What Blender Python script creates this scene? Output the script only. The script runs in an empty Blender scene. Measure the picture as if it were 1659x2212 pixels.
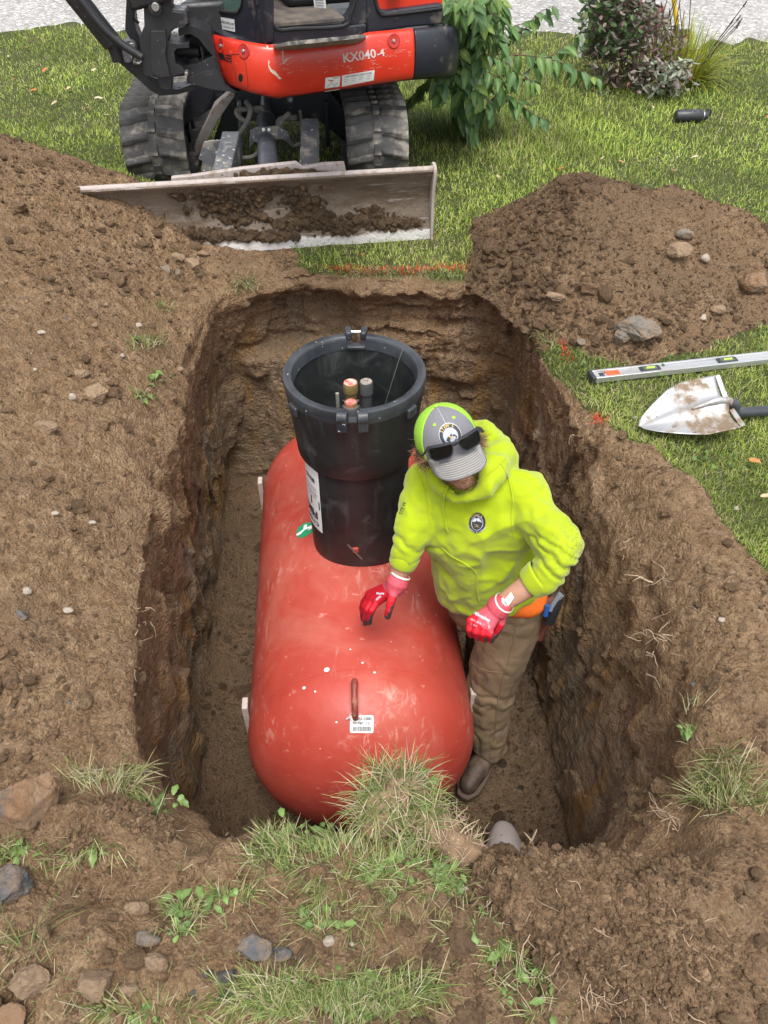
import bpy, bmesh, math, random
import numpy as np
from mathutils import Vector, Matrix, Euler
from math import radians as R, sin, cos, pi

# ---------------------------------------------------------------- camera, sky, sun, exposure
S = bpy.context.scene
COL = S.collection
RG = np.random.default_rng(7)
random.seed(7)
F = 1671.0
PITCH = R(44)
CAMZ = 1.75
cam_d = bpy.data.cameras.new('camera')
cam = bpy.data.objects.new('camera', cam_d)
COL.objects.link(cam)
cam.location = (0, 0, CAMZ)
cam.rotation_euler = (pi / 2 - PITCH, 0, 0)
cam_d.sensor_fit = 'HORIZONTAL'
cam_d.sensor_width = 36
cam_d.lens = 36 * F / 1659
cam_d.clip_start = 0.05
cam_d.clip_end = 400
S.camera = cam

world = bpy.data.worlds.new('World')
S.world = world
world.use_nodes = True
wn = world.node_tree
sky = wn.nodes.new('ShaderNodeTexSky')
sky.sky_type = 'NISHITA'
sky.sun_disc = False
sky.sun_elevation = R(69)
sky.sun_rotation = R(172)
sky.air_density = 1.0
sky.dust_density = 3.0
sky.ozone_density = 1.0
hs = wn.nodes.new('ShaderNodeHueSaturation')
hs.inputs['Saturation'].default_value = 0.22
wn.links.new(sky.outputs[0], hs.inputs['Color'])
wn.links.new(hs.outputs[0], wn.nodes['Background'].inputs[0])
wn.nodes['Background'].inputs[1].default_value = 0.15
sun_d = bpy.data.lights.new('sun', 'SUN')
sun_d.energy = 1.5
sun_d.angle = R(26)
sun_d.color = (1.0, 0.97, 0.93)
sun = bpy.data.objects.new('sun', sun_d)
COL.objects.link(sun)
sun.rotation_euler = (R(21), 0, R(8))
S.view_settings.view_transform = 'Standard'
S.view_settings.look = 'None'
S.view_settings.gamma = 1
S.view_settings.use_curve_mapping = False
S.view_settings.exposure = 1.02
S.cycles.max_bounces = 8
S.cycles.diffuse_bounces = 6
S.cycles.glossy_bounces = 2
S.cycles.transparent_max_bounces = 6

# ---------------------------------------------------------------- measuring helpers
cp, sp = cos(PITCH), sin(PITCH)
def ray(px, py):
    u = (px - 829.5) / F
    v = (1106 - py) / F
    return Vector((u, cp + v * sp, -sp + v * cp))
def P(px, py, z=0.0):
    r = ray(px, py); t = (z - CAMZ) / r.z
    return Vector((r.x * t, r.y * t, z))
def PY(px, py, Y):
    r = ray(px, py); t = Y / r.y
    return Vector((r.x * t, Y, CAMZ + r.z * t))
def PD(px, py, d):
    r = ray(px, py)
    return Vector((r.x * d, r.y * d, CAMZ + r.z * d))
def PL(px, py, A, B, off=0.0):
    """point seen at px,py on the vertical plane through ground points A,B (pushed off along its normal)"""
    n = Vector((-(B[1] - A[1]), B[0] - A[0], 0)).normalized()
    r = ray(px, py)
    o = Vector((A[0], A[1], 0)) + n * off
    t = n.dot(o - Vector((0, 0, CAMZ))) / n.dot(r)
    return Vector((0, 0, CAMZ)) + r * t

# ---------------------------------------------------------------- numpy noise
_perm = np.random.default_rng(3).permutation(4096)
_val = np.random.default_rng(4).random(4096) * 2 - 1
def _h(i, j, k):
    return _val[(_perm[(_perm[(_perm[i & 4095] + j) & 4095] + k) & 4095])]
def vnoise(p):
    p = np.asarray(p, dtype=np.float64)
    i = np.floor(p).astype(np.int64); f = p - i
    f = f * f * f * (f * (f * 6 - 15) + 10)
    x, y, z = i[:, 0], i[:, 1], i[:, 2]
    fx, fy, fz = f[:, 0], f[:, 1], f[:, 2]
    def l(a, b, t): return a + (b - a) * t
    return l(l(l(_h(x, y, z), _h(x + 1, y, z), fx), l(_h(x, y + 1, z), _h(x + 1, y + 1, z), fx), fy),
             l(l(_h(x, y, z + 1), _h(x + 1, y, z + 1), fx), l(_h(x, y + 1, z + 1), _h(x + 1, y + 1, z + 1), fx), fy), fz)
def fbm(p, sc=1.0, o=4, g=0.5):
    p = np.asarray(p, dtype=np.float64) * sc
    a, s, t = 1.0, 0.0, 0.0
    for q in range(o):
        s = s + a * vnoise(p + 17.3 * q); t += a
        a *= g; p = p * 2.03
    return s / t
def sstep(a, b, x):
    t = np.clip((np.asarray(x, dtype=float) - a) / (b - a), 0, 1)
    return t * t * (3 - 2 * t)
def inpoly(x, y, poly):
    x = np.asarray(x); y = np.asarray(y)
    r = np.zeros(x.shape, bool)
    n = len(poly)
    for i in range(n):
        x0, y0 = poly[i][0], poly[i][1]; x1, y1 = poly[(i + 1) % n][0], poly[(i + 1) % n][1]
        c = ((y0 > y) != (y1 > y)) & (x < (x1 - x0) * (y - y0) / (y1 - y0 + 1e-12) + x0)
        r ^= c
    return r

# ---------------------------------------------------------------- object helpers
def wloc(o):
    v = Vector((0, 0, 0))
    while o is not None:
        v = v + o.location; o = o.parent
    return v
def tag(o, label=None, cat=None, group=None, kind=None):
    if label: o['label'] = label
    if cat: o['category'] = cat
    if group: o['group'] = group
    if kind: o['kind'] = kind
    return o
def thing(name, loc, label, cat, group=None):
    o = bpy.data.objects.new(name, None)
    o.empty_display_size = 0.1
    o.location = loc
    COL.objects.link(o)
    return tag(o, label, cat, group)
def npmesh(name, V, Fa, mat=None, parent=None, colors=None, smooth=True, loc=None, attrs=None):
    V = np.asarray(V, dtype=np.float32); Fa = np.asarray(Fa, dtype=np.int32)
    off = wloc(parent) if parent is not None else Vector((0, 0, 0))
    if loc is not None: off = off + (Vector(loc) - off)
    me = bpy.data.meshes.new(name)
    me.vertices.add(len(V)); me.vertices.foreach_set('co', (V - np.array(off, dtype=np.float32)).ravel())
    k = Fa.shape[1]
    me.loops.add(Fa.size); me.loops.foreach_set('vertex_index', Fa.ravel())
    me.polygons.add(len(Fa))
    me.polygons.foreach_set('loop_start', np.arange(0, Fa.size, k, dtype=np.int32))
    me.polygons.foreach_set('loop_total', np.full(len(Fa), k, dtype=np.int32))
    me.polygons.foreach_set('use_smooth', np.full(len(Fa), smooth, dtype=bool))
    me.update(calc_edges=True)
    if colors is not None:
        c = np.ones((len(V), 4), dtype=np.float32); c[:, :colors.shape[1]] = colors
        at = me.color_attributes.new('col', 'FLOAT_COLOR', 'POINT')
        at.data.foreach_set('color', c.ravel())
    if attrs:
        for an, av in attrs.items():
            at = me.attributes.new(an, 'FLOAT', 'POINT')
            at.data.foreach_set('value', np.asarray(av, dtype=np.float32))
    if mat: me.materials.append(mat)
    o = bpy.data.objects.new(name, me)
    COL.objects.link(o)
    if parent is not None: o.parent = parent
    if loc is not None: o.location = Vector(loc) - (wloc(parent) if parent is not None else Vector((0, 0, 0)))
    return o

class MB:
    def __init__(s): s.v = []; s.f = []
    def add(s, v, f):
        n = len(s.v); s.v += [Vector(q) for q in v]; s.f += [tuple(i + n for i in q) for q in f]; return s
    def box(s, c, size, rot=None, M=None):
        v = []
        for x in (-.5, .5):
            for y in (-.5, .5):
                for z in (-.5, .5): v.append(Vector((x * size[0], y * size[1], z * size[2])))
        if rot: v = [Euler(rot).to_matrix() @ q for q in v]
        if M: v = [M @ q for q in v]
        v = [q + Vector(c) for q in v]
        return s.add(v, [(0, 1, 3, 2), (4, 6, 7, 5), (0, 4, 5, 1), (2, 3, 7, 6), (0, 2, 6, 4), (1, 5, 7, 3)])
    def tube(s, pts, r, n=10, cap=True):
        pts = [Vector(p) for p in pts]
        if not hasattr(r, '__len__'): r = [r] * len(pts)
        up = None; rings = []
        for i, p in enumerate(pts):
            d = (pts[min(i + 1, len(pts) - 1)] - pts[max(i - 1, 0)])
            d = d.normalized() if d.length > 1e-9 else Vector((0, 0, 1))
            if up is None:
                a = Vector((0, 0, 1)) if abs(d.z) < .9 else Vector((1, 0, 0))
                up = d.cross(a).normalized()
            else:
                up = (up - d * up.dot(d)); up = up.normalized() if up.length > 1e-6 else d.orthogonal().normalized()
            w = d.cross(up)
            rings.append([p + (up * cos(2 * pi * k / n) + w * sin(2 * pi * k / n)) * r[i] for k in range(n)])
        v = [q for rr in rings for q in rr]; f = []
        for i in range(len(pts) - 1):
            for k in range(n):
                f.append((i * n + k, i * n + (k + 1) % n, (i + 1) * n + (k + 1) % n, (i + 1) * n + k))
        if cap: f.append(tuple(reversed(range(n)))); f.append(tuple((len(pts) - 1) * n + k for k in range(n)))
        return s.add(v, f)
    def prism(s, poly, d):
        """poly: 3D outline; d: extrusion vector"""
        d = Vector(d); n = len(poly)
        v = [Vector(p) for p in poly] + [Vector(p) + d for p in poly]
        f = [tuple(range(n)), tuple(reversed(range(n, 2 * n)))]
        f += [(i, i + n, (i + 1) % n + n, (i + 1) % n) for i in range(n)]
        return s.add(v, f)
    def lathe(s, prof, o=(0, 0, 0), n=48, M=None, cap=False):
        o = Vector(o); v = []; f = []
        for r, z in prof:
            for k in range(n):
                q = Vector((r * cos(2 * pi * k / n), r * sin(2 * pi * k / n), z))
                if M: q = M @ q
                v.append(q + o)
        m = len(prof)
        for i in range(m - 1):
            for k in range(n):
                f.append((i * n + k, i * n + (k + 1) % n, (i + 1) * n + (k + 1) % n, (i + 1) * n + k))
        if cap:
            f.append(tuple(reversed(range(n)))); f.append(tuple((m - 1) * n + k for k in range(n)))
        return s.add(v, f)
    def ell(s, c, r, M=None, n=20, m=12):
        v = []; f = []
        for i in range(m + 1):
            th = pi * i / m
            for k in range(n):
                q = Vector((r[0] * sin(th) * cos(2 * pi * k / n), r[1] * sin(th) * sin(2 * pi * k / n), r[2] * cos(th)))
                if M: q = M @ q
                v.append(q + Vector(c))
        for i in range(m):
            for k in range(n):
                f.append((i * n + k, (i + 1) * n + k, (i + 1) * n + (k + 1) % n, i * n + (k + 1) % n))
        return s.add(v, f)
    def build(s, name, mat, parent=None, smooth=True, bevel=0, seg=2, loc=None, angle=35):
        off = wloc(parent) if parent is not None else Vector((0, 0, 0))
        me = bpy.data.meshes.new(name)
        base = Vector(loc) if loc is not None else off
        me.from_pydata([tuple(q - base) for q in s.v], [], s.f)
        me.update()
        bm = bmesh.new(); bm.from_mesh(me)
        bmesh.ops.remove_doubles(bm, verts=bm.verts, dist=1e-6)
        bmesh.ops.recalc_face_normals(bm, faces=bm.faces)
        bm.to_mesh(me); bm.free()
        if smooth:
            for p in me.polygons: p.use_smooth = True
            me.set_sharp_from_angle(angle=R(angle))
        if mat: me.materials.append(mat)
        o = bpy.data.objects.new(name, me)
        COL.objects.link(o)
        if parent is not None: o.parent = parent
        if loc is not None: o.location = base - off
        if bevel:
            b = o.modifiers.new('bevel', 'BEVEL'); b.width = bevel; b.segments = seg; b.limit_method = 'ANGLE'; b.angle_limit = R(30)
            b.harden_normals = False
        return o
def orient(o, eye=(0, 0, 1.75)):
    """turn an open sheet so that its normals face the side it is seen from"""
    e = Vector(eye) - wloc(o); s = sum((p.normal.dot(e - p.center) > 0) - (p.normal.dot(e - p.center) < 0) for p in o.data.polygons)
    if s < 0: o.data.flip_normals()
    return o
def round_poly(pts, r, seg=4):
    """round the corners of a closed 2D/3D outline"""
    out = []; n = len(pts)
    for i in range(n):
        a, b, c = Vector(pts[i - 1]), Vector(pts[i]), Vector(pts[(i + 1) % n])
        rr = r[i] if hasattr(r, '__len__') else r
        d1 = min(rr, (a - b).length * .45); d2 = min(rr, (c - b).length * .45)
        p1 = b + (a - b).normalized() * d1; p2 = b + (c - b).normalized() * d2
        for k in range(seg + 1):
            t = k / seg
            out.append(p1 * (1 - t) ** 2 + b * 2 * t * (1 - t) + p2 * t * t)
    return out
def spline(pts, n=8):
    """Catmull-Rom through points"""
    pts = [Vector(p) for p in pts]; out = []
    for i in range(len(pts) - 1):
        p0 = pts[max(i - 1, 0)]; p1 = pts[i]; p2 = pts[i + 1]; p3 = pts[min(i + 2, len(pts) - 1)]
        for k in range(n):
            t = k / n
            out.append(.5 * ((2 * p1) + (p2 - p0) * t + (2 * p0 - 5 * p1 + 4 * p2 - p3) * t * t + (3 * p1 - p0 - 3 * p2 + p3) * t ** 3))
    out.append(pts[-1]); return out
def text_geo(txt, size=1.0, bold=0.0, shear=0.0, align='CENTER'):
    """verts (x,y) and faces of a line of lettering"""
    cu = bpy.data.curves.new('t', 'FONT'); cu.body = txt; cu.size = size; cu.offset = bold; cu.shear = shear
    cu.align_x = align; cu.align_y = 'CENTER'; cu.resolution_u = 2
    ob = bpy.data.objects.new('t', cu); COL.objects.link(ob)
    dg = bpy.context.evaluated_depsgraph_get()
    me = bpy.data.meshes.new_from_object(ob.evaluated_get(dg))
    v = [(q.co.x, q.co.y) for q in me.vertices]; f = [tuple(p.vertices) for p in me.polygons]
    bpy.data.objects.remove(ob); bpy.data.curves.remove(cu); bpy.data.meshes.remove(me)
    return v, f
def put_flat(name, geo, o, ux, uy, mat, parent, lift=0.001):
    o = Vector(o); ux = Vector(ux); uy = Vector(uy); n = ux.cross(uy).normalized() * lift
    mb = MB(); mb.add([o + ux * x + uy * y + n for x, y in geo[0]], geo[1])
    return mb.build(name, mat, parent, smooth=False)

# ---------------------------------------------------------------- materials
def newmat(name):
    m = bpy.data.materials.new(name); m.use_nodes = True
    nt = m.node_tree; b = nt.nodes['Principled BSDF']
    return m, nt, b
def N(nt, t, **k):
    n = nt.nodes.new(t)
    for a, v in k.items():
        if a.startswith('i_'):
            n.inputs[a[2:].replace('_', ' ')].default_value = v
        else: setattr(n, a, v)
    return n
def ramp(nt, fac, stops, interp='LINEAR'):
    r = nt.nodes.new('ShaderNodeValToRGB'); cr = r.color_ramp; cr.interpolation = interp
    while len(cr.elements) < len(stops): cr.elements.new(.5)
    for e, (p, c) in zip(cr.elements, stops):
        e.position = p; e.color = (c, c, c, 1) if not hasattr(c, '__len__') else (*c[:3], 1)
    nt.links.new(fac, r.inputs[0]); return r.outputs[0]
def mixc(nt, fac, a, b, mode='MIX'):
    m = nt.nodes.new('ShaderNodeMix'); m.data_type = 'RGBA'; m.blend_type = mode
    for s, v in ((0, fac), (6, a), (7, b)):
        if hasattr(v, 'is_linked') or isinstance(v, bpy.types.NodeSocket): nt.links.new(v, m.inputs[s])
        else: m.inputs[s].default_value = v if s == 0 else ((*v[:3], 1))
    return m.outputs[2]
def mth(nt, op, a, b=None, clamp=False):
    m = nt.nodes.new('ShaderNodeMath'); m.operation = op; m.use_clamp = clamp
    for s, v in ((0, a), (1, b)):
        if v is None: continue
        if isinstance(v, bpy.types.NodeSocket): nt.links.new(v, m.inputs[s])
        else: m.inputs[s].default_value = v
    return m.outputs[0]
def noise(nt, vec, scale, detail=4, rough=.55, dist=0):
    n = nt.nodes.new('ShaderNodeTexNoise'); n.inputs['Scale'].default_value = scale
    n.inputs['Detail'].default_value = detail; n.inputs['Roughness'].default_value = rough
    n.inputs['Distortion'].default_value = dist
    nt.links.new(vec, n.inputs['Vector']); return n.outputs[0]
def voro(nt, vec, scale, feat='F1', out=0, rnd=1.0):
    n = nt.nodes.new('ShaderNodeTexVoronoi'); n.feature = feat; n.inputs['Scale'].default_value = scale
    n.inputs['Randomness'].default_value = rnd
    nt.links.new(vec, n.inputs['Vector']); return n.outputs[out]
def mapping(nt, vec, scale=(1, 1, 1), rot=(0, 0, 0), loc=(0, 0, 0)):
    m = nt.nodes.new('ShaderNodeMapping'); m.inputs['Scale'].default_value = scale; m.inputs['Rotation'].default_value = rot
    m.inputs['Location'].default_value = loc
    nt.links.new(vec, m.inputs[0]); return m.outputs[0]
def coord(nt, kind='Object'):
    return nt.nodes.new('ShaderNodeTexCoord').outputs[kind]
def bump(nt, b, h, strength=.5, dist=.01, prev=None):
    n = nt.nodes.new('ShaderNodeBump'); n.inputs['Strength'].default_value = strength; n.inputs['Distance'].default_value = dist
    nt.links.new(h, n.inputs['Height'])
    if prev is not None: nt.links.new(prev, n.inputs['Normal'])
    nt.links.new(n.outputs[0], b.inputs['Normal']); return n.outputs[0]
def pbr(name, c, rough=.5, metal=0.0, c2=None, vs=6.0, dirt=None, dirt_amt=0.0, ds=9.0, bmp=0.0, bs=80.0, speck=None, speck_amt=0.0, ss=60.0, coat=0.0, sheen=0.0, stretch=(1, 1, 1)):
    m, nt, b = newmat(name); tc = coord(nt); v = mapping(nt, tc, stretch)
    base = mixc(nt, ramp(nt, noise(nt, v, vs, 5), [(.35, 0.0), (.65, 1.0)]), c, c2 if c2 else [q * .82 for q in c])
    rg = None
    if dirt is not None:
        dm = ramp(nt, noise(nt, v, ds, 8, .65), [(.62 - dirt_amt * .4, 0.0), (.72 - dirt_amt * .3, 1.0)])
        base = mixc(nt, dm, base, dirt); rg = dm
    if speck is not None:
        sm = ramp(nt, noise(nt, v, ss, 3, .6), [(.72 - speck_amt * .25, 0.0), (.75 - speck_amt * .25, 1.0)])
        base = mixc(nt, sm, base, speck)
    nt.links.new(base, b.inputs['Base Color'])
    if rg is not None:
        nt.links.new(ramp(nt, rg, [(0, rough), (1, min(.95, rough + .45))]), b.inputs['Roughness'])
    else:
        nt.links.new(ramp(nt, noise(nt, v, vs * 3, 3), [(.3, max(0.02, rough - .08)), (.7, min(1, rough + .08))]), b.inputs['Roughness'])
    b.inputs['Metallic'].default_value = metal
    b.inputs['Coat Weight'].default_value = coat
    b.inputs['Sheen Weight'].default_value = sheen
    if bmp: bump(nt, b, noise(nt, v, bs, 4, .6), bmp, .004)
    return m
def vcol_mat(name, rough=.7, trans=0.0, varn=0.0, bmp=0.0, bs=200):
    m, nt, b = newmat(name)
    a = nt.nodes.new('ShaderNodeAttribute'); a.attribute_name = 'col'
    c = a.outputs['Color']
    if varn: c = mixc(nt, varn, c, ramp(nt, noise(nt, coord(nt), 40, 3), [(.3, .02), (.7, .2)]), 'MULTIPLY') if False else c
    nt.links.new(c, b.inputs['Base Color']); b.inputs['Roughness'].default_value = rough
    b.inputs['Specular IOR Level'].default_value = .3
    if trans:
        t = nt.nodes.new('ShaderNodeBsdfTranslucent'); nt.links.new(c, t.inputs[0])
        mx = nt.nodes.new('ShaderNodeMixShader'); mx.inputs[0].default_value = trans
        nt.links.new(b.outputs[0], mx.inputs[1]); nt.links.new(t.outputs[0], mx.inputs[2])
        nt.links.new(mx.outputs[0], nt.nodes['Material Output'].inputs[0])
    if bmp: bump(nt, b, noise(nt, coord(nt), bs, 4), bmp, .004)
    return m

# ================================================================ SOIL, LAWN, GRAVEL MATERIALS
def soil_material(name, lawn=True):
    m, nt, b = newmat(name)
    tc = coord(nt)
    at = lambda n: (lambda a: (setattr(a, 'attribute_name', n), a.outputs['Fac'])[1])(nt.nodes.new('ShaderNodeAttribute'))
    wet = at('wet'); wall = at('wall')
    n1 = noise(nt, tc, 3.2, 6, .6); n2 = noise(nt, tc, 22, 6, .65); n3 = noise(nt, tc, 120, 4, .7)
    dry = mixc(nt, ramp(nt, n1, [(.35, 0), (.65, 1)]), (.43, .280, .155), (.56, .380, .225))
    dry = mixc(nt, ramp(nt, n2, [(.38, 0), (.62, 1)]), dry, (.315, .190, .100))
    dry = mixc(nt, ramp(nt, n3, [(.35, .55), (.62, 0)]), dry, (.115, .070, .040))
    dry = mixc(nt, ramp(nt, n3, [(.60, 0), (.74, .5)]), dry, (.52, .37, .23))
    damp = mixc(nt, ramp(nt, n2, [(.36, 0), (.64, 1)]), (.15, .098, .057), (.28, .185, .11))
    # ochre and grey clay bands in the cut face: stretched along the wall
    vst = mapping(nt, tc, (1, 1, .22))
    o1 = noise(nt, vst, 7, 5, .6); o2 = noise(nt, mapping(nt, tc, (1, 1, .3), loc=(5, 2, 1)), 6.5, 5, .6)
    cutb = mixc(nt, .6, damp, (.40, .285, .175))
    cut = mixc(nt, ramp(nt, o1, [(.50, 0), (.60, .8)]), cutb, (.46, .26, .085))
    cut = mixc(nt, ramp(nt, o2, [(.54, 0), (.63, .75)]), cut, (.34, .30, .23))
    cut = mixc(nt, ramp(nt, noise(nt, vst, 16, 5, .6), [(.50, 0), (.66, .7)]), cut, (.42, .30, .185))
    cut = mixc(nt, ramp(nt, noise(nt, vst, 26, 5, .6), [(.30, .6), (.44, 0)]), cut, (.055, .037, .026))
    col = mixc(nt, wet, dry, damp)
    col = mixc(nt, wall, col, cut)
    if lawn:
        lw = at('lawn')
        g = mixc(nt, ramp(nt, noise(nt, tc, 45, 4, .7), [(.35, 0), (.65, 1)]), (.06, .085, .022), (.13, .14, .045))
        g = mixc(nt, ramp(nt, noise(nt, tc, 2.2, 4, .6), [(.52, 0), (.68, .6)]), g, (.15, .125, .06))
        col = mixc(nt, lw, col, g)
    nt.links.new(col, b.inputs['Base Color'])
    b.inputs['Roughness'].default_value = .93
    b.inputs['Specular IOR Level'].default_value = .25
    # crumbly relief: clods on clods
    v1 = voro(nt, tc, 48); v2 = voro(nt, tc, 115); v3 = noise(nt, tc, 300, 3, .7); c1 = noise(nt, tc, 14, 7, .68)
    h = mth(nt, 'ADD', mth(nt, 'MULTIPLY', v1, -.45), mth(nt, 'MULTIPLY', v2, -.32))
    h = mth(nt, 'ADD', h, mth(nt, 'MULTIPLY', v3, .35)); h = mth(nt, 'ADD', h, mth(nt, 'MULTIPLY', c1, 1.3))
    bump(nt, b, h, 1.0, .042)
    return m
M_soil = soil_material('soil')

# ================================================================ GROUND WITH THE PIT
FLOOR = -1.3
rim_px = [(452,652),(470,622),(520,600),(600,590),(700,586),(850,590),(980,595),(1096,600),(1126,616),(1140,690),(1195,790),(1275,930),(1385,1100),(1455,1300),(1495,1450),(1515,1600),(1510,1740),(1430,1835),(1300,1865),(1150,1850),(1060,1815),(950,1790),(850,1775),(700,1785),(560,1800),(430,1818),(350,1780),(308,1650),(285,1500),(290,1300),(312,1100),(325,950),(365,820),(408,720)]
flo_px = [(498,1045),(600,1040),(800,1040),(1000,1042),(1078,1050),(1110,1200),(1145,1400),(1180,1600),(1225,1840),(1240,1950),(1100,2000),(800,2000),(500,2000),(425,1900),(430,1800),(438,1650),(447,1500),(470,1250)]
CX, CY = -0.05, 2.1
def polar(pts, z):
    a = []
    for px, py in pts:
        p = P(px, py, z); a.append((math.atan2(p.y - CY, p.x - CX), math.hypot(p.x - CX, p.y - CY), p.x, p.y))
    return a
def dens(pts, z):
    """angle -> radius table of a closed outline"""
    q = [P(px, py, z) for px, py in pts]; xs, ys = [], []
    for i in range(len(q)):
        a, b = q[i], q[(i + 1) % len(q)]
        for k in range(40):
            xs.append(a.x + (b.x - a.x) * k / 40); ys.append(a.y + (b.y - a.y) * k / 40)
    xs = np.array(xs); ys = np.array(ys)
    th = np.arctan2(ys - CY, xs - CX); r = np.hypot(ys - CY, xs - CX)
    o = np.argsort(th); return th[o], r[o], xs, ys
rt, rr_, rx, ry = dens(rim_px, 0.0)
ft, fr_, fx_, fy_ = dens(flo_px, FLOOR)
def rrim(th): return np.interp(th, rt, rr_, period=2 * pi)
def rflo(th): return np.interp(th, ft, fr_, period=2 * pi)
NT = 1200
_seg = np.hypot(np.diff(np.append(rx, rx[0])), np.diff(np.append(ry, ry[0])))
_cum = np.concatenate([[0], np.cumsum(_seg)])
_s = np.linspace(0, _cum[-1], NT, endpoint=False)
_x = np.interp(_s, _cum, np.append(rx, rx[0])); _y = np.interp(_s, _cum, np.append(ry, ry[0]))
TH = np.sort(np.arctan2(_y - CY, _x - CX))
RR = rrim(TH); RF = rflo(TH)
def smoothper(a, n):
    k = np.ones(n) / n
    return np.convolve(np.concatenate([a[-n:], a, a[:n]]), k, 'same')[n:-n]
RR = smoothper(RR, 9); RF = smoothper(RF, 15)
_q = np.stack([np.cos(TH) * 3, np.sin(TH) * 3, TH * 0], 1)
RR = RR + .035 * fbm(_q, 2.2, 5, .6); RF = RF + .02 * fbm(_q + 9, 2.0, 3)
DX, DY = np.cos(TH), np.sin(TH)

lawn_edge = [P(*q) for q in [(640,548),(634,574),(720,592),(860,600),(1000,596),(1060,580),(1085,606),(1108,660),(1148,725),(1200,800),(1268,868),(1318,915),(1396,968),(1462,1035),(1522,1085),(1590,1180),(1680,1270)]]
dirt_poly = [(-9, -3), (-9, 5.0), (-3.2, 4.75), (-1.75, 4.55), (-1.35, 4.25), (-1.2, 3.95), (-.9, 3.95), (-.6, 3.9)] + \
    [(p.x, p.y) for p in lawn_edge] + [(2.6, 1.2), (9, .6), (9, -3)]
def lawn_mask(x, y):
    q = np.stack([x, y, x * 0], 1)
    jx = x + .05 * fbm(q, 5, 4, .65); jy = y + .05 * fbm(q + 7, 5, 4, .65)
    return ~inpoly(jx, jy, dirt_poly)
def gs(x, y, cx, cy, sx, sy, a, rot=0):
    dx, dy = x - cx, y - cy
    u = dx * cos(rot) + dy * sin(rot); v = -dx * sin(rot) + dy * cos(rot)
    return a * np.exp(-(u / sx) ** 2 - (v / sy) ** 2)
def H(x, y):
    q = np.stack([x, y, x * 0], 1)
    z = .02 * fbm(q, .9, 3)
    edge = -.80 - .12 * sstep(2.2, 3.2, y) + .10 * sstep(1.4, .7, y)
    bank = np.maximum(0, edge - x)
    bk = 1.05 * (1 - np.exp(-bank * .78))
    bk = bk * (.30 + .70 * sstep(.5, 1.7, y)) * (1 - sstep(3.55 + .0 * x, 4.75, y + .25 * fbm(q, 1.1, 3)))
    z = z + bk
    for px, py, sx, sy, a in [(1350,1990,.26,.15,.12),(1180,1950,.14,.10,.05),(1560,1930,.16,.16,.08),(560,1840,.18,.07,.035),(180,1790,.16,.06,.08),(60,2130,.22,.12,.08),(330,2080,.22,.1,.03),(430,575,.22,.16,.06),(330,520,.25,.2,.10)]:
        c = P(px, py, 0); z = z + gs(x, y, c.x, c.y, sx, sy, a)
    for (ax, ay), (bx, by), w, a in [((1310,960),(1440,1080),.11,.05),((1440,1080),(1570,1330),.12,.07),((1570,1330),(1650,1640),.13,.07)]:
        A, B = P(ax, ay), P(bx, by); d = B - A
        t = np.clip(((x - A.x) * d.x + (y - A.y) * d.y) / (d.x ** 2 + d.y ** 2), 0, 1)
        dd = np.hypot(x - A.x - t * d.x, y - A.y - t * d.y)
        z = np.maximum(z, z * .5 + a * np.exp(-(dd / w) ** 2))
    for px, py, sx, sy, a in [(150,1450,.13,.2,.03),(230,1900,.1,.05,-.05),(420,1940,.2,.05,-.02),(1080,2070,.16,.06,-.05)]:
        c = P(px, py, .03); z = z + gs(x, y, c.x, c.y, sx, sy, a)
    return z
rows = []; kind = []
for k in range(34):                                             # floor
    t = (k + 1) / 35 * 1.0
    rows.append(('f', t))
NW = 120
for k in range(NW + 1): rows.append(('w', k / NW))
s = .008; ds_ = .010
while s < 90:
    rows.append(('o', s))
    if s > 1.35: ds_ *= 1.13
    s += ds_
NR = len(rows)
V = np.zeros((NR, NT, 3)); WET = np.zeros((NR, NT)); WALL = np.zeros((NR, NT)); LAWN = np.zeros((NR, NT))
front = sstep(.85, 1.0, DY)                                    # far wall of the pit (lawn comes right to its edge)
leftw = sstep(.35, .75, -DX)
topz = -.055 + .035 * front
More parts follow.
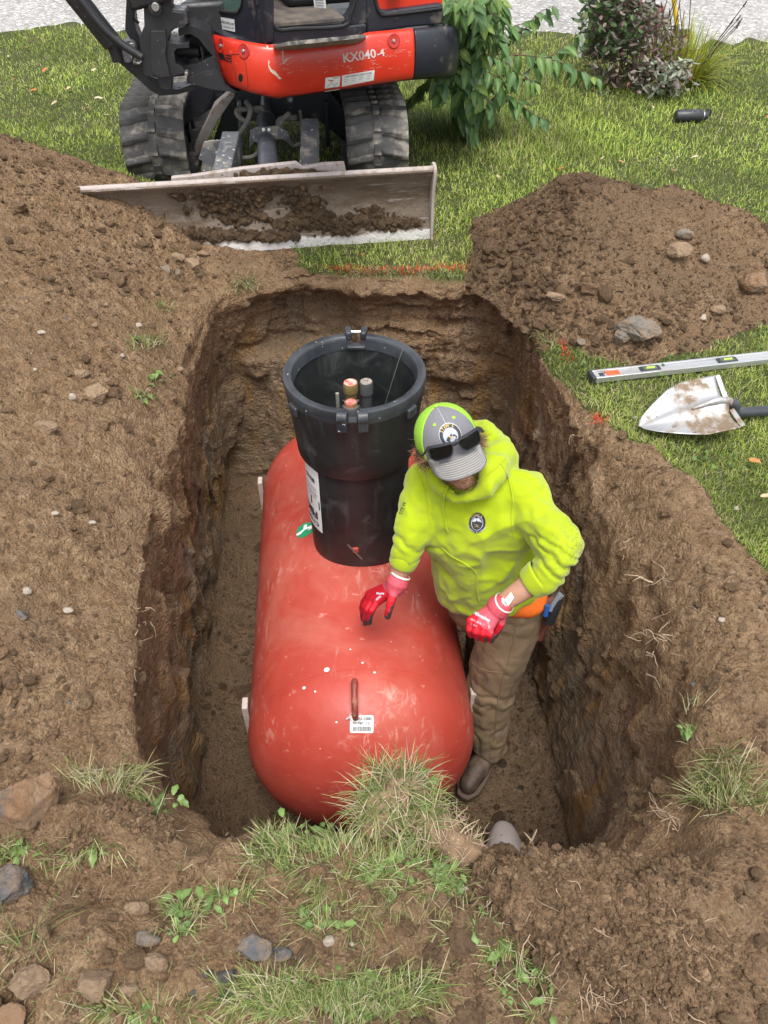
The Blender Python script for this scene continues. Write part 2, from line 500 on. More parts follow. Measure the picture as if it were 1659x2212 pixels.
for i, (kd, a) in enumerate(rows):
    if kd == 'f':
        r = RF * a; x = CX + DX * r; y = CY + DY * r
        q = np.stack([x, y, x * 0], 1)
        z = FLOOR + .045 * fbm(q, 5, 5, .6) + .10 * sstep(.80, 1.0, a) * (.5 + np.maximum(0, fbm(q, 4, 3) * 2))
        z = z + .022 * np.maximum(0, fbm(q, 22, 3)) * sstep(.0, -.3, x)
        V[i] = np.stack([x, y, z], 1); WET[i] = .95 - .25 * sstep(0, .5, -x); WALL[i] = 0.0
    elif kd == 'w':
        g = .38 * a + .42 * a ** 3 + .20 * a ** 9
        g = g * (1 - leftw * .0)
        z = FLOOR + .05 + (topz - FLOOR - .05) * a
        r = RF * (1 - g) + RR * g
        x = CX + DX * r; y = CY + DY * r
        q = np.stack([x, y, z], 1)
        qa = q * np.array([1, 1, .35])
        ql = q * np.array([.8, .8, 3.2])
        d = .070 * fbm(qa, 2.4, 4, .5) + .050 * (np.abs(fbm(q * np.array([1, 1, .5]), 5, 4, .55)) - .15) + .010 * fbm(q, 26, 4, .6)
        slabm = fbm(qa + 4, 4.5, 2)
        d = d + .030 * sstep(.02, .06, slabm) - .025 * sstep(.10, .14, fbm(q + 8, 3.2, 2))
        # torn horizontal ledges high on the far wall and slabs low on the left wall
        lg = fbm(ql, 3.2, 4, .6)
        d = d + front * sstep(.45, .8, a) * (.10 * np.abs(lg) - .03)
        rec = front * sstep(-.05, -.30, x + .12 * fbm(q, 4, 2)) * sstep(.93, .885, a + .02 * fbm(q, 8, 3)) * sstep(.64, .70, a + .03 * fbm(q, 6, 3))
        d = d + .13 * rec
        d = d + front * .05 * sstep(.05, .35, x) * sstep(.62, .5, a + .05 * fbm(q, 5, 3))
        # bucket tooth grooves
        tt = (x * .98) * 2 * pi / .085
        d = d + front * .012 * np.abs(np.sin(tt + 2.5 * vnoise(q * 3))) * sstep(.98, .8, a)
        tl = (y + .18 * z) * 2 * pi / .16
        d = d + (1 - front) * .018 * (np.abs(np.sin(tl * .5 + 3 * vnoise(q * 2.4))) - .5) * sstep(.92, .6, a)
        # ragged sod lip
        lip = np.exp(-((a - .965) / .03) ** 2)
        d = d - lip * front * (.05 + .03 * fbm(q, 14, 3))
        d = d + front * .07 * np.exp(-((a - .86) / .07) ** 2) * (.4 + np.maximum(0, fbm(q, 3, 2)))
        d = d * sstep(0, .05, a) * (1 - .7 * sstep(.96, 1, a) * (1 - front))
        x = x + DX * d; y = y + DY * d
        V[i] = np.stack([x, y, z + .012 * fbm(q, 16, 4)], 1)
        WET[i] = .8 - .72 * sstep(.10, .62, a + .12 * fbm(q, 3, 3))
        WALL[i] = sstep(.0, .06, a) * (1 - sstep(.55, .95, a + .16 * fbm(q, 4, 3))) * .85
    else:
        r = RR + a; x = CX + DX * r; y = CY + DY * r
        q = np.stack([x, y, x * 0], 1)
        h = H(x, y)
        lm = lawn_mask(x, y).astype(float)
        z = topz + (h - topz) * (1 - np.exp(-a / (.045 - .03 * front)))
        far = 1 - sstep(1.5, 3.0, a)
        am = (1 - lm) * (1 - .6 * sstep(3, 6, a))
        nearf = sstep(1.5, .9, y)
        z = z + am * nearf * (.050 * (.35 - np.abs(fbm(q, 4.5, 4, .6))) + .02 * fbm(q, 11, 3))
        z = z + am * (.022 * fbm(q, 7, 5, .6) + .026 * (np.abs(fbm(q, 15, 4, .65)) - .2) * far + .020 * fbm(q, 30, 3, .7) * far)
        z = z + lm * .010 * fbm(q, 8, 3)
        V[i] = np.stack([x, y, z], 1); LAWN[i] = lm
        WET[i] = .18 * sstep(-.2, .5, fbm(q, 2.2, 4)) + .35 * sstep(.1, .5, fbm(q + 3, 4, 4))
V = V.reshape(-1, 3)
ii, jj = np.meshgrid(np.arange(NR - 1), np.arange(NT), indexing='ij')
A_ = ii * NT + jj; B_ = ii * NT + (jj + 1) % NT
FA = np.stack([A_, A_ + NT, B_ + NT, B_], -1).reshape(-1, 4)
# centre patch
V = np.vstack([V, [[CX, CY, FLOOR]]]); ci = len(V) - 1
att = {'wet': np.append(WET.ravel(), .9), 'wall': np.append(WALL.ravel(), 0), 'lawn': np.append(LAWN.ravel(), 0)}
c0 = np.arange(0, NT, 1)
tri = np.stack([np.full(NT, ci), c0, (c0 + 1) % NT, (c0 + 1) % NT], 1)
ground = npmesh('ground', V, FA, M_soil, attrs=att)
bm = bmesh.new(); bm.from_mesh(ground.data); bm.verts.ensure_lookup_table()
vs = [bm.verts[i] for i in range(NT)]
bm.faces.new(vs); bm.normal_update(); bm.to_mesh(ground.data); bm.free()
tag(ground, 'churned brown soil and lawn around the open rectangular pit', None, None, 'structure')
GV = V[:-1].reshape(NR, NT, 3); GL = LAWN; ROWK = [r[0] for r in rows]; ROWA = np.array([r[1] for r in rows])
def gz(x, y):
    """ground height outside the pit"""
    x = np.atleast_1d(np.asarray(x, float)); y = np.atleast_1d(np.asarray(y, float))
    th = np.arctan2(y - CY, x - CX); r = np.hypot(x - CX, y - CY)
    a = np.maximum(0, r - np.interp(th, TH, RR, period=2 * pi))
    fr = sstep(.85, 1, np.sin(th)); tz = -.055 + .035 * fr
    return tz + (H(x, y) - tz) * (1 - np.exp(-a / (.045 - .03 * fr)))
def outside(x, y, m=0.0):
    th = np.arctan2(y - CY, x - CX); r = np.hypot(x - CX, y - CY)
    return r > np.interp(th, TH, RR, period=2 * pi) + m
_gx = np.arange(-6, 6.001, .02); _gy = np.arange(-.6, 11, .02)
_GX, _GY = np.meshgrid(_gx, _gy, indexing='ij')
_GT = gz(_GX.ravel(), _GY.ravel()).reshape(_GX.shape)
def gz1(x, y):
    u = min(max((x + 6) / .02, 0), len(_gx) - 2.001); w = min(max((y + .6) / .02, 0), len(_gy) - 2.001)
    i, j = int(u), int(w); a, b = u - i, w - j
    return float((_GT[i, j] * (1 - a) + _GT[i + 1, j] * a) * (1 - b) + (_GT[i, j + 1] * (1 - a) + _GT[i + 1, j + 1] * a) * b)
def G(px, py):
    """ground point seen at px,py (outside the pit)"""
    z = 0.0
    for _ in range(12):
        p = P(px, py, z); z = z * .5 + .5 * gz1(p.x, p.y)
    return P(px, py, z)

# ---------------------------------------------------------------- gravel road beyond the lawn
def gravel_material():
    m, nt, b = newmat('gravel'); tc = coord(nt)
    c = mixc(nt, ramp(nt, noise(nt, tc, .9, 5, .6), [(.35, 0), (.65, 1)]), (.30, .288, .275), (.39, .378, .365))
    vc = voro(nt, tc, 34, 'F1', 1)
    sep = nt.nodes.new('ShaderNodeSeparateColor'); nt.links.new(vc, sep.inputs[0])
    c = mixc(nt, ramp(nt, sep.outputs[0], [(.0, .65), (.45, 0)]), c, (.17, .165, .165))
    c = mixc(nt, ramp(nt, sep.outputs[1], [(.7, 0), (1, .8)]), c, (.66, .64, .61))
    c = mixc(nt, ramp(nt, noise(nt, tc, 3.5, 6, .7), [(.60, 0), (.72, .65)]), c, (.20, .16, .13))
    nt.links.new(c, b.inputs['Base Color']); b.inputs['Roughness'].default_value = .95
    bump(nt, b, mth(nt, 'MULTIPLY', voro(nt, tc, 34), -1), .9, .03)
    return m
M_gravel = gravel_material()
def road_edge(x): return 7.85 - .05 * x + .14 * math.sin(x * 1.7) + .10 * math.sin(x * 4.1 + 1)
xs = np.linspace(-40, 40, 700); vv = []; 
for x in xs:
    e = road_edge(x) + .12 * random.uniform(-1, 1)
    for j, yy in enumerate([e, e + .25, e + 1.5, e + 5, e + 25, 75]):
        z = .022 if j else -.02
        vv.append((x, yy, z + (0.006 * random.uniform(-1, 1) if 0 < j < 4 else 0)))
ff = [(i * 6 + j, (i + 1) * 6 + j, (i + 1) * 6 + j + 1, i * 6 + j + 1) for i in range(699) for j in range(5)]
road = npmesh('gravel_road', vv, ff, M_gravel)
tag(road, 'pale grey gravel road beyond the lawn', None, None, 'structure')

# ---------------------------------------------------------------- heap of soil on the lawn at the right
pc = P(1290, 560, .0); HX, HY = 1.02, 3.36
base_px = [(1015,545),(1025,600),(1085,650),(1150,700),(1225,752),(1300,790),(1390,800),(1480,782),(1560,745),(1640,712),(1760,690)]
bp = [P(*q) for q in base_px]
bp = [(p.x, p.y) for p in bp] + [(2.35, 3.3), (2.25, 3.75), (1.85, 4.05), (1.35, 4.25), (.85, 4.22), (.5, 4.05)]
_a = np.array([math.atan2(y - HY, x - HX) for x, y in bp]); _r = np.array([math.hypot(x - HX, y - HY) for x, y in bp])
_o = np.argsort(_a); _a = _a[_o]; _r = _r[_o]
NA, NB = 620, 130
tha = np.linspace(-pi, pi, NA, endpoint=False)
rb = smoothper(np.interp(tha, _a, _r, period=2 * pi), 25)
qq = np.stack([np.cos(tha), np.sin(tha), tha * 0], 1)
rb = rb * (1 + .06 * fbm(qq, 4, 4, .6))
peak = P(1262, 408, .38)
vv = np.zeros((NB, NA, 3)); aw = np.zeros((NB, NA))
for i in range(NB):
    t = (i + .5) / NB * 1.04
    # cone apex sheared towards the peak
    cx_ = HX * 1 + (peak.x - HX) * (1 - t); cy_ = HY + (peak.y - HY) * (1 - t)
    x = cx_ + np.cos(tha) * rb * t; y = cy_ + np.sin(tha) * rb * t
    q = np.stack([x, y, x * 0], 1)
    z = .43 * np.power(max(0, 1 - t ** 1.06), 1.0) - .03 * sstep(.9, 1.04, t)
    z = z * (1 - .12 * np.exp(-(t / .22) ** 2)) + gs(x, y, 1.55, 3.35, .3, .22, .07) * (1 - t) ** .4 if t < 1 else z + x * 0
    z = z + (.085 * fbm(q, 3.2, 4, .6) + .030 * np.abs(fbm(q, 12, 4, .6)) + .018 * fbm(q, 34, 3, .7)) * sstep(1.04, .8, t)
    vv[i] = np.stack([x, y, z], 1); aw[i] = .25 + .5 * sstep(-.1, .4, fbm(q, 3, 4))
ii, jj = np.meshgrid(np.arange(NB - 1), np.arange(NA), indexing='ij')
A_ = ii * NA + jj; B_ = ii * NA + (jj + 1) % NA
heapV = vv
M_soil2 = soil_material('heap_soil', False)
heap = npmesh('soil_heap', vv.reshape(-1, 3), np.stack([A_, A_ + NA, B_ + NA, B_], -1).reshape(-1, 4), M_soil2,
              attrs={'wet': aw.ravel(), 'wall': aw.ravel() * 0}, loc=(HX, HY, 0))
bm = bmesh.new(); bm.from_mesh(heap.data); bm.verts.ensure_lookup_table(); bm.faces.new([bm.verts[i] for i in range(NA)]); bm.to_mesh(heap.data); bm.free()
tag(heap, 'large heap of dug brown soil and stones on the lawn right of the pit', 'soil heap')
def heap_z(x, y):
    x = np.atleast_1d(x).astype(float); y = np.atleast_1d(y).astype(float)
    fl = heapV.reshape(-1, 3)[::3]
    return np.array([fl[np.argmin((fl[:, 0] - a) ** 2 + (fl[:, 1] - b) ** 2), 2] for a, b in zip(x, y)])
def in_heap(x, y, m=1.0):
    th = np.arctan2(y - HY, x - HX); return np.hypot(x - HX, y - HY) < np.interp(th, tha, rb, period=2 * pi) * m

# ---------------------------------------------------------------- crumbs and clods of soil
def ico(sub):
    bm = bmesh.new(); bmesh.ops.create_icosphere(bm, subdivisions=sub, radius=1)
    v = np.array([q.co[:] for q in bm.verts]); f = np.array([[w.index for w in q.verts] for q in bm.faces]); bm.free()
    return v, f
ICO1, ICO2 = ico(1), ico(2)
def rotmats(n, rg=RG):
    q = rg.normal(size=(n, 4)); q /= np.linalg.norm(q, axis=1)[:, None]
    w, x, y, z = q.T
    return np.stack([np.stack([1 - 2 * (y * y + z * z), 2 * (x * y - z * w), 2 * (x * z + y * w)], -1),
                     np.stack([2 * (x * y + z * w), 1 - 2 * (x * x + z * z), 2 * (y * z - x * w)], -1),
                     np.stack([2 * (x * z - y * w), 2 * (y * z + x * w), 1 - 2 * (x * x + y * y)], -1)], 1)
def blobs(pos, size, shape, cols, jitter=.28, sub=1, flat=.75):
    bv, bf = ICO1 if sub == 1 else ICO2
    n = len(pos); k = len(bv)
    v = bv[None] * (1 + jitter * RG.uniform(-1, 1, (n, k, 1)))
    if sub == 2:
        sd_ = RG.uniform(0, 50, (n, 1, 3))
        nz = fbm((bv[None] * 1.1 + sd_).reshape(-1, 3), 1.0, 3, .7).reshape(n, k, 1)
        v = bv[None] * (1 + .75 * nz) * (1 + .10 * RG.uniform(-1, 1, (n, k, 1)))
    v = v * RG.uniform(.65, 1.25, (n, 1, 3))
    v = np.einsum('nij,nkj->nki', rotmats(n), v)
    v[:, :, 2] *= flat
    v = v * size[:, None, None] + pos[:, None, :]
    f = bf[None] + (np.arange(n) * k)[:, None, None]
    c = np.repeat(cols, k, axis=0)
    return v.reshape(-1, 3), f.reshape(-1, 3), c

def inst_mat(name, rough=.95):
    m, nt, b = newmat(name)
    a = nt.nodes.new('ShaderNodeAttribute'); a.attribute_type = 'INSTANCER'; a.attribute_name = 'tint'
    tc = coord(nt)
    c = mixc(nt, ramp(nt, noise(nt, tc, 2.5, 5, .7), [(.35, .0), (.65, .75)]), a.outputs['Color'], (.10, .063, .036))
    nt.links.new(c, b.inputs['Base Color']); b.inputs['Roughness'].default_value = rough; b.inputs['Specular IOR Level'].default_value = .25
    bump(nt, b, noise(nt, tc, 5, 5, .75), .8, .12)
    return m
def crumb_nodes(mat, sub=1, amp=.55, variants=4):
    ng = bpy.data.node_groups.new('crumb_nodes', 'GeometryNodeTree')
    ng.interface.new_socket('Geometry', in_out='INPUT', socket_type='NodeSocketGeometry')
    ng.interface.new_socket('Geometry', in_out='OUTPUT', socket_type='NodeSocketGeometry')
    nn, L = ng.nodes, ng.links
    gi = nn.new('NodeGroupInput'); go = nn.new('NodeGroupOutput')
    join = nn.new('GeometryNodeJoinGeometry')
    for q in range(variants):
        ic = nn.new('GeometryNodeMeshIcoSphere'); ic.inputs['Radius'].default_value = 1; ic.inputs['Subdivisions'].default_value = sub
        ps = nn.new('GeometryNodeInputPosition'); ns = nn.new('ShaderNodeTexNoise'); ns.noise_dimensions = '4D'
        ns.inputs['W'].default_value = q * 7.3 + 1; ns.inputs['Scale'].default_value = 1.1; ns.inputs['Detail'].default_value = 3
        L.new(ps.outputs[0], ns.inputs['Vector'])
        sb = nn.new('ShaderNodeVectorMath'); sb.operation = 'SUBTRACT'; sb.inputs[1].default_value = (.5, .5, .5)
        L.new(ns.outputs['Color'], sb.inputs[0])
        sc = nn.new('ShaderNodeVectorMath'); sc.operation = 'SCALE'; sc.inputs['Scale'].default_value = amp * 4
        L.new(sb.outputs[0], sc.inputs[0])
        sp_ = nn.new('GeometryNodeSetPosition'); L.new(ic.outputs[0], sp_.inputs[0]); L.new(sc.outputs[0], sp_.inputs['Offset'])
        sm = nn.new('GeometryNodeSetShadeSmooth'); L.new(sp_.outputs[0], sm.inputs[0]); sm.inputs['Shade Smooth'].default_value = (q % 2 == 0)
        st = nn.new('GeometryNodeSetMaterial'); st.inputs['Material'].default_value = mat; L.new(sm.outputs[0], st.inputs[0])
        g2 = nn.new('GeometryNodeGeometryToInstance'); L.new(st.outputs[0], g2.inputs[0]); L.new(g2.outputs[0], join.inputs[0])
    ip = nn.new('GeometryNodeInstanceOnPoints'); L.new(gi.outputs[0], ip.inputs['Points']); L.new(join.outputs[0], ip.inputs['Instance'])
    ip.inputs['Pick Instance'].default_value = True
    def attr(n, t):
        a = nn.new('GeometryNodeInputNamedAttribute'); a.data_type = t; a.inputs['Name'].default_value = n; return a.outputs['Attribute']
    L.new(attr('pick', 'INT'), ip.inputs['Instance Index']); L.new(attr('rotv', 'FLOAT_VECTOR'), ip.inputs['Rotation']); L.new(attr('scl', 'FLOAT_VECTOR'), ip.inputs['Scale'])
    L.new(ip.outputs[0], go.inputs[0])
    return ng
def scatter(name, pos, size, cols, ng, flat=.75, loc=(0, 0, 0)):
    n = len(pos); me = bpy.data.meshes.new(name); me.vertices.add(n)
    me.vertices.foreach_set('co', (np.asarray(pos, dtype=np.float32) - np.array(loc, dtype=np.float32)).ravel())
    def at(nm, ty, d, key='vector'):
        a = me.attributes.new(nm, ty, 'POINT'); a.data.foreach_set(key, np.ascontiguousarray(d).ravel())
    sc = size[:, None] * RG.uniform(.6, 1.3, (n, 3)) * np.array([1, 1, flat])
    at('scl', 'FLOAT_VECTOR', sc.astype(np.float32))
    at('rotv', 'FLOAT_VECTOR', np.stack([RG.uniform(-.5, .5, n), RG.uniform(-.5, .5, n), RG.uniform(0, 6.28, n)], 1).astype(np.float32))
    at('pick', 'INT', RG.integers(0, 4, n).astype(np.int32), 'value')
    c4 = np.ones((n, 4), dtype=np.float32); c4[:, :3] = cols
    at('tint', 'FLOAT_COLOR', c4, 'color')
    o = bpy.data.objects.new(name, me); COL.objects.link(o); o.location = loc
    md = o.modifiers.new('scatter', 'NODES'); md.node_group = ng
    return o
M_crumb = inst_mat('crumb_soil')
NG1 = crumb_nodes(M_crumb, 1); NG2 = crumb_nodes(M_crumb, 3, .42)
M_clod = vcol_mat('clod_soil', .95, bmp=.9, bs=260)
fl = GV.reshape(-1, 3); kd = np.repeat(np.array([{'f': 0, 'w': 1, 'o': 2}[q] for q in ROWK]), NT); ra = np.repeat(ROWA, NT)
wetf = WET.ravel(); lf = LAWN.ravel()
soilc = np.array([.44, .285, .162]); dampc = np.array([.135, .085, .05])
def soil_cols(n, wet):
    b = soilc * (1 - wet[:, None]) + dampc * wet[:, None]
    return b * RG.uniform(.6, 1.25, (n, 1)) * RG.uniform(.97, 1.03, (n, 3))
ok = np.where((kd == 2) & (ra < 3.2) & (lf < .5))[0]
area = np.where(ra < 1.35, 1.0, (1 + (ra - 1.35) * 9))[ok] * (1 + .5 * ra[ok])
clump = sstep(-.25, .4, fbm(fl[ok], 3.0, 5, .6)) + .12
p = area * clump; p /= p.sum()
pu = area * (.25 + clump); pu /= pu.sum()
hf = heapV.reshape(-1, 3)
wh0 = np.hypot(hf[:, 0] - HX, hf[:, 1] - HY); wh = wh0 * sstep(-.3, .4, fbm(hf, 3.5, 3)); wh /= wh.sum(); whu = wh0 / wh0.sum()
def jit(i, arr): return arr[i] + RG.normal(size=(len(i), 3)) * np.array([.008, .008, 0])
def crumbs(name, n1, n2, n3, n4, mu, sg, lo, hi, ng, sink, label, pp, hp):
    a1 = RG.choice(ok, n1, p=pp); a2 = RG.choice(np.where(kd == 0)[0], n2); a3 = RG.choice(len(hf), n3, p=hp)
    a4 = RG.choice(np.where((kd == 1) & (ra > .55))[0], n4)
    ps = np.vstack([jit(a1, fl), jit(a2, fl), jit(a3, hf), fl[a4]])
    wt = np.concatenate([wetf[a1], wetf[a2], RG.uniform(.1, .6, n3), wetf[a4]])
    sz = np.clip(np.exp(RG.normal(mu, sg, len(ps))), lo, hi); ps[:, 2] += sz * sink
    tag(scatter(name, ps, sz, soil_cols(len(ps), wt), ng), label, None, None, 'stuff')
crumbs('soil_crumbs', 105000, 16000, 24000, 9000, -5.75, .45, .0015, .010, NG1, .1, 'loose crumbs scattered over the dug soil', pu, whu)
crumbs('soil_lumps', 5200, 900, 1900, 200, -4.55, .50, .006, .040, NG2, -.05, 'bigger lumps of crumbling soil lying on the dug earth', p, wh)

# ================================================================ LAWN GRASS
M_grass = vcol_mat('grass_blade', .55, .35)
def blades(pos, h, w, lean, cols, az=None, droop=.5):
    """three-segment curved blades; returns verts, tris"""
    n = len(pos); w = np.broadcast_to(np.asarray(w, dtype=float), (n,))
    if az is None: az = RG.uniform(0, 2 * pi, n)
    d = np.stack([np.cos(az), np.sin(az), az * 0], 1); sd = np.stack([-np.sin(az), np.cos(az), az * 0], 1)
    tw = RG.uniform(-.6, .6, n)[:, None]; sd = sd * np.cos(tw) + d * np.sin(tw)
    ts = [0, .45, .8, 1.0]; V = []
    for t in ts:
        ang = lean * (1 + droop * t)
        c = pos + d * (np.sin(ang) * h * t)[:, None]; c[:, 2] += np.cos(np.minimum(ang, 1.9)) * h * t
        ww = (w * (1 - t ** 2.2) * .5)[:, None]
        if t < 1: V += [c - sd * ww, c + sd * ww]
        else: V += [c]
    V = np.stack(V, 1)
    b = (np.arange(n) * 7)[:, None, None]
    T = np.array([[0, 1, 3], [0, 3, 2], [2, 3, 5], [2, 5, 4], [4, 5, 6]])[None] + b
    C = np.repeat(cols, 7, axis=0).reshape(n, 7, 3)
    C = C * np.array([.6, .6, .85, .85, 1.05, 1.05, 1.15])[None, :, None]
    return V.reshape(-1, 3), T.reshape(-1, 3), C.reshape(-1, 3)
def grass_cols(n, pos, dry=.13):
    g1 = np.array([.28, .42, .06]); g2 = np.array([.58, .64, .15]); g3 = np.array([.62, .55, .31]); g4 = np.array([.12, .20, .04])
    m = RG.random(n)[:, None]; c = g1 * (1 - m) + g2 * m
    pn = fbm(pos * np.array([1, 1, 0]), 1.3, 3)
    dk = (RG.random(n) < .18)[:, None]; c = np.where(dk, g4, c)
    dr = (RG.random(n) < dry * (1 + 2.2 * pn))[:, None]; c = np.where(dr, g3 * RG.uniform(.7, 1.2, (n, 1)), c)
    return c * (1 + .6 * fbm(pos * np.array([1, 1, 0]), 2.6, 3))[:, None] * RG.uniform(.8, 1.2, (n, 1))
NG = 400000
r = np.exp(RG.uniform(math.log(1.7), math.log(10.5), NG)); a = RG.uniform(-.66, .70, NG)
x = np.sin(a) * r; y = np.cos(a) * r
k = lawn_mask(x, y) & outside(x, y, .01) & ~in_heap(x, y, .97)
edge = np.array([road_edge(q) for q in x])
k &= (y < edge + .1 * RG.normal(size=NG))
k &= ~((np.abs(x + .65) < .85) & (y > 4.05) & (y < 6.2) & (RG.random(NG) < .45))
x, y, r = x[k], y[k], r[k]
pos = np.stack([x, y, gz(x, y) - .004], 1)
n = len(pos)
hh = RG.uniform(.015, .036, n) * (1 + .35 * fbm(pos, 1.7, 3)) * (.85 + .07 * r)
near_tree = np.exp(-((x - 1.0) ** 2 + (y - 5.2) ** 2) / .25)
hh *= 1 + 1.3 * near_tree
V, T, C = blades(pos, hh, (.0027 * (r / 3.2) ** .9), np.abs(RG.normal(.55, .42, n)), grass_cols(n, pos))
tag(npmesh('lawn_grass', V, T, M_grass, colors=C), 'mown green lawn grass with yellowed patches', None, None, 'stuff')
# clover and broad weed leaves low in the lawn
NC = 11000
r = np.exp(RG.uniform(math.log(2.3), math.log(8), NC)); a = RG.uniform(-.58, .58, NC); x = np.sin(a) * r; y = np.cos(a) * r
k = lawn_mask(x, y) & outside(x, y, .02) & ~in_heap(x, y, .97) & (fbm(np.stack([x, y, x * 0], 1), 2.1, 3) > -.1) & (y < 8.2)
x, y = x[k], y[k]; n = len(x); z = gz(x, y)
az = RG.uniform(0, 2 * pi, n); L = RG.uniform(.008, .020, n); ti = RG.uniform(-.2, .7, n); wv = L * RG.uniform(.5, .9, n)
d = np.stack([np.cos(az) * np.cos(ti), np.sin(az) * np.cos(ti), np.sin(ti)], 1) * L[:, None]; sd = np.stack([-np.sin(az), np.cos(az), az * 0], 1) * (wv / 2)[:, None]
p0 = np.stack([x, y, z + RG.uniform(.012, .035, n)], 1)
V = np.stack([p0, p0 + d * .5 - sd, p0 + d * 1.1, p0 + d * .5 + sd], 1).reshape(-1, 3)
Fq = (np.arange(n) * 4)[:, None] + np.arange(4)[None]
cc = np.array([.10, .17, .045]) * RG.uniform(.7, 1.6, (n, 1))
tag(npmesh('lawn_clover', V, Fq, M_grass, colors=np.repeat(cc, 4, 0)), 'small clover and weed leaves in the lawn', None, None, 'stuff')

# ================================================================ RED PROPANE TANK
def tank_material():
    m, nt, b = newmat('red_epoxy'); tc = coord(nt)
    c = mixc(nt, ramp(nt, noise(nt, tc, 3.5, 5, .6), [(.3, 0), (.7, 1)]), (.385, .046, .029), (.455, .066, .044))
    st = mapping(nt, tc, (1, .35, 1), rot=(0, 0, R(35)))
    sc = ramp(nt, noise(nt, st, 26, 8, .68, .6), [(.54, 0), (.66, 1)])
    zone = ramp(nt, noise(nt, tc, 4.2, 3, .5), [(.50, 0), (.64, 1)])
    c = mixc(nt, mth(nt, 'MULTIPLY', mth(nt, 'MULTIPLY', sc, zone), .48), c, (.70, .42, .35))
    st2 = mapping(nt, tc, (.25, 1, 1), rot=(0, 0, R(-50)))
    c = mixc(nt, mth(nt, 'MULTIPLY', ramp(nt, noise(nt, st2, 40, 4, .6), [(.66, 0), (.72, 1)]), .45), c, (.72, .33, .27))
    c = mixc(nt, mth(nt, 'MULTIPLY', ramp(nt, noise(nt, tc, 9, 8, .7), [(.60, 0), (.68, 1)]), .35), c, (.36, .045, .03))
    c = mixc(nt, ramp(nt, noise(nt, tc, 55, 2, .5), [(.775, 0), (.79, .85)]), c, (.85, .80, .78))
    c = mixc(nt, ramp(nt, noise(nt, mapping(nt, tc, loc=(3, 1, 2)), 70, 2, .5), [(.78, 0), (.80, .8)]), c, (.16, .10, .07))
    c = mixc(nt, mth(nt, 'MULTIPLY', ramp(nt, noise(nt, tc, 2.6, 7, .68, .8), [(.46, 0), (.66, 1)]), .22), c, (.56, .27, .20))
    nt.links.new(c, b.inputs['Base Color'])
    nt.links.new(ramp(nt, noise(nt, tc, 14, 6, .6), [(.3, .38), (.7, .62)]), b.inputs['Roughness'])
    h = mth(nt, 'ADD', noise(nt, tc, 9, 3, .5), mth(nt, 'MULTIPLY', noise(nt, tc, 90, 3, .6), .12))
    bump(nt, b, h, .35, .010)
    return m
M_tank = tank_material()
TR = .42; TZ = FLOOR + TR + .01
TA = Vector((-.083, 1.50, TZ)); TB = Vector((-.175, 2.82, TZ))      # near and far end of the straight shell
tank = thing('propane_tank', (TA.x * .5 + TB.x * .5, TA.y * .5 + TB.y * .5, FLOOR), 'large glossy red underground gas tank lying in the open pit', 'tank')
tdir = (TB - TA).normalized(); tside = Vector((tdir.y, -tdir.x, 0)); TLEN = (TB - TA).length
def tpt(l, ang, r=TR):
    """point on the shell: l metres from the near end, ang from the top"""
    return TA + tdir * l + (tside * sin(ang) + Vector((0, 0, 1)) * cos(ang)) * r
HD = .30                                                       # depth of the elliptical heads
prof = []
for k in range(25):
    t = pi / 2 * k / 24; prof.append((TR * sin(t), -HD * cos(t)))
for k in range(1, 24): prof.append((TR * (1 + .0), TLEN * k / 24))
for k in range(25):
    t = pi / 2 * (1 - k / 24); prof.append((TR * sin(t), TLEN + HD * cos(t)))
Mt = Matrix((tside, Vector((0, 0, 1)), tdir)).transposed()
mb = MB(); mb.lathe([(max(r, .0005), z) for r, z in prof], TA, 96, Mt)
mb.build('shell', M_tank, tank, angle=60)
def ring(l, name, w=.006, rr=.0015):
    mb = MB()
    n = 96; pts = [tpt(l, 2 * pi * k / n, TR - .001) for k in range(n + 1)]
    mb.tube(pts, w, 6, cap=False); return mb.build(name, M_tank, tank)
ring(.015, 'weld_seam', .0035); ring(TLEN - .01, 'weld_seam', .0035)
# lifting lug on the top near the front head
M_lug = pbr('rusty_red_steel', (.20, .040, .028), .5, 0, (.30, .06, .04), 20, dirt=(.30, .16, .10), dirt_amt=.3, ds=40, bmp=.2, bs=90)
lx = tpt(.06, .0)
lug0 = P(768, 1455, 0); 
def onshell(px, py, r=TR):
    """point of the shell (cylinder or head) seen at px,py"""
    rr = ray(px, py); o = Vector((0, 0, CAMZ)); t = 1.0
    for i in range(4000):
        q = o + rr * t; l = (q - TA).dot(tdir); rad = ((q - TA) - tdir * l).length
        if l < 0: d = math.sqrt((rad / r) ** 2 + (l / HD * TR / r) ** 2) - 1
        elif l > TLEN: d = math.sqrt((rad / r) ** 2 + ((l - TLEN) / HD) ** 2) - 1
        else: d = rad / r - 1
        if d <= 0: return q
        t += max(.0008, d * r * .5)
    return q
def shell_n(q):
    l = (q - TA).dot(tdir); rd = (q - TA) - tdir * l
    if l < 0: return (rd / TR ** 2 + tdir * l / HD ** 2).normalized()
    return rd.normalized()
a, b_ = onshell(767, 1480), onshell(768, 1548)
na, nb = shell_n(a), shell_n(b_)
pts = spline([a - na * .01, a + na * .035, (a + na * .05) * .75 + (b_ + nb * .05) * .25, (a + na * .045) * .25 + (b_ + nb * .045) * .75, b_ + nb * .02, b_ - nb * .012], 7)
lug = MB().tube(pts, .0105, 12).build('lifting_lug', M_lug, tank)
tie = MB().tube([b_ + nb * .006 + (Vector((cos(k / 14 * 2 * pi), 0, 0)) + tdir * sin(k / 14 * 2 * pi) - nb * 0) * .019 for k in range(15)], .0016, 6)
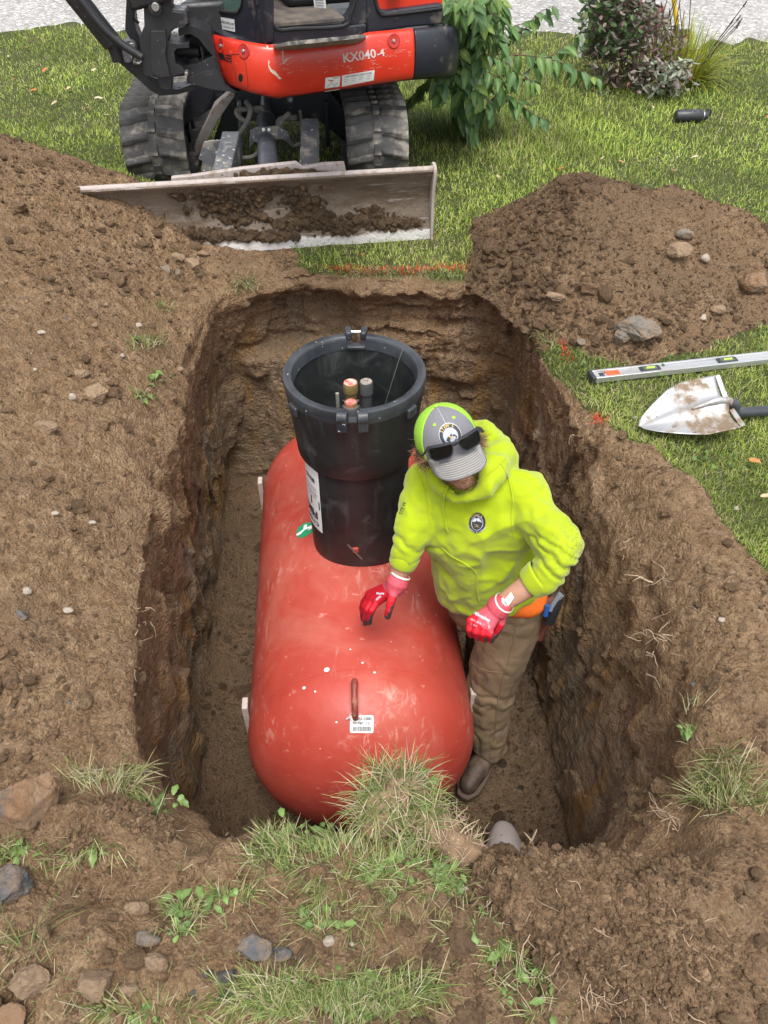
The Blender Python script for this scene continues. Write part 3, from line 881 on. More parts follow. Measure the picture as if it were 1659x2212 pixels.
tie.tube([b_ + nb * .006 + Vector((-.018, 0, 0)), b_ + nb * .015 + Vector((-.030, -.006, -.004))], .0028, 6)
tie.build('cable_tie', pbr('white_nylon', (.62, .60, .57), .4), tank)
# side brackets: pale square stub plates standing off the shell
M_stub = pbr('chipped_pale_wood', (.42, .35, .30), .85, 0, (.52, .45, .40), 25, speck=(.20, .12, .10), speck_amt=.3, ss=45, bmp=.3)
for (px, py, sgn, l) in [(1030, 1560, 1, 0), (530, 1575, -1, 0), (600, 1060, -1, 1)]:
    ll = {0: .12, 1: 1.38}[l]
    c = TA + tdir * ll + tside * sgn * (TR + .012) + Vector((0, 0, -.03))
    bk = MB(); Mr = Matrix((tside, tdir, Vector((0, 0, 1)))).transposed()
    bk.box(c, (.022, .05, .24), M=Mr)
    bk.build('side_bracket', M_stub, tank, bevel=.003)

M_white = pbr('white_sticker', (.78, .78, .76), .35, 0, (.72, .72, .71), 12)
M_ink = pbr('black_ink', (.03, .03, .035), .5)
M_green = pbr('green_ink', (.02, .30, .13), .45)
def shell_patch(px0, py0, px1, py1, nx=8, ny=6, rnd=True, lift=.0012):
    """grid on the shell spanned by the seen rectangle"""
    v = []; f = []
    c = onshell((px0 + px1) / 2, (py0 + py1) / 2); n = shell_n(c)
    ux = (onshell(px1, (py0 + py1) / 2) - onshell(px0, (py0 + py1) / 2)); uy = (onshell((px0 + px1) / 2, py0) - onshell((px0 + px1) / 2, py1))
    w, h = ux.length, uy.length; ux.normalize(); uy = (uy - ux * uy.dot(ux)).normalized()
    def fn(x, y, lf=lift):
        q = c + ux * x + uy * y
        for _ in range(3):
            l = (q - TA).dot(tdir); rd = (q - TA) - tdir * l
            if l < 0: s = 1 / math.sqrt(rd.length ** 2 / TR ** 2 + l * l / HD ** 2); q = TA + (q - TA) * s
            else: q = TA + tdir * l + rd.normalized() * TR
        return q + shell_n(q) * lf
    return fn, w, h
def curved_sheet(fn, w, h, name, mat, parent, r=.004, nx=12, ny=8, lift=.0012):
    v = []; f = []
    for j in range(ny + 1):
        for i in range(nx + 1):
            x = (i / nx - .5) * w; y = (j / ny - .5) * h
            if r:
                ex = abs(x) - (w / 2 - r); ey = abs(y) - (h / 2 - r)
                if ex > 0 and ey > 0:
                    d = math.hypot(ex, ey)
                    if d > r: x -= math.copysign(ex * (1 - r / d), x); y -= math.copysign(ey * (1 - r / d), y)
            v.append(fn(x, y, lift))
    for j in range(ny):
        for i in range(nx): f.append((j * (nx + 1) + i, j * (nx + 1) + i + 1, (j + 1) * (nx + 1) + i + 1, (j + 1) * (nx + 1) + i))
    return MB().add(v, f).build(name, mat, parent)
def curved_text(fn, txt, x, y, size, name, mat, parent, lift=.0022, bold=0, sx=1.0, rot=0, align='CENTER'):
    g = text_geo(txt, size, bold, align=align); c, s_ = cos(rot), sin(rot)
    v = [fn(x + (a * sx) * c - b * s_, y + (a * sx) * s_ + b * c, lift) for a, b in g[0]]
    return MB().add(v, g[1]).build(name, mat, parent, smooth=False)
def bars(fn, x0, x1, y0, y1, n, name, mat, parent, lift=.0022, seed=1):
    rg = random.Random(seed); mb = MB(); x = x0; st = (x1 - x0) / n
    while x < x1:
        w = st * rg.choice([.3, .5, .8]); mb.add([fn(x, y0, lift), fn(min(x + w, x1), y0, lift), fn(min(x + w, x1), y1, lift), fn(x, y1, lift)], [(0, 1, 2, 3)])
        x += w + st * rg.choice([.3, .45, .7])
    return mb.build(name, mat, parent, smooth=False)
fn, w, h = shell_patch(756, 1545, 807, 1583)
lab = curved_sheet(fn, w, h, 'data_sticker', M_white, tank)
bars(fn, -w * .24, w * .42, h * .22, h * .40, 26, 'barcode', M_ink, lab)
bars(fn, -w * .36, w * .40, -h * .40, -h * .14, 30, 'barcode', M_ink, lab, seed=5)
curved_text(fn, 'AR D&A   1-5', -w * .02, h * .07, h * .17, 'lettering', M_ink, lab, bold=.0003)
curved_text(fn, 'SU31 - 001   TX06', -w * .02, -h * .04, h * .12, 'lettering', M_ink, lab)
# round green sticker beside the riser
fn, w, h = shell_patch(645, 1132, 672, 1158)
def disc(fn, w, h, name, mat, parent, lift=.0012, n=28):
    v = [fn(0, 0, lift)] + [fn(w / 2 * cos(2 * pi * k / n), h / 2 * sin(2 * pi * k / n), lift) for k in range(n)]
    return MB().add(v, [(0, k + 1, (k + 1) % n + 1) for k in range(n)]).build(name, mat, parent)
w *= 1.25; h = w * .95
gs_ = disc(fn, w, h, 'round_sticker', M_green, tank)
mb = MB(); mb.add([fn(x * w, y * h, .0022) for x, y in [(-.42, -.28), (-.30, -.38), (.42, .10), (.46, .30), (.30, .32), (.08, .16), (-.02, .38), (-.18, .30), (-.10, .02)]], [tuple(range(9))])
mb.build('sticker_arrow', M_white, gs_, smooth=False)
# white paint spots
for px, py, r_ in [(706, 1447, .0105), (657, 1486, .0065), (681, 1494, .004), (783, 1432, .004), (809, 1453, .0045), (727, 1560, .0035), (757, 1403, .003)]:
    fn, _, _ = shell_patch(px - 5, py - 5, px + 5, py + 5); disc(fn, r_ * 2, r_ * 1.7, 'paint_spot', M_white, tank, .0008, 12)

# ---------------------------------------------------------------- black riser collar standing on the tank
def riser_material():
    m, nt, b = newmat('black_plastic'); tc = coord(nt)
    c = mixc(nt, ramp(nt, noise(nt, tc, 5, 5, .6), [(.35, 0), (.65, 1)]), (.010, .011, .012), (.024, .026, .026))
    vs = mapping(nt, tc, (1, 1, .12))
    c = mixc(nt, mth(nt, 'MULTIPLY', ramp(nt, noise(nt, vs, 22, 6, .65), [(.56, 0), (.74, 1)]), .35), c, (.10, .105, .10))
    c = mixc(nt, mth(nt, 'MULTIPLY', ramp(nt, noise(nt, tc, 7, 5, .6, 1.2), [(.58, 0), (.68, 1)]), .14), c, (.22, .22, .22))
    c = mixc(nt, ramp(nt, noise(nt, tc, 130, 2, .5), [(.76, 0), (.79, .5)]), c, (.35, .33, .30))
    nt.links.new(c, b.inputs['Base Color'])
    nt.links.new(ramp(nt, noise(nt, tc, 12, 5, .6), [(.3, .36), (.7, .55)]), b.inputs['Roughness'])
    bump(nt, b, mth(nt, 'ADD', noise(nt, tc, 10, 4, .5), mth(nt, 'MULTIPLY', noise(nt, tc, 180, 3), .2)), .25, .008)
    return m
M_riser = riser_material()
M_rim = pbr('scuffed_grey_plastic', (.022, .025, .030), .42, 0, (.05, .055, .063), 9, speck=(.45, .46, .47), speck_amt=.18, ss=38, bmp=.15, bs=120)
r0 = PY(777, 1170, 2.16); RXc = r0.x; RYc = 2.16
RX0, RY0 = RXc, RYc
ZT = .315
zb = -.46
riser = thing('riser_collar', (RX0, RY0, zb), 'tall black plastic riser barrel with notched rim standing on the red tank', 'riser')
O = Vector((RX0, RY0, 0))
lean = Vector((-.0075, 0, 0))
def gap(th, z, w=.036):
    for g in (-pi / 2, pi / 2):
        d = (th - g + pi) % (2 * pi) - pi
        if abs(d) < w / .22: return True
    return False
# lower barrel, outer and inner wall, cut to the round top of the tank
def lower_z(x, y):
    l = (Vector((x, y, 0)) - Vector((TA.x, TA.y, 0))).dot(tdir); s_ = (Vector((x, y, 0)) - Vector((TA.x, TA.y, 0))).dot(tside)
    return TZ + math.sqrt(max(0, TR * TR - s_ * s_)) - .004
nB = 96; v = []; f = []
prof = [(.182, None), (.186, -.40), (.187, -.25), (.188, -.10), (.188, .03), (.170, .03), (.168, -.2), (.168, None)]
for r, z in prof:
    for k in range(nB):
        th = 2 * pi * k / nB; x = O.x + r * cos(th); y = O.y + r * sin(th)
        v.append((x, y, z if z is not None else lower_z(x, y) + (.0 if r > .17 else .004)))
for i in range(len(prof) - 1):
    for k in range(nB): f.append((i * nB + k, i * nB + (k + 1) % nB, (i + 1) * nB + (k + 1) % nB, (i + 1) * nB + k))
MB().add(v, f).build('lower_barrel', M_riser, riser, angle=50)
# upper collar: slightly conical, rolled edge below
up = [(.186, .012), (.206, .010), (.2095, .018), (.215, .09), (.223, .18), (.231, .250), (.233, .260), (.2345, ZT - .040), (.2345, ZT - .040), (.205, ZT - .045), (.200, .20), (.190, .03), (.186, .012)]
MB().lathe(up, O, 120).build('upper_collar', M_riser, riser, angle=50)
# thick rim ring, broken by the two notches
v = []; f = []; n = 200
prs = [(.2340, ZT - .048), (.2365, ZT - .030), (.2375, ZT - .009), (.2355, ZT - .002), (.231, ZT), (.213, ZT - .001), (.209, ZT - .005), (.2065, ZT - .014), (.202, ZT - .048)]
def arc(th0, th1, m):
    mb = MB(); k = len(prs); vv = []; ff = []
    for i in range(m + 1):
        th = th0 + (th1 - th0) * i / m
        for r, z in prs: vv.append(O + Vector((r * cos(th), r * sin(th), z)))
    for i in range(m):
        for j in range(k - 1): ff.append((i * k + j, (i + 1) * k + j, (i + 1) * k + j + 1, i * k + j + 1))
    ff.append(tuple(range(k))); ff.append(tuple(m * k + j for j in reversed(range(k))))
    return vv, ff
gw = .10
for a0, a1 in ((-pi / 2 + gw * 1.05, pi / 2 - gw), (pi / 2 + gw, 3 * pi / 2 - gw * 1.05)):
    vv, ff = arc(a0, a1, 70); MB().add(vv, ff).build('rim', M_rim, riser, angle=50)
# curled knuckles at the notches and their saddle
for sgn in (-1, 1):
    th = -pi / 2 + sgn * gw * 1.35
    c = O + Vector((.232 * cos(th), .232 * sin(th), ZT - .018))
    t = Vector((-sin(th), cos(th), 0)); rd = Vector((cos(th), sin(th), 0))
    k = MB(); k.tube([c - t * .017 + rd * .004, c + t * .017 + rd * .004], .0215, 20)
    k.box(c + rd * .009 - Vector((0, 0, .022)), (.034, .026, .050), M=Matrix((t, rd, Vector((0, 0, 1)))).transposed())
    k.build('hinge_knuckle', M_rim, riser, bevel=.003)
    th = pi / 2 + sgn * gw * 1.2
    c = O + Vector((.228 * cos(th), .228 * sin(th), ZT + .002)); t = Vector((-sin(th), cos(th), 0)); rd = Vector((cos(th), sin(th), 0))
    k = MB(); k.box(c, (.022, .050, .034), M=Matrix((t, rd, Vector((0, 0, 1)))).transposed())
    k.build('hinge_knuckle', M_rim, riser, bevel=.008, seg=3)
sd = MB(); sd.box(O + Vector((0, .205, ZT - .038)), (.065, .030, .014)); sd.build('rim_saddle', M_rim, riser, bevel=.004)
sd = MB(); sd.box(O + Vector((0, -.214, ZT - .052)), (.050, .030, .022)); sd.build('rim_saddle', M_rim, riser, bevel=.004)
M_chrome = pbr('bright_steel', (.75, .76, .77), .25, 1.0)
MB().tube([O + Vector((-.034, .232, ZT + .004)), O + Vector((.034, .232, ZT + .004))], .0045, 10).build('hinge_pin', M_chrome, riser)
# moulded lugs with numbers below the rim
for th, txt in ((R(-90 - 55), '82'), (R(-90 + 52), '83')):
    rd = Vector((cos(th), sin(th), 0)); t = Vector((-sin(th), cos(th), 0)); c = O + rd * .2365 + Vector((0, 0, ZT - .062))
    k = MB(); k.box(c, (.042, .014, .036), M=Matrix((t, rd, Vector((0, 0, 1)))).transposed())
    lg_ = k.build('moulded_lug', M_rim, riser, bevel=.004)
    put_flat('lettering', text_geo(txt, .018, .0004), c + rd * .0072, t, Vector((0, 0, 1)), M_rim, lg_, .001)
# long paper label wrapped on the lower barrel (upside down as it stands)
def bfn(x, y, lift=.0):
    r = .1885 + lift; th0 = R(-90 - 61); th = th0 + x / .188
    return O + Vector((r * cos(th), r * sin(th), -.165 + y))
w, h = .115, .30
bl = curved_sheet(bfn, w, h, 'paper_label', M_white, riser, r=.002, nx=14, lift=.0014)
def rtext(t, x, y, s_, bold=0, m=M_ink): return curved_text(bfn, t, -x, y, s_, 'lettering', m, bl, bold=bold, rot=pi, lift=.0028)
bars(bfn, -.035, .035, .085, .105, 24, 'barcode', M_ink, bl, .0028)
rtext('UNDERGROUND RISER', 0, .058, .008); rtext('MADE FOR TANK USE', 0, .047, .008)
rtext('GROMLEY PIPE', 0, .030, .013); rtext('TESTTAG', -.010, .014, .012)
bx_ = MB(); bx_.add([bfn(x, y, .0024) for x, y in [(-.005, -.035), (.053, -.035), (.053, .004), (-.005, .004)]], [(0, 1, 2, 3)]).build('black_block', M_ink, bl, smooth=False)
curved_text(bfn, '1', .018, -.015, .035, 'lettering', M_white, bl, bold=.001, rot=pi, lift=.0034)
rtext('FBK', 0.006, -.072, .052, .002)
rtext('C1154', 0.0, -.118, .030, .0012)
# small red lug and nail at the foot of the barrel
c = PD(768, 1188, (RY0 - .19) / ray(768, 1188).y)
MB().box(c, (.022, .012, .022), rot=(0, 0, .1)).build('red_tab', M_tank, riser, bevel=.002)
MB().tube([c + Vector((-.026, -.012, .040)), c + Vector((0, -.014, .0)), c + Vector((.024, -.018, -.030))], [.004, .003, .003], 8).build('steel_nail', pbr('dull_steel', (.30, .29, .28), .45, .8), riser)
# thin cord hanging inside
MB().tube(spline([O + Vector((.165, .125, ZT + .003)), O + Vector((.150, .110, ZT - .03)), O + Vector((.10, .09, .10)), O + Vector((.07, .08, -.05)), O + Vector((.08, .05, -.3))], 8), .0015, 5).build('thin_cord', pbr('grey_cord', (.12, .12, .12), .8), riser)

# ---------------------------------------------------------------- valves inside the riser (parts of the tank)
M_brass = pbr('painted_brass', (.50, .34, .12), .35, .7, (.55, .40, .18), 30, dirt=(.62, .22, .15), dirt_amt=.2, ds=25)
M_redpaint = pbr('red_smeared_cap', (.62, .50, .40), .5, 0, (.60, .08, .07), 45)
M_darkpl = pbr('dark_grey_plastic', (.06, .06, .065), .5, 0, (.09, .09, .09), 20)
def stub(px, py, Y, r, zt, matb, matt, name, cap, ch=.035):
    p = PY(px, py, Y); base = Vector((p.x, Y, 0))
    a = MB().lathe([(r * .85, -.5), (r * .85, zt - ch), (r * .95, zt - ch)], base, 24).build(name, matb, tank)
    k = MB().lathe([(r * .9, zt - ch), (r * 1.04, zt - ch), (r * 1.04, zt - .006), (r * .96, zt), (.001, zt)], base, 24); k.build(cap, matt, a)
    return p
def ztop(px, py, Y): return PY(px, py, Y).z
Yv = 2.14
zv = ztop(757, 826, Yv)
stub(757, 826, Yv, .0235, zv, M_brass, M_brass, 'filler_valve', 'brass_cap')
pp_ = PY(757, 826, Yv); MB().lathe([(.021, zv + .0005), (.0005, zv + .0012)], (pp_.x, Yv, 0), 20).build('cap_top', M_redpaint, tank)
stub(791, 824, Yv + .01, .0220, ztop(791, 824, Yv + .01), M_darkpl, M_darkpl, 'vent_valve', 'dark_cap', .045)
pq = PY(791, 824, Yv + .01); MB().lathe([(.0195, pq.z + .0005), (.0005, pq.z + .001)], (pq.x, Yv + .01, 0), 20).build('cap_top', pbr('gritty_top', (.35, .30, .24), .9, 0, (.12, .11, .10), 90), tank)
stub(758, 866, Yv - .10, .0190, ztop(758, 868, Yv - .10), M_brass, M_brass, 'service_valve', 'brass_cap', .02)
pr = PY(758, 868, Yv - .10); MB().lathe([(.0165, pr.z + .0005), (.0005, pr.z + .001)], (pr.x, Yv - .10, 0), 20).build('cap_top', pbr('red_cap', (.60, .05, .07), .4, 0, (.65, .25, .20), 60), tank)
for dx in (-.022, .022):
    MB().tube([(pr.x + dx, Yv - .10, pr.z - .01), (pr.x + dx, Yv - .10, pr.z + .006)], .005, 6).build('bolt', M_chrome, tank)
MB().lathe([(.03, -.5), (.03, pr.z - .022), (.027, pr.z - .012), (.001, pr.z - .012)], (pr.x, Yv - .10, 0), 20).build('valve_body', M_darkpl, tank)
MB().tube([(pr.x - .045, Yv - .07, -.4), (pr.x - .045, Yv - .07, pr.z + .012)], .006, 8).build('bleed_screw', pbr('pale_metal', (.5, .48, .42), .4, .6), tank)

# ================================================================ THE WORKER
from mathutils.bvhtree import BVHTree
def cap_seg(mb, p0, r0, p1, r1, n=14, m=5):
    """tapered capsule"""
    p0, p1 = Vector(p0), Vector(p1); d = p1 - p0
    if d.length < 1e-6: return mb.ell(p0, (r0, r0, r0), n=n, m=8)
    d.normalize(); pts = []; rs = []
    for k in range(m + 1):
        a = pi / 2 * (1 - k / m); pts.append(p0 - d * r0 * sin(a)); rs.append(max(r0 * cos(a), 1e-4))
    for k in range(m + 1):
        a = pi / 2 * (k / m); pts.append(p1 + d * r1 * sin(a)); rs.append(max(r1 * cos(a), 1e-4))
    return mb.tube(pts, rs, n)
def organic(name, mat, parent, build, voxel=.008, smooth=6, disp=None, color=None, attrs=None, post=None):
    """one continuous surface grown over overlapping limbs"""
    mb = MB(); build(mb)
    me = bpy.data.meshes.new(name); me.from_pydata([tuple(q) for q in mb.v], [], mb.f)
    bm = bmesh.new(); bm.from_mesh(me); bmesh.ops.recalc_face_normals(bm, faces=bm.faces); bm.to_mesh(me); bm.free()
    o = bpy.data.objects.new(name, me); COL.objects.link(o)
    r = o.modifiers.new('r', 'REMESH'); r.mode = 'VOXEL'; r.voxel_size = voxel; r.adaptivity = 0
    s_ = o.modifiers.new('s', 'SMOOTH'); s_.iterations = smooth; s_.factor = .5
    dg = bpy.context.evaluated_depsgraph_get(); me2 = bpy.data.meshes.new_from_object(o.evaluated_get(dg))
    bpy.data.objects.remove(o)
    n = len(me2.vertices); co = np.zeros(n * 3); me2.vertices.foreach_get('co', co); co = co.reshape(-1, 3)
    if disp:
        for fn in (disp if isinstance(disp, (list, tuple)) else [disp]):
            no = np.zeros(n * 3); me2.vertices.foreach_get('normal', no); no = no.reshape(-1, 3)
            co = co + no * fn(co, no)[:, None]
            me2.vertices.foreach_set('co', co.ravel()); me2.update()
    no = np.zeros(n * 3); me2.vertices.foreach_get('normal', no); no = no.reshape(-1, 3)
    if color is not None:
        c = np.ones((n, 4), dtype=np.float32); c[:, :3] = color(co, no)
        at = me2.color_attributes.new('col', 'FLOAT_COLOR', 'POINT'); at.data.foreach_set('color', c.ravel())
    bvh = BVHTree.FromPolygons([Vector(q) for q in co], [tuple(p.vertices) for p in me2.polygons])
    off = np.array(wloc(parent)); me2.vertices.foreach_set('co', (co - off).ravel()); me2.name = name
    for p in me2.polygons: p.use_smooth = True
    me2.update()
    me2.materials.clear(); me2.materials.append(mat)
    o = bpy.data.objects.new(name, me2); COL.objects.link(o); o.parent = parent
    return o, bvh
EYE = Vector((0, 0, CAMZ))
def hit(bvh, px, py, lift=.0015):
    h = bvh.ray_cast(EYE, ray(px, py).normalized())
    if h[0] is None: return PD(px, py, 2.3)
    return h[0] + h[1].normalized() * lift * (1 if h[1].dot(ray(px, py)) < 0 else -1)
def decal_poly(bvh, pts, name, mat, parent, lift=.0015, faces=None):
    """flat print moulded onto a surface; pts in picture pixels measured from the photograph"""
    v = [hit(bvh, x, y, lift) for x, y in pts]
    return MB().add(v, faces or [tuple(range(len(v)))]).build(name, mat, parent, smooth=False)
def decal_text(bvh, txt, px, py, size, name, mat, parent, rot=0.0, sx=1.0, lift=.002, bold=0.0, arc=None):
    """lettering of height size (pixels) along direction rot, or on a circle arc=(radius, start angle)"""
    V, Fc = [], []
    if arc:
        r, a0, step = arc
        for i, ch in enumerate(txt):
            if ch == ' ': continue
            a = a0 + i * step; g = text_geo(ch, size, bold); n = len(V)
            cx_, cy_ = px + r * cos(a), py - r * sin(a); tr = (a - pi / 2) if r * step < 0 else (a + pi / 2)
            for x, y in g[0]: V.append((cx_ + x * cos(tr) - y * sin(tr), cy_ - (x * sin(tr) + y * cos(tr))))
            Fc += [tuple(q + n for q in f) for f in g[1]]
    else:
        g = text_geo(txt, size, bold)
        for x, y in g[0]:
            x *= sx; V.append((px + x * cos(rot) - y * sin(rot), py - (x * sin(rot) + y * cos(rot))))
        Fc = g[1]
    return decal_poly(bvh, V, name, mat, parent, lift, Fc)

man = thing('person', (.42, 1.70, FLOOR), 'bearded worker in bright yellow-green hoodie and red gloves standing in the pit beside the tank', 'person')
M_skin = pbr('skin', (.46, .25, .165), .5, 0, (.40, .20, .135), 18, bmp=.1, bs=150)
M_skin.node_tree.nodes['Principled BSDF'].inputs['Subsurface Weight'].default_value = .08
M_skin.node_tree.nodes['Principled BSDF'].inputs['Subsurface Radius'].default_value = (.02, .008, .004)
pel = PD(1065, 1285, 2.74); chest = PD(1028, 1130, 2.45); neck = PD(1000, 1015, 2.32); headc = PD(968, 958, 2.215)
shR = PD(928, 1045, 2.44); shL = PD(1140, 1072, 2.30)
elR = PD(898, 1135, 2.40); cuR = PD(880, 1190, 2.42); wrR = PD(857, 1250, 2.46)
elL = PD(1216, 1190, 2.20); cuL = PD(1178, 1240, 2.215); wrL = PD(1090, 1300, 2.27)
hipL = PD(1112, 1300, 2.72); hipR = PD(1030, 1300, 2.80)
knL = PD(1059, 1478, 2.99); anL = PD(1058, 1608, 3.20)
knR = Vector((.43, 1.99, -.84)); anR = Vector((.44, 2.06, -1.2))
# head frame
Uv = Vector((0, sp, cp)); Kv = Vector((0, -cp, sp)); Rv = Vector((1, 0, 0))
ro = R(21); ax = Rv * cos(ro) + Uv * sin(ro); U2 = -Rv * sin(ro) + Uv * cos(ro)
al = R(28); hz = U2 * cos(al) + Kv * sin(al); hy = hz.cross(ax)
yw = R(1); ax2 = ax * cos(yw) + hy * sin(yw); hy2 = hz.cross(ax2); HM = Matrix((ax2, hy2, hz)).transposed()
def hp(x, y, z): return headc + HM @ Vector((x, y, z))
def body_b(mb):
    mb.ell(hp(0, .005, .02), (.076, .094, .092), HM)
    mb.ell(hp(0, -.030, -.045), (.057, .062, .072), HM)
    mb.ell(hp(0, -.066, -.094), (.030, .026, .026), HM)                 # chin
    mb.ell(hp(0, -.082, .012), (.050, .018, .016), HM)                  # brow
    cap_seg(mb, hp(0, -.094, .002), .0085, hp(0, -.122, -.036), .0125)  # nose
    for s_ in (-1, 1):
        mb.ell(hp(s_ * .011, -.108, -.040), (.008, .010, .008), HM, 10, 8)
        mb.ell(hp(s_ * .036, -.078, -.025), (.024, .022, .022), HM)      # cheek
        mb.ell(hp(s_ * .079, .012, -.012), (.009, .020, .032), HM)       # ear
        mb.ell(hp(s_ * .030, -.089, -.006), (.012, .010, .009), HM, 10, 8)  # eyelid
    mb.ell(hp(0, -.098, -.063), (.022, .012, .006), HM); mb.ell(hp(0, -.096, -.073), (.020, .012, .007), HM)
    cap_seg(mb, neck - Vector((0, 0, .05)), .062, hp(0, .015, -.05), .056)
    cap_seg(mb, pel, .10, chest, .09); cap_seg(mb, chest, .09, neck - Vector((0, 0, .04)), .06)
    for s0, e0, c0_, w0 in ((shR, elR, cuR, wrR), (shL, elL, cuL, wrL)):
        cap_seg(mb, neck - Vector((0, 0, .06)), .06, s0, .055); cap_seg(mb, s0, .050, e0, .033); cap_seg(mb, e0, .034, c0_, .040); cap_seg(mb, c0_, .040, w0, .0285)
    for h0, k0, a0 in ((hipL, knL, anL), (hipR, knR, anR)):
        cap_seg(mb, h0, .085, k0, .055); cap_seg(mb, k0, .052, a0, .038)
body, _ = organic('body', M_skin, man, body_b, .0055, 3)
face_obj = body
# ---- hoodie
def hoodie_mat():
    m, nt, b = newmat('yellow_green_fleece'); tc = coord(nt)
    c = mixc(nt, ramp(nt, noise(nt, tc, 6, 4, .6), [(.35, 0), (.65, 1)]), (.30, .385, .006), (.345, .43, .012))
    # grime rubbed into the left elbow and cuff
    e = elL - wloc(man) + Vector((.03, 0, -.02))
    vd = nt.nodes.new('ShaderNodeVectorMath'); vd.operation = 'DISTANCE'; nt.links.new(tc, vd.inputs[0]); vd.inputs[1].default_value = e
    near = ramp(nt, vd.outputs['Value'], [(.03, 1), (.13, 0)])
    g = ramp(nt, noise(nt, tc, 120, 4, .75), [(.50, 0), (.58, 1)])
    c = mixc(nt, mth(nt, 'MULTIPLY', mth(nt, 'MULTIPLY', near, g), .85), c, (.12, .11, .05))
    c = mixc(nt, mth(nt, 'MULTIPLY', ramp(nt, noise(nt, tc, 11, 5, .6), [(.62, 0), (.72, 1)]), .18), c, (.35, .38, .08))
    nt.links.new(c, b.inputs['Base Color']); b.inputs['Roughness'].default_value = .9; b.inputs['Sheen Weight'].default_value = .25
    b.inputs['Specular IOR Level'].default_value = .15
    bump(nt, b, mth(nt, 'ADD', mth(nt, 'MULTIPLY', noise(nt, tc, 420, 2), .25), noise(nt, tc, 16, 4, .5)), .35, .006)
    return m
M_hood = hoodie_mat()
hem = PD(1052, 1272, 2.70)
def axis_t(co, a, b):
    a = np.array(a); b = np.array(b); d = b - a; L = np.linalg.norm(d)
    t = ((co - a) @ d) / L ** 2; rad = np.linalg.norm(co - a - np.clip(t, 0, 1)[:, None] * d, axis=1)
    return t, rad, L
fwd = Vector((-.50, -.86, 0)).normalized(); sidev = Vector((fwd.y, -fwd.x, 0))
def hood_b(mb):
    mid = (pel + chest) * .5
    T = Matrix(((shL - shR).normalized(), fwd, Vector((0, 0, 1)))).transposed()
    mb.ell(chest + Vector((0, 0, .03)), (.215, .135, .20), T); mb.ell(mid, (.190, .148, .26), T); cap_seg(mb, hem + Vector((0, 0, .05)), .15, chest, .14)
    mb.ell(hem + Vector((0, 0, .02)), (.185, .148, .10), T)
    cap_seg(mb, shR, .082, shL, .088); cap_seg(mb, neck - Vector((0, 0, .06)), .10, shL, .072); cap_seg(mb, neck - Vector((0, 0, .07)), .10, shR, .07)
    cap_seg(mb, shR, .080, elR, .066); cap_seg(mb, elR, .066, cuR, .047)
    cap_seg(mb, shL, .078, elL, .067); cap_seg(mb, elL, .067, elL * .35 + cuL * .65, .058); cap_seg(mb, elL * .35 + cuL * .65, .060, cuL, .053)
    # hood lying on the shoulders
    hq = [PD(1020, 932, 2.40), PD(1058, 945, 2.36), PD(1074, 985, 2.30), PD(1068, 1020, 2.23), PD(1050, 1052, 2.20), PD(1020, 1076, 2.20), PD(982, 1078, 2.22), PD(948, 1052, 2.26), PD(925, 1005, 2.32)]
    hr = [.045, .055, .055, .045, .032, .018, .013, .014, .020]
    for i in range(len(hq) - 1): cap_seg(mb, hq[i], hr[i], hq[i + 1], hr[i + 1])
    cap_seg(mb, PD(1080, 960, 2.38), .045, PD(1098, 1010, 2.36), .04)
def hood_d(co, no):
    d = .009 * fbm(co * np.array([1, 1, .45]), 7, 3, .5)
    # diagonal drag folds on the torso
    q = co @ np.array([[.8, .1, .3], [.1, .8, .2], [-.5, .2, .35]])
    d += .020 * (.32 - np.abs(fbm(q, 7, 3, .45)) * 1.9) + .006 * (.3 - np.abs(fbm(co, 15, 2)) * 2)
    for a, b, f, am, t0 in ((shR, elR, 90, .009, .2), (elR, cuR, 150, .013, .05), (shL, elL, 80, .010, .3), (elL, cuL, 190, .016, -.3)):
        t, rad, L = axis_t(co, a, b)
        w = sstep(.12, .07, rad) * sstep(t0, t0 + .3, t) * sstep(1.05, .8, t)
        nz = fbm(co, 9, 3)
        d += w * am * (np.abs(np.sin((t * L * f) * .5 + 3.2 * nz)) ** .8 - .45) * (.6 + .8 * np.abs(fbm(co + 5, 6, 2)))
    return d
hoodie, bh = organic('hoodie', M_hood, man, hood_b, .0062, 10, [hood_d, lambda c, n_: .0015 * fbm(c, 40, 3)])
# ribbed cuffs, hem
def band(mb, p, q, r, r2, n=36):
    d = (q - p); mb.tube([p, p + d * .15, p + d * .85, q], [r * .93, r, r2, r2 * .92], n, cap=False)
M_rib = M_hood
mb = MB(); d = (wrR - cuR).normalized(); band(mb, cuR + d * .010, cuR + d * .055, .048, .044); mb.build('cuff', M_rib, man)
mb = MB(); d = (wrL - cuL).normalized(); band(mb, cuL + d * .012, cuL + d * .056, .055, .049); mb.build('cuff', M_rib, man)
# seams and pocket edge
def seam(pts, r=.0022, bv=bh, lift=.001, name='seam', mat=None):
    P_ = [hit(bv, x, y, lift) for x, y in pts]
    return MB().tube(P_, r, 6).build(name, mat or M_hood, hoodie)
def pxs(pts, n=6): return [(q.x, q.y) for q in spline([(x, y, 0) for x, y in pts], n)]
seam(pxs([(955, 1183), (975, 1200), (1005, 1218), (1028, 1238), (1030, 1270), (1035, 1298)]), .003, name='pocket_seam')
seam(pxs([(1082, 1000), (1100, 1040), (1108, 1080), (1105, 1120), (1110, 1160)]), .002)
seam(pxs([(897, 1010), (915, 1050), (922, 1090), (928, 1130)]), .002)
seam(pxs([(1090, 990), (1060, 1020), (1020, 1048), (985, 1064), (972, 1058)]), .003, name='hood_seam')
dr = [hit(bh, x, y, .004) for x, y in pxs([(966, 1052), (961, 1070), (959, 1095), (962, 1120), (965, 1140)], 5)]
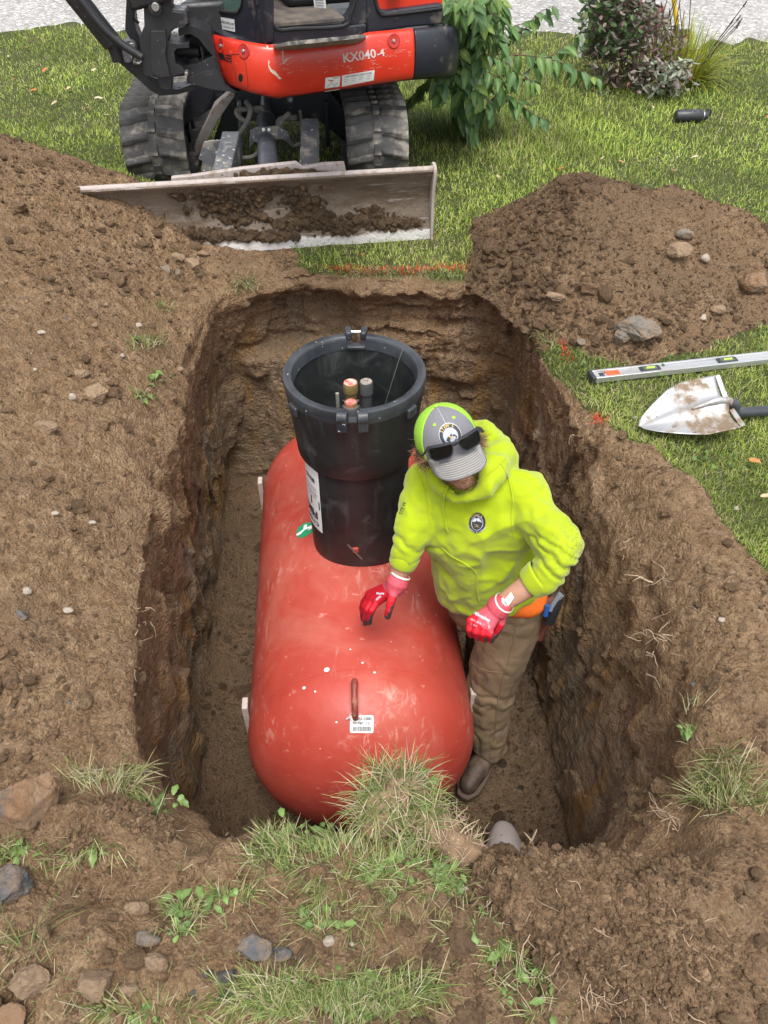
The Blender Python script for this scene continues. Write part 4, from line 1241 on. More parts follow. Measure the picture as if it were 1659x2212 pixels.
ds2 = MB(); ds2.tube(dr, .0032, 8); ds2.tube([dr[-1], dr[-1] + Vector((.006, -.004, -.014))], [.0048, .0015], 8)
ds2.build('drawstring', M_hood, hoodie)
ds2 = MB(); ds2.tube([hit(bh, x, y, .003) for x, y in pxs([(979, 1062), (984, 1060), (995, 1064), (988, 1068)], 4)], .0025, 6); ds2.build('drawstring', M_hood, hoodie)
# round chest badge
M_badge = pbr('badge_black', (.025, .027, .035), .6); M_bwhite = pbr('badge_white', (.62, .64, .68), .6, 0, (.5, .52, .56), 60)
M_gold = pbr('badge_gold', (.60, .42, .12), .6); M_lgrey = pbr('badge_grey', (.20, .21, .23), .6)
bx, by = 1031, 1129
def circ(cx, cy, rx, ry, n=32, rot=0): return [(cx + rx * cos(2 * pi * k / n) * cos(rot) - ry * sin(2 * pi * k / n) * sin(rot), cy + rx * cos(2 * pi * k / n) * sin(rot) + ry * sin(2 * pi * k / n) * cos(rot)) for k in range(n)]
def fan(bvh, cx, cy, pts, name, mat, parent, lift):
    """filled shape moulded to the cloth, with inner rings so that it follows folds"""
    n = len(pts); V = [(cx, cy)]
    for s_ in (.35, .7, 1.0): V += [(cx + (x - cx) * s_, cy + (y - cy) * s_) for x, y in pts]
    Fc = [(0, 1 + k, 1 + (k + 1) % n) for k in range(n)]
    for j in range(2):
        Fc += [(1 + j * n + k, 1 + (j + 1) * n + k, 1 + (j + 1) * n + (k + 1) % n, 1 + j * n + (k + 1) % n) for k in range(n)]
    return decal_poly(bvh, V, name, mat, parent, lift, Fc)
fan(bh, bx, by, circ(bx, by, 17.5, 22.5, 32, .10), 'chest_badge', M_badge, hoodie, .0022)
fan(bh, bx, by, circ(bx, by, 12.6, 16, 32, .10), 'badge_ring', M_bwhite, hoodie, .0030)
fan(bh, bx, by, circ(bx, by, 11.6, 15, 32, .10), 'badge_field', M_badge, hoodie, .0038)
fan(bh, bx, by - 7, [(bx - 11, by - 3), (bx - 7, by - 8), (bx - 4, by - 12), (bx, by - 10), (bx + 4, by - 13), (bx + 8, by - 7), (bx + 11, by - 1), (bx + 6, by - 5), (bx + 3, by - 3), (bx, by - 6), (bx - 4, by - 2)], 'badge_mountain', M_bwhite, hoodie, .0046)
for a_ in (.6, -.6):
    dx, dy = cos(a_) * 8, sin(a_) * 8
    decal_poly(bh, [(bx - dx, by + 6 - dy), (bx - dx * .1 + 1, by + 6 - dy * .1 - 1), (bx + dx * .1, by + 7), (bx + dx, by + 6 + dy), (bx + dx * .1 - 1, by + 6 + dy * .1 + 1.4), (bx - dx * .1, by + 5.2)], 'badge_bolt', M_gold, hoodie, .0052)
decal_text(bh, "STEW'S", bx - 1, by, 6.5, 'lettering', M_gold, hoodie, arc=(17.2, R(128), -R(15)), lift=.0036, bold=.1)
decal_text(bh, 'ELECTRIC & LIGHTING', bx, by + .5, 4.6, 'lettering', M_bwhite, hoodie, arc=(19.2, R(200), R(7.6)), lift=.0036)
# small dark print down the right sleeve
decal_text(bh, 'STEW', 871, 1098, 11, 'sleeve_print', M_badge, hoodie, rot=R(70), lift=.002)
# ---- trousers
M_trou = pbr('khaki_canvas', (.185, .128, .072), .85, 0, (.245, .172, .100), 7, dirt=(.13, .095, .065), dirt_amt=.25, ds=11, bmp=.5, bs=260)
def trou_b(mb):
    T = Matrix((sidev, fwd, Vector((0, 0, 1)))).transposed()
    mb.ell(pel + Vector((.0, 0, -.02)), (.165, .130, .14), T)
    cap_seg(mb, hipL, .112, hipL * .5 + knL * .5, .108); cap_seg(mb, hipL * .5 + knL * .5, .108, knL, .093)
    cap_seg(mb, knL, .093, knL * .5 + anL * .5, .080); cap_seg(mb, knL * .5 + anL * .5, .080, anL, .072)
    cap_seg(mb, hipR, .11, knR, .085); cap_seg(mb, knR, .085, anR, .07)
def trou_d(co, no):
    d = .012 * fbm(co * np.array([1, 1, .5]), 6, 3) + .006 * fbm(co, 16, 3)
    for a, b, am in ((knL, anL, .013), (knR, anR, .013), (hipL, knL, .007)):
        t, rad, L = axis_t(co, a, b); w = sstep(.15, .1, rad) * sstep(.3, .8, t)
        d += w * am * (np.abs(np.sin(t * L * 30 + 9 * fbm(co, 5, 3))) - .45) * (.4 + 1.3 * np.abs(fbm(co + 3, 5, 2)))
    t, rad, L = axis_t(co, hipL, knL)
    d += .005 * sstep(.16, .10, rad) * (np.abs(np.sin(t * L * 34 + 4 * fbm(co + 2, 5, 2))) - .5) * (sstep(.75, 1, t) + sstep(.3, 0, t))
    return d
trousers, bt = organic('trousers', M_trou, man, trou_b, .0065, 8, trou_d)
M_stitch = pbr('tan_stitch', (.34, .26, .16), .8)
def tseam(pts, r=.0016, mat=M_trou): return MB().tube([hit(bt, x, y, .0012) for x, y in pxs(pts)], r, 6).build('trouser_seam', mat, trousers)
tseam([(1118, 1310), (1112, 1370), (1100, 1420), (1082, 1480), (1072, 1540), (1068, 1600)], .002)
tseam([(1012, 1420), (1030, 1440), (1058, 1450), (1090, 1452)], .0018)
tseam([(1080, 1352), (1095, 1350), (1112, 1358), (1108, 1378)], .0016)
# ---- boots
M_boot = pbr('dark_brown_leather', (.045, .028, .020), .6, 0, (.07, .045, .03), 14, dirt=(.13, .09, .06), dirt_amt=.35, ds=14, bmp=.3)
M_sole = pbr('boot_sole', (.10, .065, .045), .8, bmp=.4)
def boot(an, d):
    d = Vector(d).normalized(); s_ = Vector((d.y, -d.x, 0)); z0 = FLOOR + .03
    def bb(mb):
        a = Vector((an.x, an.y, z0))
        cap_seg(mb, a + Vector((0, 0, .15)), .058, a + Vector((0, 0, .06)), .055)
        cap_seg(mb, a - d * .05 + Vector((0, 0, .042)), .040, a + d * .09 + Vector((0, 0, .048)), .046)
        cap_seg(mb, a + d * .09 + Vector((0, 0, .045)), .046, a + d * .17 + Vector((0, 0, .036)), .038)
    o, _ = organic('boot', M_boot, man, bb, .007, 5)
    a = Vector((an.x, an.y, z0)); ol = [(-.10, -.032), (-.07, -.042), (.02, -.042), (.10, -.052), (.17, -.05), (.215, -.025), (.22, 0), (.215, .025), (.17, .05), (.10, .052), (.02, .042), (-.07, .042), (-.10, .032)]
    MB().prism([a + d * x + s_ * y - Vector((0, 0, .012)) for x, y in ol], Vector((0, 0, .026))).build('sole', M_sole, o, bevel=.004)
boot(Vector((anL.x, anL.y, 0)), (-.55, -.83, 0)); boot(anR, (-.75, -.66, 0))
# ---- gloves
M_glove = vcol_mat('work_glove', .55, bmp=.35, bs=420)
RED, PINK, GREY, WHT = np.array([.50, .010, .022]), np.array([.52, .075, .10]), np.array([.045, .048, .052]), np.array([.72, .66, .62])
def glove(name, fingers, thumb, palm, wrist, cuff, palmn, lines):
    def gb(mb):
        for a, ra_, b, rb_ in palm: cap_seg(mb, a, ra_, b, rb_, 12, 4)
        for ch in fingers + [thumb]:
            for (a, ra_), (b, rb_) in zip(ch[:-1], ch[1:]): cap_seg(mb, a, ra_, b, rb_, 12, 4)
        cap_seg(mb, wrist, .033, (wrist + cuff) * .5, .035); cap_seg(mb, (wrist + cuff) * .5, .035, cuff, .0375, m=3)
    pn = np.array(palmn)
    tips = [np.array(ch[-1][0]) for ch in fingers + [thumb]]; mids = [np.array(ch[-2][0]) for ch in fingers + [thumb]]
    def gc(co, no):
        c = np.tile(RED, (len(co), 1))
        d = no @ pn
        g = d > .12
        for tp, md in zip(tips, mids):
            dd = np.linalg.norm(co - tp, axis=1); g |= dd < .015
            ex = md + (md - tp) * .7; t_, rad_, L_ = axis_t(co, ex, tp); g |= (rad_ < .016) & (t_ > 0) & (d > -.42)
        c[g] = GREY
        w = np.array(wrist); cf = np.array(cuff); ax_ = (cf - w) / np.linalg.norm(cf - w)
        al_ = (co - w) @ ax_
        pk = al_ > -.022
        c[pk] = PINK
        c[al_ > np.linalg.norm(cf - w) + .034] = WHT
        return c
    o, bv = organic(name, M_glove, man, gb, .0028, 3, lambda c, n_: .0009 * fbm(c, 55, 3), gc)
    d = (cuff - wrist).normalized()
    MB().tube([cuff + d * .026, cuff + d * .029, cuff + d * .033], [.0325, .0335, .0315], 28, cap=False).build('cuff_edge', pbr('cuff_white', (.75, .68, .62), .8), o)
    return o, bv
def ch(*a): return [(PD(x, y, t), r) for x, y, t, r in a]
# open right hand hovering over the tank
fR = [ch((815, 1299, 2.490, .0125), (803, 1318, 2.475, .0115), (798, 1334, 2.50, .0105), (797, 1345, 2.53, .0100)),
      ch((806, 1296, 2.515, .0125), (793, 1316, 2.510, .0115), (789, 1334, 2.54, .0105), (789, 1346, 2.57, .0100)),
      ch((800, 1291, 2.545, .0120), (787, 1309, 2.56, .0110), (783, 1326, 2.60, .0100), (785, 1338, 2.63, .0095)),
      ch((797, 1284, 2.570, .0115), (785, 1299, 2.60, .0100), (781, 1314, 2.64, .0095), (783, 1324, 2.66, .0090))]
tRh = ch((851, 1276, 2.450, .0165), (845, 1298, 2.430, .0145), (840, 1318, 2.435, .0120), (837, 1332, 2.455, .0108))
wR = PD(855, 1266, 2.455)
palmR = [(wR, .027, PD(840, 1282, 2.465), .021)] + [(wR, .024, c[0][0], .0155) for c in fR] + [(PD(843, 1278, 2.46), .019, fR[0][0][0], .0145)]
pnR = (Vector((.55, .25, -.80))).normalized()
gR, bgR = glove('glove', fR, tRh, palmR, wR, PD(858, 1259, 2.452), pnR, None)
gR['label'] = 'open red glove with grey dipped fingers'
# closed left hand
fL = [ch((1018, 1342, 2.262, .0125), (1014, 1359, 2.262, .0120), (1018, 1371, 2.290, .0110), (1026, 1366, 2.325, .010)),
      ch((1031, 1347, 2.250, .0125), (1028, 1364, 2.250, .0122), (1032, 1377, 2.280, .0112), (1038, 1370, 2.320, .010)),
      ch((1044, 1351, 2.245, .0125), (1043, 1368, 2.245, .0122), (1046, 1381, 2.278, .0112), (1051, 1372, 2.320, .010)),
      ch((1057, 1354, 2.248, .0122), (1058, 1370, 2.248, .0118), (1061, 1382, 2.280, .0110), (1064, 1372, 2.320, .010))]
tL = ch((1083, 1330, 2.285, .0165), (1080, 1348, 2.290, .0150), (1073, 1362, 2.300, .0130), (1068, 1372, 2.315, .0115))
wL = PD(1072, 1316, 2.270)
palmL = [(wL, .028, PD(1050, 1335, 2.262), .024)] + [(wL, .026, c[0][0], .0155) for c in fL] + [(wL, .022, tL[0][0], .018)]
pnL = (Vector((.75, .55, -.35))).normalized()
gL, bgL = glove('glove', fL, tL, palmL, wL, PD(1077, 1312, 2.262), pnL, None)
gL['label'] = 'clenched red glove with white maker lettering'
decal_text(bgL, 'Milwaukee', 1041, 1332, 10.5, 'lettering', M_bwhite, gL, rot=R(-27), sx=.85, lift=.0012, bold=.25)
decal_text(bgL, 'CUT LEVEL 1', 1031, 1344, 5.5, 'lettering', M_bwhite, gL, rot=R(-25), lift=.0012)
decal_text(bgL, 'S / 8 M', 1024, 1350, 5.0, 'lettering', M_bwhite, gL, rot=R(-25), lift=.0012)
decal_text(bgL, 'EN 388', 1055, 1350, 5.0, 'lettering', M_bwhite, gL, rot=R(-75), lift=.0012)
decal_text(bgR, 'Milwaukee', 822, 1282, 7.0, 'lettering', M_bwhite, gR, rot=R(2), sx=.55, lift=.0012, bold=.3)
decal_text(bgR, 'NITRILE', 818, 1292, 6.0, 'lettering', M_bwhite, gR, rot=R(45), sx=.7, lift=.0012, bold=.2)
mb = MB(); a = PD(1090, 1296, 2.215); e1 = PD(1107, 1292, 2.225) - PD(1096, 1276, 2.215); e1.normalize(); e2 = (PD(1096, 1276, 2.215) - PD(1085, 1290, 2.22)).normalized()
mb.add([a, a + e1 * .022, a + e1 * .020 + e2 * .028, a + e2 * .030], [(0, 1, 2, 3)]); tg = mb.build('glove_tag', M_white, gL, smooth=False)
so = tg.modifiers.new('s', 'SOLIDIFY'); so.thickness = .0008
# ---- hem of the orange shirt, belt pouch and tools
M_or = pbr('orange_shirt', (.85, .16, .01), .85); M_yel = pbr('yellow_strap', (.72, .55, .03), .5)
M_pouch = pbr('red_brown_leather', (.17, .05, .035), .6, 0, (.22, .08, .05), 20, bmp=.3)
def oh_b(mb):
    T = Matrix((sidev, fwd, Vector((0, 0, 1)))).transposed()
    mb.ell(PD(1118, 1283, 2.66), (.105, .10, .05), T)
organic('orange_shirt_hem', M_or, man, oh_b, .006, 5, lambda c, n_: .004 * fbm(c, 22, 3))
q0 = PD(1166, 1275, 2.60); MB().box(q0 + Vector((0, 0, -.02)), (.012, .03, .07), rot=(0, .25, 0)).build('yellow_strap', M_yel, man, bevel=.003)
pch = MB(); a = PD(1175, 1325, 2.72)
pch.add([a + Vector(q) for q in [(-.045, -.03, .05), (.035, -.03, .06), (.01, -.025, -.14), (-.05, -.025, -.12), (-.045, .03, .05), (.035, .03, .06), (.01, .02, -.14), (-.05, .02, -.12)]], [(0, 1, 2, 3), (7, 6, 5, 4), (0, 4, 5, 1), (1, 5, 6, 2), (2, 6, 7, 3), (3, 7, 4, 0)])
pch.build('tool_pouch', M_pouch, man, bevel=.008)
MB().tube([PD(1186, 1345, 2.66), PD(1200, 1310, 2.62), PD(1208, 1290, 2.60)], [.017, .019, .015], 10).build('knife_handle', pbr('black_rubber', (.02, .02, .022), .6), man)
MB().tube([PD(1188, 1318, 2.62), PD(1202, 1296, 2.60), PD(1212, 1284, 2.59)], [.010, .010, .012], 10).build('grey_plier_grip', pbr('grey_grip', (.22, .25, .29), .4), man)
MB().tube([PD(1178, 1330, 2.62), PD(1183, 1308, 2.60)], [.009, .009], 8).build('blue_grip', pbr('blue_grip', (.02, .12, .42), .4), man)
# ---- cap
M_capg = pbr('cap_grey_twill', (.155, .155, .170), .85, 0, (.185, .182, .195), 9, bmp=.35, bs=500)
M_capb = pbr('cap_grey_brim', (.155, .150, .150), .85, 0, (.19, .18, .175), 9, bmp=.35, bs=500)
def mesh_mat():
    m, nt, b = newmat('lime_mesh'); tc = coord(nt)
    v = ramp(nt, voro(nt, tc, 420), [(.25, 1), (.55, 0)])
    nt.links.new(mixc(nt, v, (.30, .55, .04), (.12, .30, .02)), b.inputs['Base Color']); b.inputs['Roughness'].default_value = .8
    return m
M_mesh = mesh_mat()
cap_e = bpy.data.objects.new('cap', None); COL.objects.link(cap_e); cap_e.parent = man; cap_e.location = headc - wloc(man)
def dome(th, ph, g=0.0):
    fr_ = max(0, cos(th)); bx_ = 1 + .03 * sin(ph) * fr_
    return hp((.0875 + g) * sin(ph) * sin(th) , .004 - (.102 + g) * sin(ph) * cos(th) * bx_, .018 + (.098 + g) * cos(ph) ** .92 if ph < pi / 2 else .018 - (ph - pi / 2) * .09)
def dome_patch(name, mat, t0, t1, g, nx=36, ny=22, phm=R(108)):
    v = []; f = []
    for j in range(ny + 1):
        ph = phm * j / ny
        for i in range(nx + 1):
            u = i / nx; k = 1 - .0 * ph
            th = t0 + (t1 - t0) * u
            v.append(dome(th, max(ph, .001), g))
    for j in range(ny):
        for i in range(nx): f.append((j * (nx + 1) + i, (j + 1) * (nx + 1) + i, (j + 1) * (nx + 1) + i + 1, j * (nx + 1) + i + 1))
    o = orient(MB().add(v, f).build(name, mat, cap_e, angle=80))
    s_ = o.modifiers.new('s', 'SOLIDIFY'); s_.thickness = .0018; s_.offset = 1
    return o
TF = R(60)
dome_patch('front_panel', M_capg, -TF, TF, .0012); dome_patch('mesh_back', M_mesh, TF, 2 * pi - TF, .0)
M_lime = pbr('lime_cloth', (.32, .56, .03), .8)
for sgn in (-1, 1):
    MB().tube([dome(sgn * TF, R(6 + 100 * k / 20), .003) for k in range(21)], .0024, 6).build('panel_seam', M_lime, cap_e)
MB().tube([dome(0, R(8 + 60 * k / 16), .0025) for k in range(17)], .0009, 5).build('centre_seam', pbr('pale_thread', (.45, .45, .47), .8), cap_e)
MB().ell(dome(0, .001, .004), (.008, .008, .004), HM, 14, 8).build('top_button', M_lime, cap_e)
for s_ in (-1, 1):
    c = dome(s_ * R(28), R(42), .003); nrm = (c - hp(0, 0, 0)).normalized(); Mq = nrm.to_track_quat('Z', 'Y').to_matrix()
    MB().lathe([(.0012, .0012), (.003, .0018), (.0045, .0012), (.005, 0)], c, 16, Mq).build('eyelet', M_lime, cap_e)
def brimp(u, v):
    th = u * R(62); b0 = dome(th, R(100), .0)
    L = .088 * max(0.0, 1 - abs(u) ** 3.2) ** .42
    loc = HM.transposed() @ (b0 - headc)
    x = loc.x * (1 + .10 * v * (1 - abs(u) ** 2)); y = loc.y - L * v; z = loc.z - .36 * L * v - .016 * (u * u) * (.4 + v) + .006
    return hp(x, y, z)
v = []; f = []; nx, ny = 40, 14
for j in range(ny + 1):
    for i in range(nx + 1): v.append(brimp(-1 + 2 * i / nx, j / ny))
for j in range(ny):
    for i in range(nx): f.append((j * (nx + 1) + i, j * (nx + 1) + i + 1, (j + 1) * (nx + 1) + i + 1, (j + 1) * (nx + 1) + i))
br = MB().add(v, f).build('brim', M_capb, cap_e, angle=80); s_ = br.modifiers.new('s', 'SOLIDIFY'); s_.thickness = .0035; s_.offset = 0
M_thread = pbr('pale_brim_thread', (.50, .48, .42), .8)
mb = MB()
for k in range(8):
    vv_ = .30 + .088 * k
    um = .62 + .042 * k
    pts = []
    for i in range(41):
        u = (-1 + 2 * i / 40) * um
        pts.append(brimp(u, vv_ * (1 - .0 * abs(u))) + hz * .0022)
    # turn the ends back towards the crown
    e0 = [brimp(-um, vv_ * q) + hz * .0022 for q in (.12, .4, .7)]; e1_ = [brimp(um, vv_ * q) + hz * .0022 for q in (.7, .4, .12)]
    mb.tube(e0 + pts + e1_, .00075, 4)
mb.build('brim_stitching', M_thread, cap_e)
# round cap badge
capb = BVHTree.FromPolygons([q for q in [dome(-TF + 2 * TF * i / 36, R(108) * max(j / 22, .001), .0034) for j in range(23) for i in range(37)]], [(j * 37 + i, (j + 1) * 37 + i, (j + 1) * 37 + i + 1, j * 37 + i + 1) for j in range(22) for i in range(36)])
cc_ = hp(0, -.1, .045); 
def hfan(cx, cy, r, name, mat, lift, n=36):
    """disc on the cap front; cx, cy metres from the head centre along the cap's own axes"""
    V = [(cx, cy)] ; 
    for s2 in (.5, 1.0): V += [(cx + r * s2 * cos(2 * pi * k / n), cy + r * s2 * sin(2 * pi * k / n)) for k in range(n)]
    Fc = [(0, 1 + k, 1 + (k + 1) % n) for k in range(n)] + [(1 + k, 1 + n + k, 1 + n + (k + 1) % n, 1 + (k + 1) % n) for k in range(n)]
    return hdec(V, Fc, name, mat, lift)
def hdec(V, Fc, name, mat, lift):
    out = []
    for x, y in V:
        o_ = hp(x, -.2, y); h = capb.ray_cast(o_, hy2)
        out.append((h[0] if h[0] is not None else hp(x, -.1, y)) - hy2 * lift)
    return MB().add(out, Fc).build(name, mat, cap_e, smooth=False)
BYC = .062
hfan(0, BYC, .0305, 'cap_badge', M_bwhite, .0006); hfan(0, BYC, .0294, 'cap_badge_field', M_badge, .0011); hfan(0, BYC, .0205, 'cap_badge_sky', pbr('badge_sky', (.40, .43, .52), .7), .0016)
hdec([(-.016, BYC - .006), (-.008, BYC + .002), (-.004, BYC - .001), (.002, BYC + .007), (.007, BYC + .001), (.010, BYC + .003), (.016, BYC - .006), (.010, BYC - .014), (-.010, BYC - .014)], [tuple(range(9))], 'cap_badge_mountain', M_badge, .0021)
for sgn in (-1, 1):
    hdec([(sgn * -.004, BYC - .008), (sgn * .001, BYC - .004), (sgn * .0005, BYC - .001), (sgn * .006, BYC + .003), (sgn * .003, BYC - .003), (sgn * .0035, BYC - .005)], [tuple(range(6))], 'cap_badge_bolt', M_gold, .0026)
V, Fc = [], []
for i, c_ in enumerate("STEW'S"):
    a = R(138 - 17 * i); g = text_geo(c_, .0100, .0002); n = len(V); tr = a - pi / 2
    V += [(.0250 * cos(a) + x * cos(tr) - y * sin(tr), BYC + .0250 * sin(a) + x * sin(tr) + y * cos(tr)) for x, y in g[0]]; Fc += [tuple(q + n for q in f_) for f_ in g[1]]
hdec(V, Fc, 'lettering', M_gold, .0018)
# ---- sunglasses resting on the cap
sg = thing('sunglasses', hp(0, -.12, .02), 'black sunglasses pushed up on the front of the grey cap', 'sunglasses')
M_gl = pbr('black_frame', (.018, .020, .024), .35, 0, (.03, .033, .04), 30)
M_lens = pbr('dark_lens', (.004, .004, .005), .12); M_lens.node_tree.nodes['Principled BSDF'].inputs['Coat Weight'].default_value = .0
def sgp(x, z, y=0.0):
    return hp(x * 1.12, -.129 - .004 + .33 * x * x / .075 + y - .0 * z, .047 + z * 1.20)
for s_ in (-1, 1):
    out = [(.006, .014), (.066, .017), (.069, .012), (.066, -.014), (.058, -.023), (.022, -.023), (.012, -.015), (.006, .002)]
    out = [(s_ * x, z) for x, z in out]
    inn = [(.0095, .0095), (.0630, .0120), (.0630, -.013), (.0565, -.0205), (.0235, -.0205), (.0150, -.0135), (.0095, .000)]
    inn = round_poly([Vector((s_ * x, z, 0)) for x, z in inn], .004, 3)
    outp = round_poly([Vector((x, z, 0)) for x, z in out], .004, 3)
    c0 = Vector((s_ * .036, -.004, 0)); n = 48
    def rs(poly):
        res = []
        for k in range(n):
            a = 2 * pi * k / n; d = Vector((cos(a), sin(a), 0)); best = .01
            for i in range(len(poly)):
                p_, q_ = poly[i] - c0, poly[(i + 1) % len(poly)] - c0; e = q_ - p_; den = d.x * e.y - d.y * e.x
                if abs(den) < 1e-12: continue
                t = (p_.x * e.y - p_.y * e.x) / den; w_ = (p_.x * d.y - p_.y * d.x) / den
                if t > 0 and -1e-6 <= w_ <= 1 + 1e-6: best = t
            res.append(c0 + d * best)
        return res
    ro_, ri_ = rs(outp), rs(inn)
    v = [sgp(q.x, q.y, -.0015) for q in ro_] + [sgp(q.x, q.y, -.0025) for q in ri_] + [sgp(q.x, q.y, .004) for q in ri_] + [sgp(q.x, q.y, .004) for q in ro_]
    f = []
    for r_ in range(4):
        a_, b_2 = r_ * n, ((r_ + 1) % 4) * n
        f += [(a_ + k, b_2 + k, b_2 + (k + 1) % n, a_ + (k + 1) % n) for k in range(n)]
    MB().add(v, f).build('frame_rim', M_gl, sg, angle=40)
    v = [sgp(c0.x, c0.y, .0)] + [sgp(q.x, q.y, .0008) for q in ri_]
    MB().add(v, [(0, k + 1, (k + 1) % n + 1) for k in range(n)]).build('lens', M_lens, sg)
    pts = [sgp(s_ * .066, .010, .002), hp(s_ * .090, -.085, .034), hp(s_ * .0935, -.045, .028), hp(s_ * .092, .00, .014)]
    MB().tube(spline(pts, 5), .0034, 8).build('temple_arm', M_gl, sg)
MB().tube([sgp(-.010, .009), sgp(0, .0095, -.001), sgp(.010, .009)], .0042, 8).build('bridge', M_gl, sg)
# ---- hair and beard
M_hair = vcol_mat('brown_hair', .55)
def strands(name, roots, dirs, lens, mat, col, w=.0012, curl=.5, nseg=6):
    V = []; T = []; C = []
    for p_, d_, L in zip(roots, dirs, lens):
        d_ = Vector(d_).normalized(); b0 = len(V); q = Vector(p_); sd = d_.orthogonal().normalized(); bend = Vector((random.uniform(-1, 1), random.uniform(-1, 1), random.uniform(-1, 1))) * curl
        cc = np.array(col) * random.uniform(.5, 1.5)
        for k in range(nseg + 1):
            ww = w * (1 - (k / nseg) ** 2) + 1e-5
            V += [q - sd * ww, q + sd * ww]; C += [cc, cc]
            q = q + d_ * (L / nseg); d_ = (d_ + bend * (1.4 / nseg)).normalized()
        for k in range(nseg): T.append((b0 + 2 * k, b0 + 2 * k + 1, b0 + 2 * k + 3, b0 + 2 * k + 2))
    return npmesh(name, np.array([tuple(q) for q in V]), T, mat, man, np.array(C))
rt_, dd_, ll_ = [], [], []
for i in range(520):
    s_ = random.choice((-1, 1)); a = random.uniform(R(55), R(170))
    p_ = hp(s_ * .082 * sin(a) * random.uniform(.92, 1.02), .004 - .10 * cos(a), random.uniform(-.03, .012))
    rt_.append(p_); dd_.append(HM @ Vector((s_ * random.uniform(.5, 1.0), random.uniform(-.2, .8), random.uniform(-1.0, .1)))); ll_.append(random.uniform(.025, .055))
strands('hair', rt_, dd_, ll_, M_hair, (.15, .075, .035), .0011, 1.0)
rt_, dd_, ll_ = [], [], []
bvf = None
def face_beard(co_obj):
    me = co_obj.data; off = wloc(man); HT = HM.transposed(); out = []
    for v_ in me.vertices:
        l = HT @ (v_.co + off - headc)
        if l.y < .0 and -.13 < l.z < -.046 and abs(l.x) < .075:
            dl = math.hypot(l.x / .024, (l.z + .068) / .010)
            if dl < 1 and l.y < -.09: continue
            if l.z > -.055 and abs(l.x) < .02 and l.y < -.104: continue
            out.append((v_.co + off, HM @ Vector((l.x * 4, -.5, -.9)) + v_.normal * .8))
    return out
fb = face_beard(body)
for _ in range(1300):
    p_, d_ = random.choice(fb); rt_.append(p_ + Vector((random.uniform(-1, 1), random.uniform(-1, 1), random.uniform(-1, 1))) * .003); dd_.append(d_); ll_.append(random.uniform(.004, .010))
strands('beard', rt_, dd_, ll_, M_hair, (.20, .10, .05), .0006, .3, 2)

# ================================================================ MINI EXCAVATOR
exc = thing('mini_excavator', (-.65, 5.0, 0), 'orange-red and black mini excavator with muddy dozer blade parked behind the pit', 'excavator')
M_navy = pbr('navy_black_paint', (.014, .016, .024), .38, 0, (.020, .022, .030), 5, dirt=(.12, .10, .08), dirt_amt=.15, ds=7, speck=(.20, .19, .18), speck_amt=.06, ss=60)
M_cast = pbr('black_casting', (.016, .017, .020), .42, 0, (.026, .027, .030), 6, dirt=(.09, .08, .07), dirt_amt=.1, ds=10, speck=(.22, .22, .22), speck_amt=.03, ss=60, bmp=.25, bs=60)
M_rubber = pbr('muddy_track_rubber', (.048, .047, .046), .85, 0, (.085, .082, .078), 8, dirt=(.21, .185, .155), dirt_amt=.32, ds=9, speck=(.26, .235, .205), speck_amt=.45, ss=9, bmp=.5, bs=50)
M_scuff = pbr('scuffed_grey_steel', (.085, .09, .10), .5, .2, (.13, .135, .145), 8, dirt=(.26, .23, .20), dirt_amt=.3, ds=12, speck=(.50, .49, .47), speck_amt=.35, ss=38)
M_hose = pbr('dusty_hose', (.10, .10, .09), .8, 0, (.17, .16, .14), 20, bmp=.2)
M_bolt = pbr('worn_bolt', (.40, .39, .37), .4, .8)
M_black = pbr('flat_black', (.008, .008, .009), .6)
def blade_mat():
    m, nt, b = newmat('muddy_blade_steel'); tc = coord(nt)
    c = mixc(nt, ramp(nt, noise(nt, tc, 5, 5, .6), [(.35, 0), (.65, 1)]), (.150, .115, .084), (.230, .182, .138))
    c = mixc(nt, ramp(nt, noise(nt, mapping(nt, tc, (.6, 1, 2)), 4.2, 7, .65), [(.46, 0), (.56, .85)]), c, (.115, .075, .046))
    c = mixc(nt, ramp(nt, noise(nt, mapping(nt, tc, (.3, 1, 3)), 12, 6, .65), [(.58, 0), (.66, .6)]), c, (.42, .38, .36))
    sx = nt.nodes.new('ShaderNodeSeparateXYZ'); nt.links.new(tc, sx.inputs[0])
    low = ramp(nt, mth(nt, 'ADD', sx.outputs['Z'], mth(nt, 'MULTIPLY', noise(nt, tc, 14, 6, .7), .10)), [(.090, 1), (.105, 0)])
    c = mixc(nt, mth(nt, 'MULTIPLY', low, .9), c, (.62, .60, .58))
    nt.links.new(c, b.inputs['Base Color']); b.inputs['Roughness'].default_value = .85
    bump(nt, b, mth(nt, 'ADD', noise(nt, tc, 20, 8, .7), mth(nt, 'MULTIPLY', noise(nt, tc, 90, 4, .6), .4)), .8, .02)
    return m
M_blade = blade_mat()
M_pale = pbr('pale_dusty_steel', (.33, .28, .25), .8, 0, (.42, .37, .35), 6, dirt=(.24, .18, .13), dirt_amt=.2, ds=14, speck=(.25, .2, .17), speck_amt=.3, ss=50, bmp=.4)
